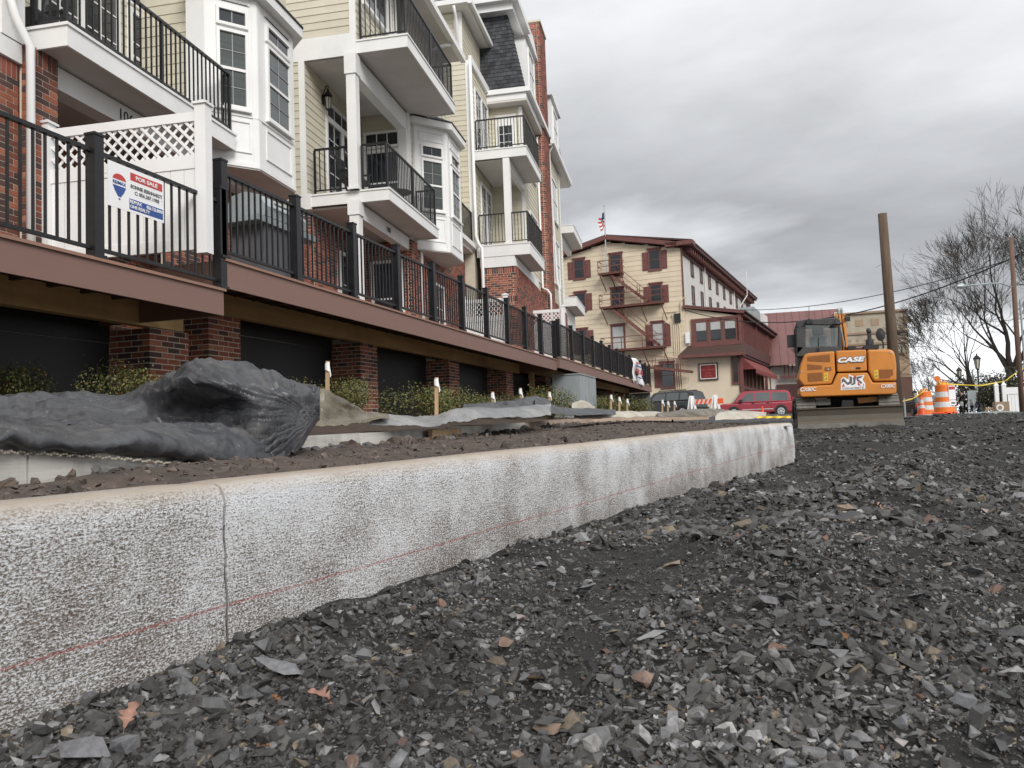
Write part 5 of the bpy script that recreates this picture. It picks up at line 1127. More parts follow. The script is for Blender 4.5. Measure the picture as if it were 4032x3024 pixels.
t=T('balcony_table','small dark table on the lower middle balcony','table',(-5.9,17.4,4.92),B6); m=MB(); m.lathe([(.28,.62),(.28,.65)],(-5.9,17.4,4.92),16); t.mb('table_top',m,'black_plastic'); m=MB(); m.tube([(-5.9,17.4,4.92),(-5.9,17.4,5.54)],.03,8); m.lathe([(.16,0),(.16,.03)],(-5.9,17.4,4.92),12); t.mb('pedestal',m,'black_plastic')
# ---------------------------------------------------------------- old inn across the end of the street (frame turned eight degrees)
I8=rad(-8)
t=T('inn','four storey tan inn with maroon shutters, veranda wing and bracketed eaves','building',(-17,66,.4),I8); h=t
XC,Y0=-14.16,62.57; XL=-29.0; YB=96.0; apx=-20.2
roofz=lambda x: 13.95+(15.2-13.95)*(1-abs(x-apx)/(XC-apx)) if x>apx else 15.2-(apx-x)*.21
m=MB(); m.prism([(XL,0),(XC,0),(XC,13.55),(apx,14.8),(XL,13.1)],(0,YB-Y0,0),(0,Y0+.02,.3),((1,0,0),(0,0,1))); core=h.mb('wall_core',m,'tan_stucco')
G=Wall(h,XL,Y0,0)
def gtop(z):
    b=XC-XL; a=0
    if z>13.95: b=(apx+(XC-apx)*max(0,(15.2-z))/1.25)-XL
    lim=15.2-(apx-XL)*.21
    if z>lim: a=max(0,(apx-(15.2-z)/.21)-XL)
    return a,b
G.siding(0,XC-XL,5.3,15.15,.40,'tan','siding_board',0,.03,top=gtop); G.siding(0,XC-XL,.4,5.2,.40,'tan','siding_board',0,.03)
G.box('belt_moulding',0,XC-XL+.05,5.18,5.32,0,.09,'tan_stucco'); G.box('corner_board',XC-XL-.1,XC-XL+.03,9.0,13.9,0,.05,'maroon')
# rake and eaves
m=MB()
for a,b in (((XL,Y0-.25,roofz(XL)+.12),(apx,Y0-.25,15.45)),((apx,Y0-.25,15.45),(XC-.3,Y0-.25,14.15))): m.bar(a,b,.6,.34)
m.box((XC-1.2,Y0-.55,14.0),(XC+1.0,Y0+.4,14.32)); h.mb('rake_board',m,'maroon')
m=MB(); m.prism([(XL-.2,roofz(XL)+.35),(apx,15.68),(XC+.9,14.36),(XC+.9,14.22),(apx,15.5),(XL-.2,roofz(XL)+.2)],(0,YB-Y0+.8,0),(0,Y0-.5,0),((1,0,0),(0,0,1))); h.mb('roof',m,'brown_roof')
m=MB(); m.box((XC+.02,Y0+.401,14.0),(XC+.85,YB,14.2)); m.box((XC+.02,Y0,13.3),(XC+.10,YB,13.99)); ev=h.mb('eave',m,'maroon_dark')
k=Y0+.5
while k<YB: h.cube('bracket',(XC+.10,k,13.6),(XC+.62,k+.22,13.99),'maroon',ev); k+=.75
Sd=Wall(h,XC,Y0,H90); q=MB(); z=9.0
m=MB(); z=.5
while z<13.3: m.add([Sd.pt(0,0,z),Sd.pt(YB-Y0,0,z),Sd.pt(YB-Y0,.03,z),Sd.pt(0,.03,z),Sd.pt(0,0,z+.16),Sd.pt(YB-Y0,0,z+.16)],[(0,1,2,3),(3,2,5,4),(0,3,4),(1,5,2)]); z+=.158
o=h.mb('side_siding',m,'white_siding'); o['kind']='stuff'
for k in range(9):
    u=2.7+3.5*k
    for zt in (13.6,11.3):
        Sd.window(u,u+.95,zt-1.5,zt,1,1,True,'glass_dark','maroon_dark',o=.04,fw=.09)
for u in (8.0,22.5): m=MB(); m.tube([Sd.pt(u,.1,13.8),Sd.pt(u,.1,9)],.06,6); h.mb('downspout',m,'white_siding')
m=MB(); m.tube([Sd.pt(24.5,.3,12.2),Sd.pt(26,.9,13.6),Sd.pt(26,.9,16.2)],.06,8); h.mb('vent_pipe',m,'white_siding')
def iw(x0,x1,z0,z1,sh=True,gl='glass_dark',door=False,sash=True):
    w=G.window(x0-.14-XL,x1+.14-XL,z0-.12,z1+.14,1,1,sash,gl,'maroon',o=.05,fw=.13)
    G.box('lintel',x0-.2-XL,x1+.2-XL,z1+.141,z1+.26,.0,.15,'maroon')
    if sh:
        for a in (x0-.62,x1+.17):
            m=MB(); G.addbox(m,a-XL,a+.45-XL,z0-.05,z1-.02,.03,.07)
            for zz in (z0+.05,(z0+z1)/2+.02): G.addbox(m,a+.07-XL,a+.38-XL,zz,zz+(z1-z0)/2-.14,.07,.085)
            t.mb('shutter',m,'maroon')
for z in ((12.45,13.9),(9.75,11.12),(6.25,8.05)): iw(-23.15,-22.38,*z); iw(-16.75,-15.98,*z,gl='glass_curtain' if z[0]<7 else 'glass_dark')
iw(-20.0,-19.15,12.4,13.95,False); iw(-20.0,-19.15,9.75,11.12,False); iw(-20.1,-19.2,6.3,8.1,False,'glass_curtain'); iw(-16.2,-15.3,3.0,4.8,True); iw(-23.15,-22.38,3.0,4.8)
# wing with three-light window
xw=-9.97
m=MB(); m.box((XC+.03,Y0+.02,.3),(xw-.35,Y0+16,5.1)); m.prism([(XC+.03,5.0),(xw,5.0),(xw,8.1),(XC+.03,9.05)],(0,.12,0),(0,Y0+.03,0),((1,0,0),(0,0,1))); m.prism([(XC+.03,5.0),(xw-.4,5.0),(xw-.4,8.15),(XC+.03,9.0)],(0,29,0),(0,Y0+.16,0),((1,0,0),(0,0,1))); wg=h.mb('wing',m,'tan_stucco')
Wg=Wall(h,XC,Y0,0)
m=MB(); m.bar((XC-.1,Y0-.1,9.22),(xw+.35,Y0-.1,8.35),.35,.24); h.mb('wing_fascia',m,'maroon',wg); m=MB(); m.prism([(XC,9.3),(xw+.5,8.42),(xw+.5,8.30),(XC,9.15)],(0,31,0),(0,Y0-.2,0),((1,0,0),(0,0,1))); h.mb('wing_roof',m,'brown_roof',wg)
for a in (0,1,2): Wg.window(.72+1.10*a,1.72+1.10*a,6.25,7.95-.03*a,1,1,False,'glass_dark','maroon',o=.06,fw=.11,parent=wg,sill=False); Wg.box('blind',.84+1.10*a,1.60+1.10*a,7.2,7.82,.069,.08,'glass_curtain',wg)
Wg.box('window_casing',.45,.71,6.0,8.15,0,.1,'maroon',wg); Wg.box('window_casing',4.03,4.25,6.0,8.2,0,.1,'maroon',wg); Wg.box('window_sill',.4,4.3,5.95,6.24,0,.16,'maroon',wg); Wg.box('window_head',.72,4.02,7.96,8.15,0,.1,'maroon',wg)
m=MB(); m.add([Wg.pt(.1,0,6.1),Wg.pt(4.25,0,6.05),Wg.pt(4.55,.9,5.25),Wg.pt(-.45,.9,5.35),Wg.pt(-.45,0,5.35),Wg.pt(4.55,0,5.25)],[(3,2,1,0),(0,4,3),(1,2,5),(2,3,4,5)]); h.mb('skirt_roof',m,'brown_roof',wg)
m=MB(); m.bar(Wg.pt(-.5,.88,5.24),Wg.pt(4.6,.88,5.14),.12,.22); m.add([Wg.pt(-.45,0,5.2),Wg.pt(4.5,0,5.1),Wg.pt(4.5,.85,5.1),Wg.pt(-.45,.85,5.2)],[(0,1,2,3)]); h.mb('skirt_fascia',m,'maroon',wg)
Wg.window(3.35,3.92,2.95,5.0,1,2,False,'glass_dark','maroon',o=.05,fw=.1,parent=wg); Wg.box('corner_post',3.95,4.2,.4,5.1,-.1,.12,'maroon',wg)
# veranda along the side
V=Wall(h,xw,Y0,H90); L_=30.0
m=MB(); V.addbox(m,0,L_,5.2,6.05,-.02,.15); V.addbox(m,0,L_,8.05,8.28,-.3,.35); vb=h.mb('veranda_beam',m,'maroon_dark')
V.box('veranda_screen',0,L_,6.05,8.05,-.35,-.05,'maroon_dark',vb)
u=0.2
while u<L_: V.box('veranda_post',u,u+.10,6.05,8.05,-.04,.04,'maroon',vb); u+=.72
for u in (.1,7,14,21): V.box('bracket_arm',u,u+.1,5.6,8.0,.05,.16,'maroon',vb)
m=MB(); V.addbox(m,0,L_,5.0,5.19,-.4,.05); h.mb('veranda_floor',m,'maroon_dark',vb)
m=MB(); V.addbox(m,16,24,.3,5.0,-.5,-.2); h.mb('stone_wall',m,'mortar',vb)
# entrance screen and awning
m=MB()
for u in (.3,1.6,3.2,5.0,7.0,9.2,11.5,14,16.2): V.addbox(m,u,u+.16,.3,5.0,-.3,-.1)
V.addbox(m,.3,16,2.55,2.75,-.3,-.09); V.addbox(m,.3,16,.3,1.6,-.28,-.12); V.addbox(m,.3,16,4.2,4.4,-.3,-.09)
h.mb('entrance_screen',m,'maroon',vb); m=MB(); V.addbox(m,.3,16.4,.3,5.0,-.6,-.4); h.mb('entrance_glazing',m,'glass_dark',vb)
m=MB(); m.add([V.pt(.3,-.1,5.0),V.pt(13,-.1,5.0),V.pt(13,.9,4.0),V.pt(.3,.9,4.0),V.pt(.3,.9,3.75),V.pt(13,.9,3.75),V.pt(.3,-.1,4.0),V.pt(13,-.1,4.0)],[(0,1,2,3),(3,2,5,4),(0,3,6),(1,7,2)])
k=.3
while k<13: m.add([V.pt(k,.91,3.76),V.pt(k+.6,.91,3.76),V.pt(k+.3,.91,3.58)],[(0,2,1)]); k+=.6
h.mb('awning',m,'awning',vb)
# AC unit on brackets
m=MB(); V.addbox(m,17.5,20.5,3.2,4.7,.1,1.5); ac=h.mb('duct_unit',m,'galv',vb); m=MB(); m.bar(V.pt(18,.0,1.6),V.pt(18,1.5,3.2),.12); m.bar(V.pt(20,.0,1.6),V.pt(20,1.5,3.2),.12); h.mb('unit_bracket',m,'galv',ac)
# conduits and meter on the gable corner
m=MB()
for k in range(4): m.tube([Wg.pt(-.95+.16*k,.06,.5),Wg.pt(-.95+.16*k,.06,8.3-.25*k),Wg.pt(-1.0+.12*k,.14,8.7)],.05,6)
m.tube([Wg.pt(-.6,.1,8.9),Wg.pt(-1.6,.12,8.9),Wg.pt(-1.7,.12,8.3),Wg.pt(-1.2,.12,7.9)],.04,6); m.tube([Wg.pt(-.3,.1,8.2),Wg.pt(-.25,.14,9.6),Wg.pt(.0,.14,9.9),Wg.pt(.25,.14,9.9)],.05,6); h.mb('conduit',m,'tan'); m=MB(); m.box(Wg.pt(-.8,.25,8.0)+Vector((0,0,0)),Wg.pt(-.35,.0,8.7)); h.mb('service_head',m,'wire')
m=MB(); Wg.addbox(m,.0,.34,6.3,7.15,.1,.25); h.mb('wall_speaker',m,'white_vinyl')
m=MB(); m.box((-11.8,74,9.4),(-10.6,78,10.3)); h.mb('roof_unit',m,'galv'); m=MB(); m.box((-11.3,79,9.3),(-10.4,81.5,10.2)); h.mb('roof_duct',m,'white_siding')
# sign
sgn=T('inn_sign','maroon framed sign board on the tan wing above the red vehicle','sign',(-12.55,Y0-.1,3.36),I8)
Ws_=Wall(sgn,-13.29,Y0-.02,0); m=MB(); Ws_.addbox(m,0,1.47,0+3.33,4.66,.0,.09); fr_=sgn.mb('frame',m,'brown_roof'); Ws_.box('white_border',.1,1.37,3.43,4.56,.09,.105,'decal_white',fr_); Ws_.box('field',.16,1.31,3.49,4.50,.105,.115,'sign_maroon',fr_)
for s_,w_,hh,zc in (('Historic',.42,.10,4.36),('King George',.98,.20,4.14),('II Inn',.40,.15,3.88),('Est. 1681',.52,.13,3.66)): text(s_,'gold',fr_,Ws_.pt(.735,.118,zc)-sgn.o,(H90,0,0),w_,hh,.02 if s_!='Historic' else 0)
# fire escape
fe=T('fire_escape','rusty maroon iron fire escape zigzagging down the tan gable','fire escape',(-18,Y0-.6,3.0),I8)
yo=Y0-.12
def plat(x0,x1,z,rail_=True):
    m=MB(); d=.95; m.box((x0,yo-d,z-.10),(x1,yo-.0,z-.04)); m.box((x0,yo-d,z-.16),(x1,yo-d+.06,z)); m.box((x0,yo-.08,z-.16),(x1,yo-.02,z))
    p=fe.mb('platform',m,'rust'); m=MB(); n=max(2,int((x1-x0)/1.3))
    for hh in (.5,.95): m.bar((x0,yo-d+.03,z+hh),(x1,yo-d+.03,z+hh),.05); m.bar((x0,yo-d,z+hh),(x0,yo,z+hh),.05); m.bar((x1,yo-d,z+hh),(x1,yo,z+hh),.05)
    for k in range(n+1): m.bar((x0+(x1-x0)*k/n,yo-d+.03,z),(x0+(x1-x0)*k/n,yo-d+.03,z+.95),.05)
    fe.mb('guard_rail',m,'rust',p); m=MB()
    for k in range(n+1): xx=x0+.1+(x1-x0-.2)*k/n; m.bar((xx,yo-d+.05,z-.1),(xx+.25,yo,z-1.4),.06)
    fe.mb('brace',m,'rust',p)
plat(-20.8,-18.9,12.45); plat(-20.8,-15.7,9.7); plat(-20.8,-15.7,6.2)
def flight(a,b,treads):
    a=Vector(a); b=Vector(b); m=MB(); w=Vector((0,.55,0))
    for o in (Vector((0,0,0)),w): m.bar(a+o,b+o,.05,.2)
    s=fe.mb('stair_stringer',m,'rust'); m=MB()
    for k in range(treads): p=a.lerp(b,(k+.5)/treads); m.box(p+Vector((-.16,-.02,-.03)),p+Vector((.16,.57,.03)))
    fe.mb('tread',m,'rust',s); m=MB(); up=Vector((0,0,.85))
    m.bar(a+up+Vector((.3,0,.1)),b+up,.05); m.bar(a+up*.5+Vector((.3,0,0)),b+up*.5,.04)
    for f in (.3,.36,.75,.81): p=a.lerp(b,f); m.bar(p,p+up,.04)
    fe.mb('handrail',m,'rust',s)
flight((-19.9,yo-.75,12.3),(-16.9,yo-.75,9.8),12); flight((-19.9,yo-.75,9.55),(-16.2,yo-.75,6.3),14); 
flight((-18.0,yo-.75,4.75),(-13.6,yo-1.1,4.0),12)
m=MB(); m.bar((-15.8,yo-.5,4.4),(-15.8,yo-.2,6.1),.05); fe.mb('hanger_rod',m,'rust')
# flag
fl=T('flag','american flag on a thin pole at the inn gable','flag',(-20.25,Y0-.5,12.5),I8); m=MB(); m.tube([(-20.25,Y0-.5,12.5),(-20.2,Y0-.5,18.0)],.05,8); m.lathe([(.02,0),(.07,.05),(.02,.12)],(-20.2,Y0-.5,18.0),8); fl.mb('pole',m,'galv')
def flagp(u,v): return Vector((-20.22-.40*u-.08*math.sin(v*5)*u,Y0-.55-.25*math.sin(u*7+v*2)*u,17.45-1.15*v-.35*u+.1*math.sin(u*6)))
for k in range(7):
    m=MB(); m.grid(lambda u,v:flagp(u if k>=3 else .0+u, (k+v)/7),8,2); fl.mb('stripe',m,'flag_red' if k%2==0 else 'flag_white')
m=MB(); m.grid(lambda u,v:flagp(u*.55,v*.48)+Vector((0,-.02,0)),6,5); fl.mb('canton',m,'flag_blue')
# ---------------------------------------------------------------- red standing-seam roof behind the veranda, concrete block beyond
mr=T('metal_roofed_building','low building with dull red standing seam metal roof behind the inn','building',(4,86,.3))
a,b=at(2640,1290,82),at(3292,1218,84); c,d=at(3292,1400,78),at(2760,1450,76)
m=MB(); m.add([(-4.5,83,10.7),(7.7,85.5,10.9),(7.7,79,5.2),(-4.5,76.5,5.0),(-4.5,92,10.7),(7.7,92,10.9)],[(0,3,2,1),(0,1,5,4)]); rf=mr.mb('roof',m,'metal_roof')
for k in range(18):
    f=k/17; p=Vector((-4.5,83,10.7)).lerp(Vector((7.7,85.5,10.9)),f); q=Vector((-4.5,76.5,5.0)).lerp(Vector((7.7,79,5.2)),f); m=MB(); m.bar(p+Vector((0,-.01,.01)),q+Vector((0,-.01,.01)),.035,.05); mr.mb('seam',m,'metal_roof',rf)
m=MB(); m.box((-4.4,79.5,0),(7.5,92,5.1)); mr.mb('wall',m,'white_siding'); m=MB(); m.box((7.3,84,0),(7.7,92,10.4)); mr.mb('gable',m,'tan_stucco')
for k in range(9): mr.cube('balustrade_bar',(2.2+.35*k,78.9,4.2),(2.32+.35*k,79.0,5.2),'maroon'); 
mr.cube('balcony_rail',(1.9,78.85,5.2),(5.6,79.05,5.35),'maroon'); mr.cube('balcony_rail',(1.9,78.85,3.9),(5.6,79.05,4.2),'maroon'); mr.cube('shutter',(3.2,79.4,5.4),(4.2,79.5,7.2),'wire'); mr.cube('garage_door',(1.5,79.3,.3),(7.0,79.49,3.4),'maroon_dark')
cb_=T('concrete_building','weathered tan concrete block with arched panels and square openings','building',(13.5,105,0)); x0,x1=9.2,16.9; y_=103.5
m=MB(); m.box((x0-6,y_,0),(x1,y_+14,12.35)); cb_.mb('wall',m,'concrete_tan')
cw=Wall(cb_,x0,y_,0); wL=x1-x0
for z0_,z1_,o_,mt in ((12.35,12.6,.25,'concrete_band'),(9.9,10.15,.15,'concrete_band'),(8.6,8.85,.15,'concrete_band'),(4.55,4.85,.15,'concrete_band'),(0,4.54,.08,'brown_stone')): cw.box('string_course',-6,wL+.1,z0_,z1_,-.05,o_,mt)
for k in range(5): u=.35+1.72*k; cw.box('square_opening',u,u+.85,10.9,11.7,-.05,.04,'panel_tan')
for k in range(9): u=.3+.86*k; cw.box('small_opening',u,u+.32,9.05,9.4,-.05,.03,'panel_tan')
for k in range(3):
    u=2.6+1.9*k; m=MB(); ar=[(u,4.9),(u+1.25,4.9)]+[(u+.625+.625*math.cos(a),6.9+.625*math.sin(a)) for a in [math.pi*j/10 for j in range(11)]]; m.prism(ar,(0,.06,0),(x0,y_-.05,0),((1,0,0),(0,0,1))); cb_.mb('arched_panel',m,'panel_tan')
cw.box('wall_box',5.2,5.5,3.4,4.0,.08,.2,'panel_tan'); cw.box('notice',5.15,5.6,2.2,3.0,.08,.12,'decal_white')
cw.box('canopy',1.1,3.3,7.4,8.2,.1,2.0,'maroon_dark')
m=MB(); m.box((9.6,95,0),(11.5,98,6.2)); m.add([(9.3,94.6,6.2),(11.8,94.6,6.2),(10.5,96.5,7.1),(9.3,98.4,6.2),(11.8,98.4,6.2)],[(0,1,2),(1,4,2),(4,3,2),(3,0,2),(3,4,1,0)]); kk=T('kiosk','small dark brown roofed shelter behind the excavator','shelter',(10.5,96,0)); kk.mb('body',m,'maroon_dark')
# ---------------------------------------------------------------- poles and wires
p=T('cut_pole','bare brown wooden pole standing behind the orange excavator','pole',(4.16,28.4,-.05)); m=MB(); m.tube([(4.2,28.5,-.2),(4.13,28.3,3.3),(4.06,28.1,6.56)],[.175,.155,.135],14); p.mb('shaft',m,'pole_wood',smooth=True); m=MB(); m.tube([(4.0,28.0,4.9),(3.85,28.0,4.86),(3.75,28.0,4.8)],.006,4); p.mb('wire_stub',m,'wire')
p=T('utility_pole','tall utility pole with street light arm at right edge','pole',(11.75,43.4,-.1)); m=MB(); m.tube([(11.78,43.5,-.3),(11.7,43.2,4),(11.66,42.9,8.25)],[.12,.11,.095],12); p.mb('shaft',m,'pole_wood_red',smooth=True)
m=MB(); m.tube([(11.98,43.4,-.2),(11.93,43.2,5.3)],.045,8); m.tube([(12.15,43.4,-.2),(12.1,43.2,5.2)],.06,8); p.mb('conduit',m,'galv')
a,b,c=at(3985,1130,38),at(3890,1117,37),at(3800,1125,36.5); m=MB(); m.tube([a,(a+b)/2+Vector((0,0,.1)),b,c],.035,8); arm=p.mb('light_arm',m,'galv'); d=(c-b).normalized(); m=MB(); m.tube([c-d*.05,c+d*.25,c+d*.5],[.05,.13,.05],10); p.mb('lamp_head',m,'galv',arm)
def wire(name,a,b,sag,r,label):
    a=Vector(a); b=Vector(b); m=MB(); n=24; m.tube([a.lerp(b,k/n)-Vector((0,0,sag*4*(k/n)*(1-k/n))) for k in range(n+1)],r,5); tag(obj(name,m.mesh(name,'wire')),label,'wire','overhead wires')
c0=at(2700,1205,62)
wire('overhead_wire',c0,at(4040,1000,38),1.2,.022,'upper thin overhead wire from the inn to the utility pole'); wire('overhead_wire',at(2700,1222,62),at(4050,985,38),2.0,.034,'lower thick overhead cable from the inn to the utility pole')
wire('overhead_wire',at(3550,1257,90),at(4040,1254,70),.4,.02,'faint high wire right of the concrete building')
# ---------------------------------------------------------------- bare trees
def tree(name,base_,H,label,seed,spread=.62,lv=7,lean=(0,0),r0=.42,fork=.2,droop=0,k0=3):
    r=random.Random(seed); t=T(name,label,'tree',base_); tr=MB(); br=MB(); tw=MB()
    def grow(p,d,l,rad_,lev):
        n=3; pts=[p]; q=p.copy(); dd=d.copy()
        for k in range(n):
            dd=(dd+Vector((r.gauss(0,.10),r.gauss(0,.10),r.gauss(0,.06)+.03-droop*(lev<3)))).normalized(); q=q+dd*l/n; pts.append(q.copy())
        rad_=max(rad_,.011); r1=max(rad_*.68,.009); (tr if lev==lv else br if lev>2 else tw).tube(pts,[rad_+(r1-rad_)*k/n for k in range(n+1)],8 if lev>lv-2 else 5 if lev>3 else 3,cap=False)
        if lev==0: return
        nb=k0 if lev==lv else r.choice((2,2,3)) if lev>1 else 3
        for k in range(nb):
            a=r.uniform(0,6.283); ax=dd.orthogonal().normalized(); ax.rotate(Matrix.Rotation(a,3,dd)); an=r.uniform(.22,spread)*(1 if k else .55)
            nd=dd.copy(); nd.rotate(Matrix.Rotation(an,3,ax)); f=1 if k==0 else r.uniform(.55,1.0)
            grow(pts[-1] if f>.9 else pts[1].lerp(pts[-1],f),nd,l*r.uniform(.74,.93),r1*(.85 if k==0 else r.uniform(.5,.75)),lev-1)
    d0=Vector((lean[0],lean[1],1)).normalized(); grow(Vector(base_),d0,H*fork,r0,lv)
    t.mb('trunk',tr,'bark',smooth=True); t.mb('limbs',br,'twig'); c=t.mb('twigs',tw,'twig'); c['kind']='stuff'
    return t
tree('bare_tree',(18.3,70,-.2),22.5,'large bare tree with dense twigs behind the white fence',4,.64,8,(-.04,0),.36,.165,k0=6)
tree('bare_tree',(17.0,72,-.2),15,'bare tree leaning left of the large one, over the lamp posts',11,.64,8,(-.30,0),.24,.16,k0=5)
tree('bare_tree',(22.5,66,-.2),22,'bare tree cut off by the right edge of the view',21,.62,8,(-.05,0),.40,.16,k0=5)
tree('bare_tree',(19.8,112,-.2),9.5,'small round bare tree beside the concrete building',31,.75,7,(0,0),.2,.19,k0=5)
tree('bare_tree',(23.0,118,-.2),6.5,'second small bare tree farther off, right of the round one',37,.75,7,(0,0),.16,.2,k0=4)
# ---------------------------------------------------------------- evergreens
def ever(x,y,w,h,seed,label,n=2600):
    r=random.Random(seed); t=T('evergreen_bush',label,'bush',(x,y,-.1),0,'dark evergreens by the white fence'); m=MB()
    for k in range(n):
        d=Vector((r.gauss(0,1),r.gauss(0,1),r.gauss(0,1))).normalized(); f=r.random()**.3*(1+.35*mn.noise(d*2.2+Vector((seed,0,0)))); p=Vector((x+d.x*w*f,y+d.y*w*f,max(.0,h*.5+d.z*h*.52*f)-.1)); nrm=(d+Vector((r.gauss(0,.5),r.gauss(0,.5),r.gauss(0,.5)))).normalized(); a=nrm.orthogonal().normalized(); a.rotate(Matrix.Rotation(r.uniform(0,6.3),3,nrm)); b=nrm.cross(a); s=r.uniform(.06,.14)
        c=r.choice(((.020,.027,.012),(.032,.040,.016),(.050,.052,.020),(.07,.06,.025))); m.add([p-a*s,p+b*s*.5,p+a*s,p-b*s*.5],[(0,1,2,3)],c)
    t.mb('foliage',m,'leafy'); m=MB(); m.tube([(x,y,-.2),(x,y,h*.7)],[.08,.03],6); t.mb('stem',m,'bark')
ever(14.9,60,1.25,2.6,3,'dark evergreen bush next to the children'); ever(16.6,60,1.5,3.4,5,'tall dark evergreen behind the white fence'); ever(17.6,82,2.0,3.6,8,'evergreen farther back under the lamp posts'); ever(19.6,84,2.4,4.0,9,'evergreen mass farther back behind the large tree')
# ---------------------------------------------------------------- street lamps
def lamp(x,y,zt,label,sc=1):
    t=T('street_lamp',label,'street lamp',(x,y,-.1),0,'black lantern street lamps'); m=MB(); m.lathe([(.18*sc,0),(.16*sc,.4),(.07*sc,.55),(.055*sc,1.0),(.05*sc,zt-1.0),(.10*sc,zt-.95),(.10*sc,zt-.9)],(x,y,-.1),10); t.mb('post',m,'lamp_black'); z=zt-.1
    m=MB(); m.lathe([(.24*sc,z-.18),(.26*sc,z-.15),(.10*sc,z+.06),(.04*sc,z+.1),(.05*sc,z+.16),(.01,z+.26)],(x,y,0),10)
    for k in range(6): a=k*math.pi/3; m.bar((x+.11*sc*math.cos(a),y+.11*sc*math.sin(a),z-.9),(x+.2*sc*math.cos(a),y+.2*sc*math.sin(a),z-.17),.03)
    l=t.mb('lantern',m,'lamp_black'); m=MB(); m.lathe([(.10*sc,z-.88),(.185*sc,z-.18)],(x,y,0),10); t.mb('lantern_glass',m,'lamp_glass',l)
lamp(15.55,67.5,4.35,'nearer black lantern street lamp in front of the large tree',1.15); lamp(17.77,83.8,4.35,'black lantern street lamp in the middle distance',1.1); lamp(16.6,100,2.9,'far black lantern lamp peeping over the drum',1.1)
t=T('parking_sign_post','thin pole with small signs behind the walking person','sign',(16.2,72,-.1)); m=MB(); m.tube([(16.2,72,-.1),(16.2,72,3.5)],.05,6); t.mb('post',m,'galv'); m=MB(); m.box((15.9,71.95,1.7),(16.15,71.98,2.5)); m.box((16.3,71.95,1.7),(16.55,71.98,2.5)); t.mb('plate',m,'decal_white')
t=T('green_sign','plain upright sign plate behind the child in grey','sign',(14.3,64,-.1)); m=MB(); m.tube([(14.3,64.05,-.1),(14.3,64.05,1.7)],.04,6); t.mb('post',m,'galv'); m=MB(); m.box((14.0,64,.6),(14.55,64.03,1.65)); t.mb('plate',m,'galv')
# ---------------------------------------------------------------- orange excavator seen from behind
def cabglass():
    m,t,p=newmat('cab_glass'); tr=node(t,'ShaderNodeBsdfTransparent'); tr.inputs[0].default_value=(.80,.86,.84,1); gl=node(t,'ShaderNodeBsdfGlossy'); gl.inputs['Roughness'].default_value=.05
    mx_=node(t,'ShaderNodeMixShader'); mx_.inputs[0].default_value=.10; t.links.new(tr.outputs[0],mx_.inputs[1]); t.links.new(gl.outputs[0],mx_.inputs[2]); t.links.new(mx_.outputs[0],[n for n in t.nodes if n.type=='OUTPUT_MATERIAL'][0].inputs[0])
cabglass()
ex=T('excavator','orange tracked excavator seen from behind on the gravel','excavator',(1.95,20.6,-.18))
YR=19.35
def er(x,y,Y=YR):
    r=at(2950+x/3.016,1150+y/3.016,1); return r*(Y/r.y)
def poly(name,pts,Y,dy,mat,parent=None,bev=0,seg=2):
    P=[er(x,y,Y) for x,y in pts]; m=MB(); m.prism([(p.x,p.z) for p in P],(0,dy,0),(0,Y,0),((1,0,0),(0,0,1))); o=ex.mb(name,m,mat,parent)
    if bev: b=o.modifiers.new('b','BEVEL'); b.width=bev; b.segments=seg; b.limit_method='ANGLE'; b.angle_limit=rad(35)
    return o
ho=poly('counterweight',[(602,1130),(655,1118),(985,1100),(1045,965),(1405,955),(1470,1075),(1750,1068),(1752,1190),(1725,1212),(620,1248),(598,1200)],YR-.02,1.25,'orange_paint',None,.05,3)
b1=poly('engine_cover',[(655,745),(700,725),(1012,700),(1024,965),(975,1092),(648,1112),(580,1030),(610,860)],YR,1.4,'orange_paint',None,.035,3)
b2=poly('engine_hood',[(1030,697),(1390,683),(1400,938),(1045,950)],YR-.01,1.3,'orange_paint',None,.03,3)
b3=poly('side_cover',[(1404,682),(1690,680),(1730,715),(1752,860),(1752,1055),(1480,1062),(1415,935)],YR,1.4,'orange_paint',None,.045,3)
poly('body_block',[(640,760),(1735,720),(1745,1160),(620,1200)],YR+.3,1.7,'undercarriage')
for P_,pr in (([(688,768),(955,740),(962,832),(690,822)],b1),([(688,855),(865,872),(865,915),(690,928)],b1),([(692,965),(870,952),(875,1055),(697,1066)],b1),([(1542,920),(1705,918),(1708,985),(1680,1000),(1668,1022),(1545,1025)],b3)):
    g_=poly('grille',P_,YR-.006,.02,'grille',pr)
    c=[sum(q[i] for q in P_)/len(P_) for i in (0,1)]
poly('latch_recess',[(895,893),(975,890),(976,935),(897,938)],YR-.006,.02,'grille',b1); poly('handle_slot',[(1265,893),(1322,890),(1322,915),(1266,918)],YR-.017,.02,'black_plastic',b2,.005)
for x,y,pr in ((940,915,b1),(1225,905,b2),(1685,718,b3),(625,945,b1)): p=er(x,y,YR-.012); m=MB(); m.tube([p,p+Vector((0,.02,0))],.022,10); ex.mb('lock',m,'steel',pr)
EX=(math.pi/2,0,0)
def dec(s,mat,x,y,w,hh,Y,bold=0,shear=0,pr=None,roll=.02):
    p=er(x,y,Y); k=(Y/at(2950,1500,1).y)/F/3.016*1.0; q=(er(x+10,y,Y)-er(x-10,y,Y)).length/20
    return text(s,mat,pr or ho,p-ex.o,(math.pi/2,0,0),w*q,hh*q,bold,shear)
dec('CASE','decal_grey',1214,802,348,84,YR-.022,.09,.25,b2); dec('CASE','decal_white',1214,801,326,66,YR-.026,.05,.25,b2)
for x,y,w in ((702,1155,190),(1650,1114,165)): dec('CX80C','decal_white',x,y,w+4,48,YR-.034,.02,.2)
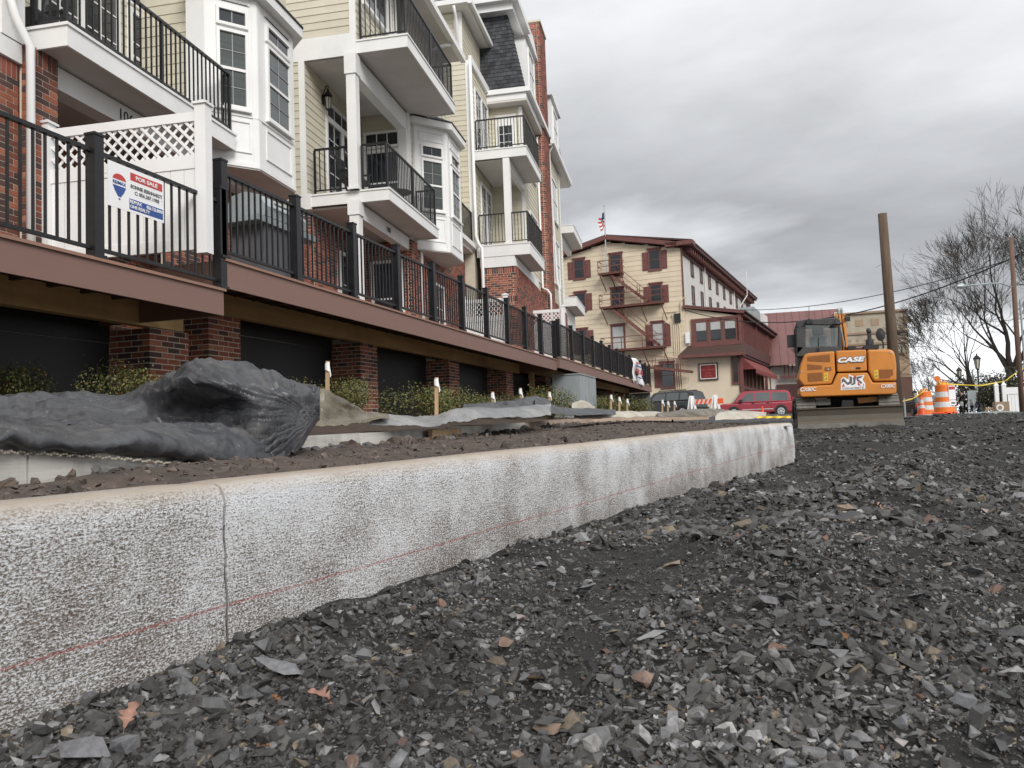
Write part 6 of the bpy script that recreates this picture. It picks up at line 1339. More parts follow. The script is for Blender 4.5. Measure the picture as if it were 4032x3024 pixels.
# concrete contractor's emblem
lg=poly('emblem_plate',[(1088,1165),(1090,1030),(1120,1008),(1180,1040),(1182,975),(1240,1000),(1372,985),(1345,1040),(1378,1085),(1378,1150)],YR-.027,.004,'decal_white')
for P_ in ([(1098,1085),(1100,1035),(1122,1022),(1170,1075),(1192,1060),(1192,995),(1222,1010),(1222,1080),(1170,1105),(1120,1060)],[(1232,1015),(1262,1008),(1262,1090),(1225,1105),(1205,1095),(1240,1075)],[(1275,1005),(1355,995),(1330,1018),(1290,1030),(1345,1075),(1330,1092),(1275,1045)]): poly('emblem_letter',P_,YR-.031,.004,'decal_grey',lg)
for P_ in ([(1100,1125),(1120,1085),(1140,1122)],[(1290,1105),(1325,1112),(1290,1060)],[(1240,1000),(1272,995),(1268,1040)],[(1345,1112),(1365,1108),(1360,1085)]): poly('emblem_red',P_,YR-.0312,.004,'decal_red',lg)
dec('CONCRETE','print_grey',1234,1138,262,20,YR-.0315,.01,0,lg)
for x,y,pr in ((912,1008,b1),(1508,975,b3)):
    d=poly('warning_label',[(x-23,y-48),(x+23,y-50),(x+24,y+46),(x-22,y+48)],YR-.006,.004,'decal_yellow',pr); poly('warning_triangle',[(x-18,y-8),(x,y-40),(x+18,y-10)],YR-.010,.003,'print_grey',d); poly('warning_triangle',[(x-9,y-13),(x,y-30),(x+9,y-14)],YR-.0115,.003,'decal_yellow',d); poly('warning_figure',[(x-16,y+34),(x-14,y+20),(x+2,y+18),(x+4,y+8),(x+14,y+6),(x+14,y+32),(x+6,y+32),(x+2,y+26)],YR-.010,.003,'print_grey',d)
# cab
YC=19.75
cabm=MB(); fr=lambda pts,dy=.1,Y=YC: cabm.prism([(er(x,y,YC).x,er(x,y,YC).z) for x,y in pts],(0,dy,0),(0,Y,0),((1,0,0),(0,0,1)))
fr([(560,372),(600,340),(650,325),(1060,305),(1085,330),(1085,395),(670,388),(640,420),(560,430)]); fr([(556,430),(672,400),(672,640),(560,760)]); fr([(1058,396),(1086,396),(1105,690),(1050,690)]); fr([(560,640),(690,650),(1040,640),(1105,688),(1105,720),(560,770)])
pL,pR=er(560,500,YC),er(1090,500,YC); zT=er(800,322,YC).z; zB=er(800,720,YC).z
cabm.box((pL.x+.02,YC+.1,zT-.06),(pR.x-.05,YC+1.55,zT-.01)); 
for yy in (YC+.75,YC+1.45): cabm.box((pL.x+.01,yy,zB-.1),(pL.x+.10,yy+.09,zT-.05)); cabm.box((pR.x-.1,yy,zB-.1),(pR.x-.02,yy+.09,zT-.05))
cabm.box((pL.x,YC+.1,zB-.55),(pR.x,YC+1.5,zB)); cabm.box((pL.x+.0,YC+.1,zB),(pL.x+.05,YC+.35,zT-.06))
cab=ex.mb('cab',cabm,'cab'); bv=cab.modifiers.new('b','BEVEL'); bv.width=.02; bv.segments=2; bv.limit_method='ANGLE'
m=MB(); m.box((er(672,400,YC).x-.02,YC+.04,er(800,650,YC).z-.03),(er(1058,400,YC).x+.02,YC+.05,er(800,388,YC).z+.04)); ex.mb('rear_window',m,'cab_glass',cab)
m=MB(); m.box((pL.x+.12,YC+1.46,zB),(pR.x-.12,YC+1.47,zT-.1)); ex.mb('windscreen',m,'cab_glass',cab)
m=MB(); m.box((pL.x+.012,YC+.36,zB+.05),(pL.x+.02,YC+1.44,zT-.1)); ex.mb('side_window',m,'cab_glass',cab)
p=er(838,560,YC); m=MB(); m.box((p.x-.19,YC+.42,zB-.1),(p.x+.19,YC+.56,p.z+.12)); m.box((p.x-.13,YC+.42,p.z+.13),(p.x+.13,YC+.54,p.z+.34)); m.box((p.x-.30,YC+.42,zB-.1),(p.x-.2,YC+.95,p.z-.1)); m.box((p.x+.2,YC+.42,zB-.1),(p.x+.3,YC+.95,p.z-.1)); s=ex.mb('seat',m,'seat_cloth',cab); b=s.modifiers.new('b','BEVEL'); b.width=.05; b.segments=3
for nm,x,y,hh in (('antenna',710,345,180),('antenna',824,700,160)): p=er(x,y,YC-.05); q=er(x,y-hh,YC-.05); m=MB(); m.tube([p,q],.006,5); m.tube([p-Vector((0,0,.03)),p+Vector((0,0,.06))],.018,6); ex.mb(nm,m,'black_plastic',cab)
p=er(1040,385,YC-.25); m=MB(); m.lathe([(.02,-.02),(.13,.0),(.11,.035),(.03,.05)],p,14); m.tube([p+Vector((0,.0,.05)),p+Vector((.0,.3,.15))],.012,6); ex.mb('beacon_mirror',m,'black_plastic',cab)
p=er(712,352,YC-.06); m=MB(); m.box(p-Vector((.06,.04,.05)),p+Vector((.06,.06,.05))); ex.mb('work_light',m,'black_plastic',cab)
p=er(495,585,YC+.2); m=MB(); m.box(p-Vector((.08,.04,.14)),p+Vector((.09,.05,.15))); m.tube([p+Vector((0,0,.1)),p+Vector((.15,.05,.16)),p+Vector((.3,.1,.1))],.015,6); o=ex.mb('side_mirror',m,'black_plastic',cab); b=o.modifiers.new('b','BEVEL'); b.width=.03; b.segments=2
# exhaust, round mirror
p=er(1436,672,19.9); m=MB(); m.lathe([(.13,-.1),(.13,.03),(.085,.035),(.085,.20),(.045,.22),(.045,.36)],p,14); m.tube([p+Vector((0,0,.36)),p+Vector((0,.03,.40)),p+Vector((0,.12,.44))],.05,10); ex.mb('exhaust_stack',m,'black_plastic',smooth=True)
p=er(1435,655,19.9); m=MB(); m.box(p-Vector((.15,.2,.06)),p+Vector((.16,.2,.02))); ex.mb('air_intake',m,'black_plastic')
p=er(1560,505,19.9); m=MB(); m.tube([er(1592,672,19.9),er(1590,600,19.9),er(1572,560,19.9)],.018,6); 
for k in range(1): m.lathe([(.01,-.02),(.10,-.015),(.105,.0),(.10,.015),(.01,.03)],(0,0,0),18)
n=len(m.v)-5*18
for i in range(n,len(m.v)): x,y,z=m.v[i]; m.v[i]=(p.x+x*.95,p.y-z,p.z+y*1.45)
ex.mb('round_mirror',m,'black_plastic',smooth=False)
p=er(1212,668,19.9); m=MB(); m.box(p-Vector((.08,.2,.04)),p+Vector((.08,.2,.04))); ex.mb('filter_cap',m,'black_plastic')
# boom behind the cab
YB_=21.2; m=MB()
for xs in ((1030,1048),(1062,1088),(1098,1138)): a=er(xs[0],250,YB_); b=er(xs[1],250,YB_); c=er(xs[0]+62,700,YB_); d=er(xs[1]+40,700,YB_); m.prism([(a.x,a.z),(b.x,b.z),(d.x,d.z),(c.x,c.z)],(0,.22,0),(0,YB_,0),((1,0,0),(0,0,1)))
a=er(1030,270,YB_); d=er(1168,700,YB_); m.prism([(er(1040,262,YB_).x,a.z),(er(1132,262,YB_).x,a.z),(er(1172,700,YB_).x,d.z),(er(1095,700,YB_).x,d.z)],(0,.3,0),(0,YB_+.23,0),((1,0,0),(0,0,1))); bo=ex.mb('boom',m,'orange_boom')
m=MB()
for x in (1060,1102): m.tube([er(x,260,YB_),er(x-1,215,YB_),er(x,185,YB_)],[.028,.032,.012],8)
m.tube([er(1082,250,YB_),er(1080,180,YB_)],.008,5); m.tube([er(1075,400,YB_-.05),er(1110,520,YB_-.06),er(1135,650,YB_-.05)],.015,6); ex.mb('hydraulic_hose',m,'galv',bo)
p=er(1165,320,YB_); m=MB(); m.box(p-Vector((.06,.05,.05)),p+Vector((.06,.08,.05))); m.tube([p,p+Vector((-.08,0,.12)),p+Vector((-.12,0,.05))],.01,5); ex.mb('boom_light',m,'black_plastic',bo)
# undercarriage
zg=-.16; zt_=er(680,1280,19.6).z
for sgn,(xa,xb) in ((-1,(560,792)),(1,(1545,1792))):
    a,b=er(xa,1340,19.45).x,er(xb,1335,19.45).x; m=MB(); R_=.30; yc0,yc1=19.8,21.7; zc=zg+.06+R_
    path=[(yc0+R_*math.cos(q),zc+R_*math.sin(q)) for q in [math.pi/2+math.pi*k/7 for k in range(8)]]+[(yc1+R_*math.cos(q),zc+R_*math.sin(q)) for q in [-math.pi/2+math.pi*k/7 for k in range(8)]]
    m.prism(path,(b-a-.06,0,0),(a+.03,0,0),((0,1,0),(0,0,1))); tk=ex.mb('track',m,'track')
    pts=[Vector((0,y,z)) for y,z in path]; pts.append(pts[0]); Lp=[0]
    for q,w in zip(pts,pts[1:]): Lp.append(Lp[-1]+(w-q).length)
    n=34
    for k in range(n):
        s=Lp[-1]*k/n; i=max(j for j in range(len(Lp)-1) if Lp[j]<=s); f=(s-Lp[i])/(Lp[i+1]-Lp[i]); c=pts[i].lerp(pts[i+1],f); d=(pts[i+1]-pts[i]).normalized(); ang=math.atan2(d.z,d.y)
        o=obj('track_shoe',unit('cube','track'),tk,Vector(((a+b)/2,c.y,c.z))-ex.o,(ang,0,0),(b-a,.155,.05)); o2=obj('grouser',unit('cube','track'),tk,Vector(((a+b)/2,c.y,c.z))-ex.o+Vector((0,d.z*.0,0)),(ang,0,0),(b-a-.02,.03,.10))
    for yy in (yc0,yc1): m=MB(); m.tube([(a-.02,yy,zc),(b+.02,yy,zc)],.17,14); ex.mb('track_wheel',m,'undercarriage',tk)
m=MB(); m.box((1.2,19.9,zg+.25),(2.7,21.6,zg+.55)); m.box((1.55,19.95,zg+.55),(2.35,21.2,.62)); ex.mb('carriage',m,'undercarriage'); poly('belly_plate',[(1285,1255),(1640,1235),(1640,1290),(1300,1320)],YR+.35,.8,'orange_boom'); 
for x in (850,1165,): pass
poly('blade_arm',[(1105,1285),(1235,1285),(1240,1400),(1095,1400)],YR-.1,.5,'undercarriage'); poly('step',[(790,1275),(965,1268),(968,1340),(795,1345)],YR+.2,.4,'track')
P0=er(568,1412,18.95); P1=er(1836,1385,18.95); m=MB(); prof=[(-.02,zg-.03),(.02,zg+.0),(.09,zg+.12),(.10,zg+.24),(.05,zg+.36),(.0,zg+.40),(.10,zg+.41),(.16,zg+.36),(.19,zg+.2),(.12,zg-.03)]
m.prism([(y,z) for y,z in prof],(P1.x-P0.x,0,0),(P0.x,18.95,0),((0,1,0),(0,0,1))); bl=ex.mb('dozer_blade',m,'blade'); b=bl.modifiers.new('b','BEVEL'); b.width=.012; b.segments=2
m=MB(); m.box((P0.x,18.935,zg-.04),(P1.x,18.965,zg+.07)); ex.mb('cutting_edge',m,'track',bl)
# ---------------------------------------------------------------- parked vehicles
def suv(name,label,cat,loc,yaw,Lc,Wc,Hc,paint,low,green,wins,wheels,wr,extra=None):
    t=T(name,label,cat,(0,0,0)); t.r.location=loc; t.r.rotation_euler=(0,0,yaw)
    def loft(prof,ws,name,mat,bev=.05,parent=None):
        m=MB(); n=len(prof); k=len(ws)
        for w in ws:
            for x,z in prof: m.v.append((x,w[0](z) if callable(w) else w,z))
        m=MB(); 
        return m
    m=MB(); n=len(low)
    for y,ins in ((-Wc/2,.0),(Wc/2,.0)): m.v+=[(x,y,z) for x,z in low]
    m.f=[tuple(range(n)),tuple(range(n,2*n))[::-1]]+[(i,n+i,n+(i+1)%n,(i+1)%n) for i in range(n)]; m.m=[0]*len(m.f)
    bd=t.mb('body',m,paint); b=bd.modifiers.new('b','BEVEL'); b.width=.07; b.segments=3; b.limit_method='ANGLE'; b.angle_limit=rad(25)
    m=MB(); n=len(green); zt=max(z for x,z in green); z0=min(z for x,z in green); tum=.14
    for sg in (-1,1): m.v+=[(x,sg*(Wc/2-.03-tum*(z-z0)/(zt-z0)),z) for x,z in green]
    m.f=[tuple(range(n)),tuple(range(n,2*n))[::-1]]+[(i,n+i,n+(i+1)%n,(i+1)%n) for i in range(n)]; m.m=[0]*len(m.f)
    gh=t.mb('cabin',m,paint); b=gh.modifiers.new('b','BEVEL'); b.width=.05; b.segments=2; b.limit_method='ANGLE'
    for sg in (-1,1):
        for wn in wins:
            m=MB(); k=len(wn); f=lambda x,z,o: (x,sg*(Wc/2-.03-tum*(z-z0)/(zt-z0)+o),z)
            m.add([f(x,z,.006) for x,z in wn]+[f(x,z,-.02) for x,z in wn],[tuple(range(k)),tuple(range(k,2*k))[::-1]]+[(i,k+i,k+(i+1)%k,(i+1)%k) for i in range(k)]); t.mb('side_window',m,'car_glass',gh)
    xs=[x for x,z in green]; 
    # rear and front glass
    for a,b_,nm in extra['glass']:
        m=MB(); hw=Wc/2-.2; d=Vector((b_[0]-a[0],0,b_[1]-a[1])); nr=Vector((-d.z,0,d.x)).normalized()*(.02 if nm=='rear_window' else -.02); 
        if (nm=='rear_window')!=(nr.x<0): nr=-nr
        m.add([(a[0],-hw,a[1]),(a[0],hw,a[1]),(b_[0],hw-.06,b_[1]),(b_[0],-hw+.06,b_[1])]+[(a[0]+nr.x,-hw,a[1]+nr.z),(a[0]+nr.x,hw,a[1]+nr.z),(b_[0]+nr.x,hw-.06,b_[1]+nr.z),(b_[0]+nr.x,-hw+.06,b_[1]+nr.z)],[(0,1,2,3),(7,6,5,4),(0,4,5,1),(1,5,6,2),(2,6,7,3),(3,7,4,0)]); t.mb(nm,m,'car_glass',gh)
    for x in wheels:
        for sg in (-1,1):
            m=MB(); yo_=sg*(Wc/2-.10); m.tube([(x,yo_-.11,wr),(x,yo_+.11,wr)],wr,22); w=t.mb('wheel',m,'tyre',smooth=False)
            m=MB(); m.tube([(x,yo_+sg*.10,wr),(x,yo_+sg*.122,wr)],wr*.62,18); r_=t.mb('rim',m,'rim',w); m=MB()
            for q in range(5): an=q*1.2566+.3; m.tube([(x+wr*.36*math.cos(an),yo_+sg*.115,wr+wr*.36*math.sin(an)),(x+wr*.36*math.cos(an),yo_+sg*.126,wr+wr*.36*math.sin(an))],wr*.12,8)
            t.mb('rim_opening',m,'tyre',w)
            m=MB(); m.tube([(x,sg*(Wc/2-.18),wr+.01),(x,sg*(Wc/2+.004),wr+.01)],wr*1.16,22); t.mb('wheel_arch',m,'black_plastic',bd)
            m=MB(); m.tube([(x,sg*(Wc/2-.02),wr),(x,sg*(Wc/2+.012),wr)],wr,22); t.mb('tyre_face',m,'tyre',w); m=MB(); m.tube([(x,sg*(Wc/2+.012),wr),(x,sg*(Wc/2+.02),wr)],wr*.64,18); rf_=t.mb('rim_face',m,'rim',w); m=MB()
            for q in range(5): an=q*1.2566+.3; m.tube([(x+wr*.38*math.cos(an),sg*(Wc/2+.018),wr+wr*.38*math.sin(an)),(x+wr*.38*math.cos(an),sg*(Wc/2+.024),wr+wr*.38*math.sin(an))],wr*.11,8)
            t.mb('rim_slot',m,'tyre',w)
    for nm,mat,boxes in extra['parts']:
        for lo,hi in boxes: 
            m=MB(); m.box(lo,hi); t.mb(nm,m,mat,bd)
    return t
# +x is the nose; the red one points left
W_=2.0
suv('sport_utility_vehicle','dark red sport utility vehicle parked in front of the tan inn wing','vehicle',(-.45,59.4,.29),math.pi+rad(9),5.05,W_,1.92,'car_red',
 [(-2.5,.45),(-2.48,1.05),(2.3,1.03),(2.48,.92),(2.55,.5),(2.4,.33),(-2.4,.33)],[(-2.44,1.04),(-2.25,1.74),(-1.95,1.87),(.55,1.87),(.95,1.80),(1.55,1.05)],
 [[(-2.18,1.14),(-2.08,1.68),(-1.05,1.72),(-1.05,1.14)],[(-.92,1.14),(-.92,1.72),(.02,1.72),(.02,1.14)],[(.14,1.14),(.14,1.72),(.62,1.70),(1.18,1.14)]],(-1.62,1.55),.39,
 {'glass':[((-2.45,1.15),(-2.27,1.70),'rear_window'),((1.52,1.10),(.98,1.76),'windscreen')],'parts':[('tail_lamp','lamp_red',[((-2.53,.82,.85),(-2.40,1.012,1.30)),((-2.53,-1.012,.85),(-2.40,-.82,1.30))]),('bumper','chrome',[((-2.62,-.98,.42),(-2.44,.98,.62)),((2.46,-.98,.42),(2.64,.98,.6))]),('side_moulding','chrome',[((-1.1,1.0,.55),(1.0,1.02,.60)),((-1.1,-1.02,.55),(1.0,-1.0,.60))]),('door_handle','black_plastic',[((-.85,1.0,.98),(-.68,1.03,1.03)),((.15,1.0,.98),(.32,1.03,1.03))]),('mirror','black_plastic',[((.95,1.0,1.1),(1.15,1.2,1.28)),((.95,-1.2,1.1),(1.15,-1.0,1.28))]),('roof_rail','black_plastic',[((-2.0,.7,1.88),(.3,.74,1.93)),((-2.0,-.74,1.88),(.3,-.7,1.93))]),('door_seam','black_plastic',[((-1.0,.998,.5),(-.985,1.004,1.1)),((.07,.998,.5),(.085,1.004,1.1))])]})
suv('hatchback_car','dark grey boxy car parked by the inn beyond the deck end','car',(-5.35,50.6,.40),math.pi-rad(24),4.2,1.8,1.67,'car_grey',
 [(-2.08,.5),(-2.05,1.02),(1.75,1.0),(2.02,.9),(2.06,.5),(1.9,.3),(-1.95,.3)],[(-2.02,1.02),(-1.86,1.55),(-1.6,1.64),(.5,1.64),(.75,1.58),(1.2,1.02)],
 [[(-1.75,1.1),(-1.62,1.5),(-1.15,1.52),(-1.15,1.1)],[(-1.05,1.1),(-1.05,1.53),(-.2,1.53),(-.2,1.1)],[(-.1,1.1),(-.1,1.53),(.5,1.52),(.9,1.1)]],(-1.3,1.3),.35,
 {'glass':[((-2.03,1.1),(-1.88,1.52),'rear_window'),((1.18,1.06),(.78,1.55),'windscreen')],'parts':[('tail_lamp','lamp_red',[((-2.10,.62,.85),(-2.0,.90,1.08)),((-2.10,-.90,.85),(-2.0,-.62,1.08))]),('bumper','black_plastic',[((-2.16,-.88,.35),(-2.0,.88,.62)),((1.98,-.88,.35),(2.12,.88,.6))]),('roof_rail','black_plastic',[((-1.5,.66,1.66),(.4,.70,1.71)),((-1.5,-.70,1.66),(.4,-.66,1.71))]),('mirror','black_plastic',[((.75,.9,1.0),(.9,1.08,1.16)),((.75,-1.08,1.0),(.9,-.9,1.16))])]})
suv('parked_car','dark car glimpsed behind the orange drums','car',(10.6,62,-.05),rad(95),4.5,1.8,1.5,'car_grey',
 [(-2.2,.5),(-2.15,.95),(2.0,.85),(2.2,.6),(2.1,.3),(-2.1,.3)],[(-1.9,.95),(-1.4,1.4),(.3,1.42),(1.1,.9)],[[(-1.4,1.0),(-1.15,1.34),(-.3,1.36),(-.3,1.0)],[(-.2,1.0),(-.2,1.36),(.25,1.36),(.75,1.0)]],(-1.4,1.35),.33,
 {'glass':[((-1.86,1.0),(-1.44,1.36),'rear_window'),((1.05,.95),(.35,1.37),'windscreen')],'parts':[('tail_lamp','lamp_red',[((-2.22,.6,.65),(-2.12,.88,.85)),((-2.22,-.88,.65),(-2.12,-.6,.85))])]})
suv('parked_car','pale silver car behind the walking person','car',(13.0,70,-.05),rad(95),4.4,1.8,1.5,'galv',
 [(-2.2,.5),(-2.15,.95),(2.0,.85),(2.2,.6),(2.1,.3),(-2.1,.3)],[(-1.9,.95),(-1.4,1.4),(.3,1.42),(1.1,.9)],[[(-1.4,1.0),(-1.15,1.34),(-.3,1.36),(-.3,1.0)],[(-.2,1.0),(-.2,1.36),(.25,1.36),(.75,1.0)]],(-1.4,1.35),.33,
 {'glass':[((-1.86,1.0),(-1.44,1.36),'rear_window'),((1.05,.95),(.35,1.37),'windscreen')],'parts':[('tail_lamp','lamp_red',[((-2.22,.6,.65),(-2.12,.88,.85)),((-2.22,-.88,.65),(-2.12,-.6,.85))])]})
# ---------------------------------------------------------------- barricade, cones, drums, tape
t=T('barricade','white A-frame barricade with orange striped rail before the red vehicle','barricade',(-2.9,43.1,.3))
for x in (-3.45,-2.25):
    for nm,s in (('leg',-1),('leg',1)): m=MB(); m.bar((x,43.1+s*.35,.28),(x,43.1+s*.04,1.42),.2,.10,up=(1,0,0)); t.mb(nm,m,'white_vinyl')
    m=MB(); m.box((x-.11,42.98,1.40),(x+.11,43.22,1.48)); t.mb('cap',m,'white_vinyl')
    for sx_ in (-.27,.27): m=MB(); m.bar((x+sx_,43.0,.28),(x+sx_*.25,43.0,1.42),.12,.06,up=(0,1,0)); t.mb('leg',m,'white_vinyl')
m=MB(); m.box((-3.3,42.93,1.02),(-2.4,42.99,1.28)); b=t.mb('board',m,'drum_white')
for k in range(4): m=MB(); x=-3.28+.22*k; m.prism([(x,1.025),(x+.12,1.025),(x+.22,1.275),(x+.10,1.275)],(0,.01,0),(0,42.921,0),((1,0,0),(0,0,1))); t.mb('stripe',m,'cone_orange',b)
m=MB(); m.box((-2.12,42.93,1.02),(-1.85,42.99,1.28)); t.mb('board_end',m,'cone_orange',b)
def cone(x,y,z,H,label,col='drum_white'):
    t=T('traffic_cone',label,'cone',(x,y,z),0,'orange traffic cones'); r=lambda f:(.155-.125*f)*H/.72
    m=MB(); m.box((x-.19*H/.72,y-.19*H/.72,z),(x+.19*H/.72,y+.19*H/.72,z+.03)); t.mb('foot',m,'cone_orange')
    for a,b,mt,nm in ((0.04,.42,'cone_orange','body'),(.42,.58,col,'collar'),(.58,.66,'cone_orange','body'),(.66,.84,col,'collar'),(.84,1,'cone_orange','tip')): m=MB(); m.lathe([(r(a),a*H),(r(b),b*H)],(x,y,z),16); t.mb(nm,m,mt,smooth=False)
cone(5.72,33.2,-.04,.76,'orange traffic cone with two white collars before the drums'); cone(.07,52.4,.33,.62,'small plain orange cone beside the red vehicle','cone_orange')
def drum(x,y,z,H,label,papers=False,flash=False):
    t=T('traffic_drum',label,'traffic drum',(x,y,z),0,'striped traffic drums'); w=H*.30
    m=MB(); m.lathe([(w*1.32,0),(w*1.34,.05),(w*1.12,.09)],(x,y,z),20); t.mb('base_ring',m,'cone_orange')
    st=[(.06,.24,1.1,1.06,'drum_orange'),(.24,.42,1.05,1.0,'drum_white'),(.42,.58,.99,.95,'drum_orange'),(.58,.76,.94,.90,'drum_white'),(.76,.97,.89,.84,'drum_orange')]
    for a,b,r0,r1,mt in st: m=MB(); m.lathe([(w*r0,a*H),(w*r1,b*H-.006),(w*(r1-.02),b*H)],(x,y,z),20); t.mb('band',m,mt)
    m=MB(); m.lathe([(w*.84,.97*H),(w*.78,H),(w*.2,H+.01)],(x,y,z),20); m.tube([(x-.12,y,z+H),(x-.1,y,z+H+.1),(x+.1,y,z+H+.1),(x+.12,y,z+H)],.025,6); t.mb('lid',m,'drum_orange')
    m=MB()
    for k in range(9): a=k*2.1; m.tube([(x-.15+.04*math.cos(a),y-.05,z+H+.02),(x-.1+.12*math.cos(a),y-.1+.1*math.sin(a),z+H+.08+.04*math.sin(a*2)),(x-.05+.2*math.cos(a+.5),y-.1,z+H+.0)],.02,4)
    t.mb('tape_knot',m,'tape')
    if papers:
        for z0,z1,k in ((.48,.95,'sign_board'),(.30,.46,'sign_board')): m=MB(); m.box((x+.10,y-w*.93,z+z0*H),(x+.31,y-w*.9,z+z1*H)); p=t.mb('notice',m,k); 
        m=MB(); m.box((x+.11,y-w*.94,z+.82*H),(x+.30,y-w*.932,z+.92*H)); t.mb('notice_heading',m,'decal_red')
        m=MB(); m.box((x+.16,y-w*.94,z+.34*H),(x+.28,y-w*.932,z+.40*H)); t.mb('notice_mark',m,'print_grey')
    if flash: m=MB(); m.lathe([(.03,0),(.03,.08)],(x-.17,y,z+H),8); m.tube([(x-.17,y-.04,z+H+.22),(x-.17,y+.04,z+H+.22)],.1,14); t.mb('flasher',m,'drum_orange')
drum(6.44,36.6,.0,.98,'orange and white traffic drum behind the cone'); drum(6.05,31.0,.02,1.02,'nearer traffic drum with papers taped on and amber flasher',True,True)
def tape(pts,label):
    m=MB(); n=30; P=[Vector(p) for p in pts]; vs=[]
    for i in range(n+1):
        f=i/n*(len(P)-1); k=min(int(f),len(P)-2); p=P[k].lerp(P[k+1],f-k); tw=i*.7; d=Vector((0,.012*math.sin(tw),.022+.006*math.cos(tw))); vs+=[p-d,p+d]
    m.add(vs,[(2*i,2*i+2,2*i+3,2*i+1) for i in range(n)]); o=obj('caution_tape',m.mesh('caution_tape','tape')); md=o.modifiers.new('t','SOLIDIFY'); md.thickness=.003; tag(o,label,'tape','yellow caution tape runs')
tape([(6.0,31.0,1.08),(8,34.5,1.06),(10,39,1.35),(11.5,43,1.85),(12.6,45,2.3)],'yellow caution tape from the near drum to the utility pole'); tape([(6.4,36.5,1.0),(5.4,33,.65),(4.2,28.6,.45)],'yellow caution tape sagging from drum to wooden pole'); tape([(-.1,18.4,.10),(.62,18.9,.08)],'short yellow tape lying by the kerb end')
# ---------------------------------------------------------------- things by the right edge
t=T('picket_fence','white vinyl fence with pointed posts at right','fence',(12.5,47.5,-.1))
for x in (11.75,12.10): m=MB(); m.box((x-.09,47.45,-.1),(x+.09,47.63,1.42)); m.add([(x-.11,47.43,1.42),(x+.11,47.43,1.42),(x+.11,47.65,1.42),(x-.11,47.65,1.42),(x,47.54,1.66)],[(0,1,4),(1,2,4),(2,3,4),(3,0,4)]); t.mb('post',m,'white_vinyl')
for k in range(8): x=12.25+.16*k; t.cube('slat',(x,47.52,-.05),(x+.15,47.56,1.25),'white_vinyl')
t.cube('rail',(12.2,47.49,.95),(14,47.51,1.3),'white_vinyl')
t=T('box_sign','brown box planter with round white emblem by the fence','planter',(11.45,45.4,-.1)); m=MB(); m.box((11.1,45.3,-.1),(11.72,45.8,.55)); t.mb('box',m,'panel_tan'); m=MB(); m.tube([(11.3,45.29,.26),(11.3,45.27,.26)],.17,20); d=t.mb('emblem',m,'decal_white'); m=MB(); m.tube([(11.3,45.268,.26),(11.3,45.262,.26)],.10,16); t.mb('emblem_ring',m,'panel_tan',d)
m=MB(); 
for k in range(3): m.tube([(10.5+.05*k,45.3,-.08),(10.7,45.3,.15+.06*k),(10.95,45.35,.25),(11.05,45.4,.05)],.03,6)
t=T('hose_coil','brown coiled hose or branch lying beside the box planter','hose',(10.7,45.3,-.1)); t.mb('coil',m,'wood_raw')
t=T('street_sign','slim black post with small sign plate by the white fence','sign',(12.3,44.6,-.1)); m=MB(); m.tube([(12.25,44.6,-.1),(12.35,44.6,1.9)],.025,6); t.mb('post',m,'lamp_black'); m=MB(); m.box((12.22,44.57,1.55),(12.45,44.59,1.95)); t.mb('plate',m,'drum_white')
t=T('fence_post','thin grey metal post beside the drums','post',(4.75,30.5,-.1)); m=MB(); m.tube([(4.72,30.5,-.1),(4.72,30.5,.62)],.03,6); t.mb('tube',m,'galv')
m=MB(); m.grid(lambda u,v:(5.3+2.6*u,29.6+2.2*v,gz(5.3+2.6*u,29.6+2.2*v)+.012+.02*u),4,4); t=T('steel_plate','flat grey sheet lying on the gravel at the drums','plate',(6.5,30.5,0)); o=t.mb('sheet',m,'galv'); md=o.modifiers.new('t','SOLIDIFY'); md.thickness=.02
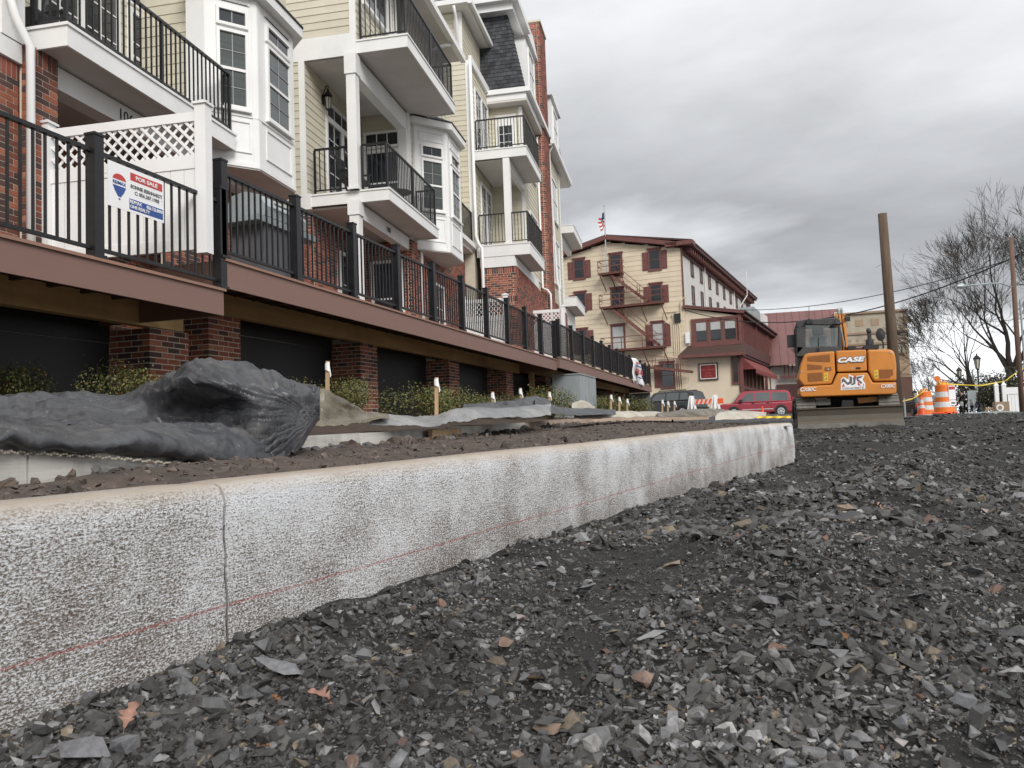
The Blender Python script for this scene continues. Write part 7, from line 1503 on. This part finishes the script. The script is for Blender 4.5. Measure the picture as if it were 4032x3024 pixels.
# ---------------------------------------------------------------- people walking at the far right
def skin(t,name,mat,verts,edges,radii,parent=None):
    me=bpy.data.meshes.new(name); me.from_pydata([Vector(v) for v in verts],edges,[]); me.materials.append(MATS[mat]); o=obj(name,me,parent or t.r)
    sk=o.modifiers.new('skin','SKIN'); sk.use_smooth_shade=True
    for d,r_ in zip(me.skin_vertices[0].data,radii): d.radius=(r_,r_)
    me.skin_vertices[0].data[0].use_root=True
    ss=o.modifiers.new('sub','SUBSURF'); ss.levels=1; ss.render_levels=1
    return o
def person(loc,H,yaw,label,jacket,trousers,haircol,stride=.16,arm=(.12,-.05),extra=None):
    t=T('person',label,'person',(0,0,0)); t.r.location=loc; t.r.rotation_euler=(0,0,yaw); s=H/1.75
    J={'pel':(0,0,.95),'wst':(0,0,1.12),'chs':(.03,0,1.33),'nck':(.06,0,1.47),'hd0':(.08,0,1.54),'hd1':(.10,0,1.62),'hd2':(.10,0,1.70)}
    V=[];E=[];Rr=[];ix={}
    def a(n,p,r,par=None):
        ix[n]=len(V); V.append(tuple(c*s for c in p)); Rr.append(r*s)
        if par: E.append((ix[par],ix[n]))
    a('pel',J['pel'],.13); a('wst',J['wst'],.125,'pel'); a('chs',J['chs'],.145,'wst'); a('nck',J['nck'],.06,'chs'); a('hd0',J['hd0'],.075,'nck'); a('hd1',J['hd1'],.10,'hd0'); a('hd2',J['hd2'],.075,'hd1')
    a('nose',(.20,0,1.60),.018,'hd1')
    for sg,st in ((1,stride),(-1,-stride)):
        k='L' if sg>0 else 'R'
        a('hp'+k,(0,sg*.09,.90),.095,'pel'); a('kn'+k,(st*.75+.05,sg*.09,.50),.062,'hp'+k); a('an'+k,(st*1.25-(.05 if st<0 else 0),sg*.09,.09+(.05 if st<0 else 0)),.042,'kn'+k); a('ft'+k,(st*1.25+.14,sg*.10,.045),.038,'an'+k)
        a('sh'+k,(.03,sg*.18,1.38),.062,'chs'); a('el'+k,(.05-st*.4,sg*.24,1.12),.045,'sh'+k); a('wr'+k,(.16-st*.3,sg*.20,.93),.032,'el'+k); a('hn'+k,(.20-st*.3,sg*.19,.86),.032,'wr'+k); a('fg'+k,(.23-st*.3,sg*.18,.80),.016,'hn'+k); a('th'+k,(.25-st*.3,sg*.16,.86),.013,'hn'+k)
    skin(t,'body','skin',V,E,Rr)
    def sub(names,grow,name,mat,links=None):
        idx={n:i for i,n in enumerate(names)}; vs=[V[ix[n]] for n in names]; rr=[Rr[ix[n]]+grow*s for n in names]; inv={v:k for k,v in ix.items()}; es=[(idx[inv[p]],idx[inv[q]]) for p,q in E if inv[p] in idx and inv[q] in idx]; return skin(t,name,mat,vs,es,rr)
    sub(['pel','wst','chs','shL','elL','wrL','shR','elR','wrR'],.022,'jacket',jacket); sub(['pel','hpL','knL','anL','hpR','knR','anR'],.016,'trousers',trousers); 
    m=MB(); c=Vector((.085*s,0,1.655*s)); m.lathe([(.02*s,-.13*s),(.085*s,-.10*s),(.108*s,-.02*s),(.10*s,.05*s),(.05*s,.098*s),(.005,.105*s)],c-Vector((.028*s,0,0)),12); t.mb('hair',m,haircol,smooth=True)
    for sg in (1,-1): q=V[ix['ft'+('L' if sg>0 else 'R')]]; m=MB(); m.tube([(q[0]-.2*s,q[1],q[2]+.0),(q[0]+.06*s,q[1],q[2]-.005)],[.05*s,.042*s],8); t.mb('shoe',m,'cloth_black',smooth=True)
    if extra: extra(t,s)
    return t
def bags(t,s): m=MB(); m.box((.05,.24,.62),(.22,.29,.92)); t.mb('white_bag',m,'cloth_white'); m=MB(); m.box((.1,-.30,.95),(.3,-.22,1.25)); t.mb('folded_paper',m,'cloth_white')
person((13.2,61.7,-.06),1.74,math.pi,'person in black jacket and leggings walking left carrying white items','cloth_black','cloth_black','cloth_black',.2,extra=bags)
person((13.75,61.9,-.08),1.12,math.pi*.9,'small child in pale grey coat and hat beside the walking adult','cloth_grey','cloth_jeans','cloth_grey',.08)
person((14.15,61.9,-.08),1.18,math.pi*1.1,'child in dark top with red hood at right of the group','cloth_jeans','cloth_jeans','hair',.14,extra=lambda t,s:t.mb('red_hood',MB().lathe([(.10*s,0),(.13*s,.05*s),(.09*s,.11*s)],(0.03*s,0,1.38*s),12),'cloth_red'))
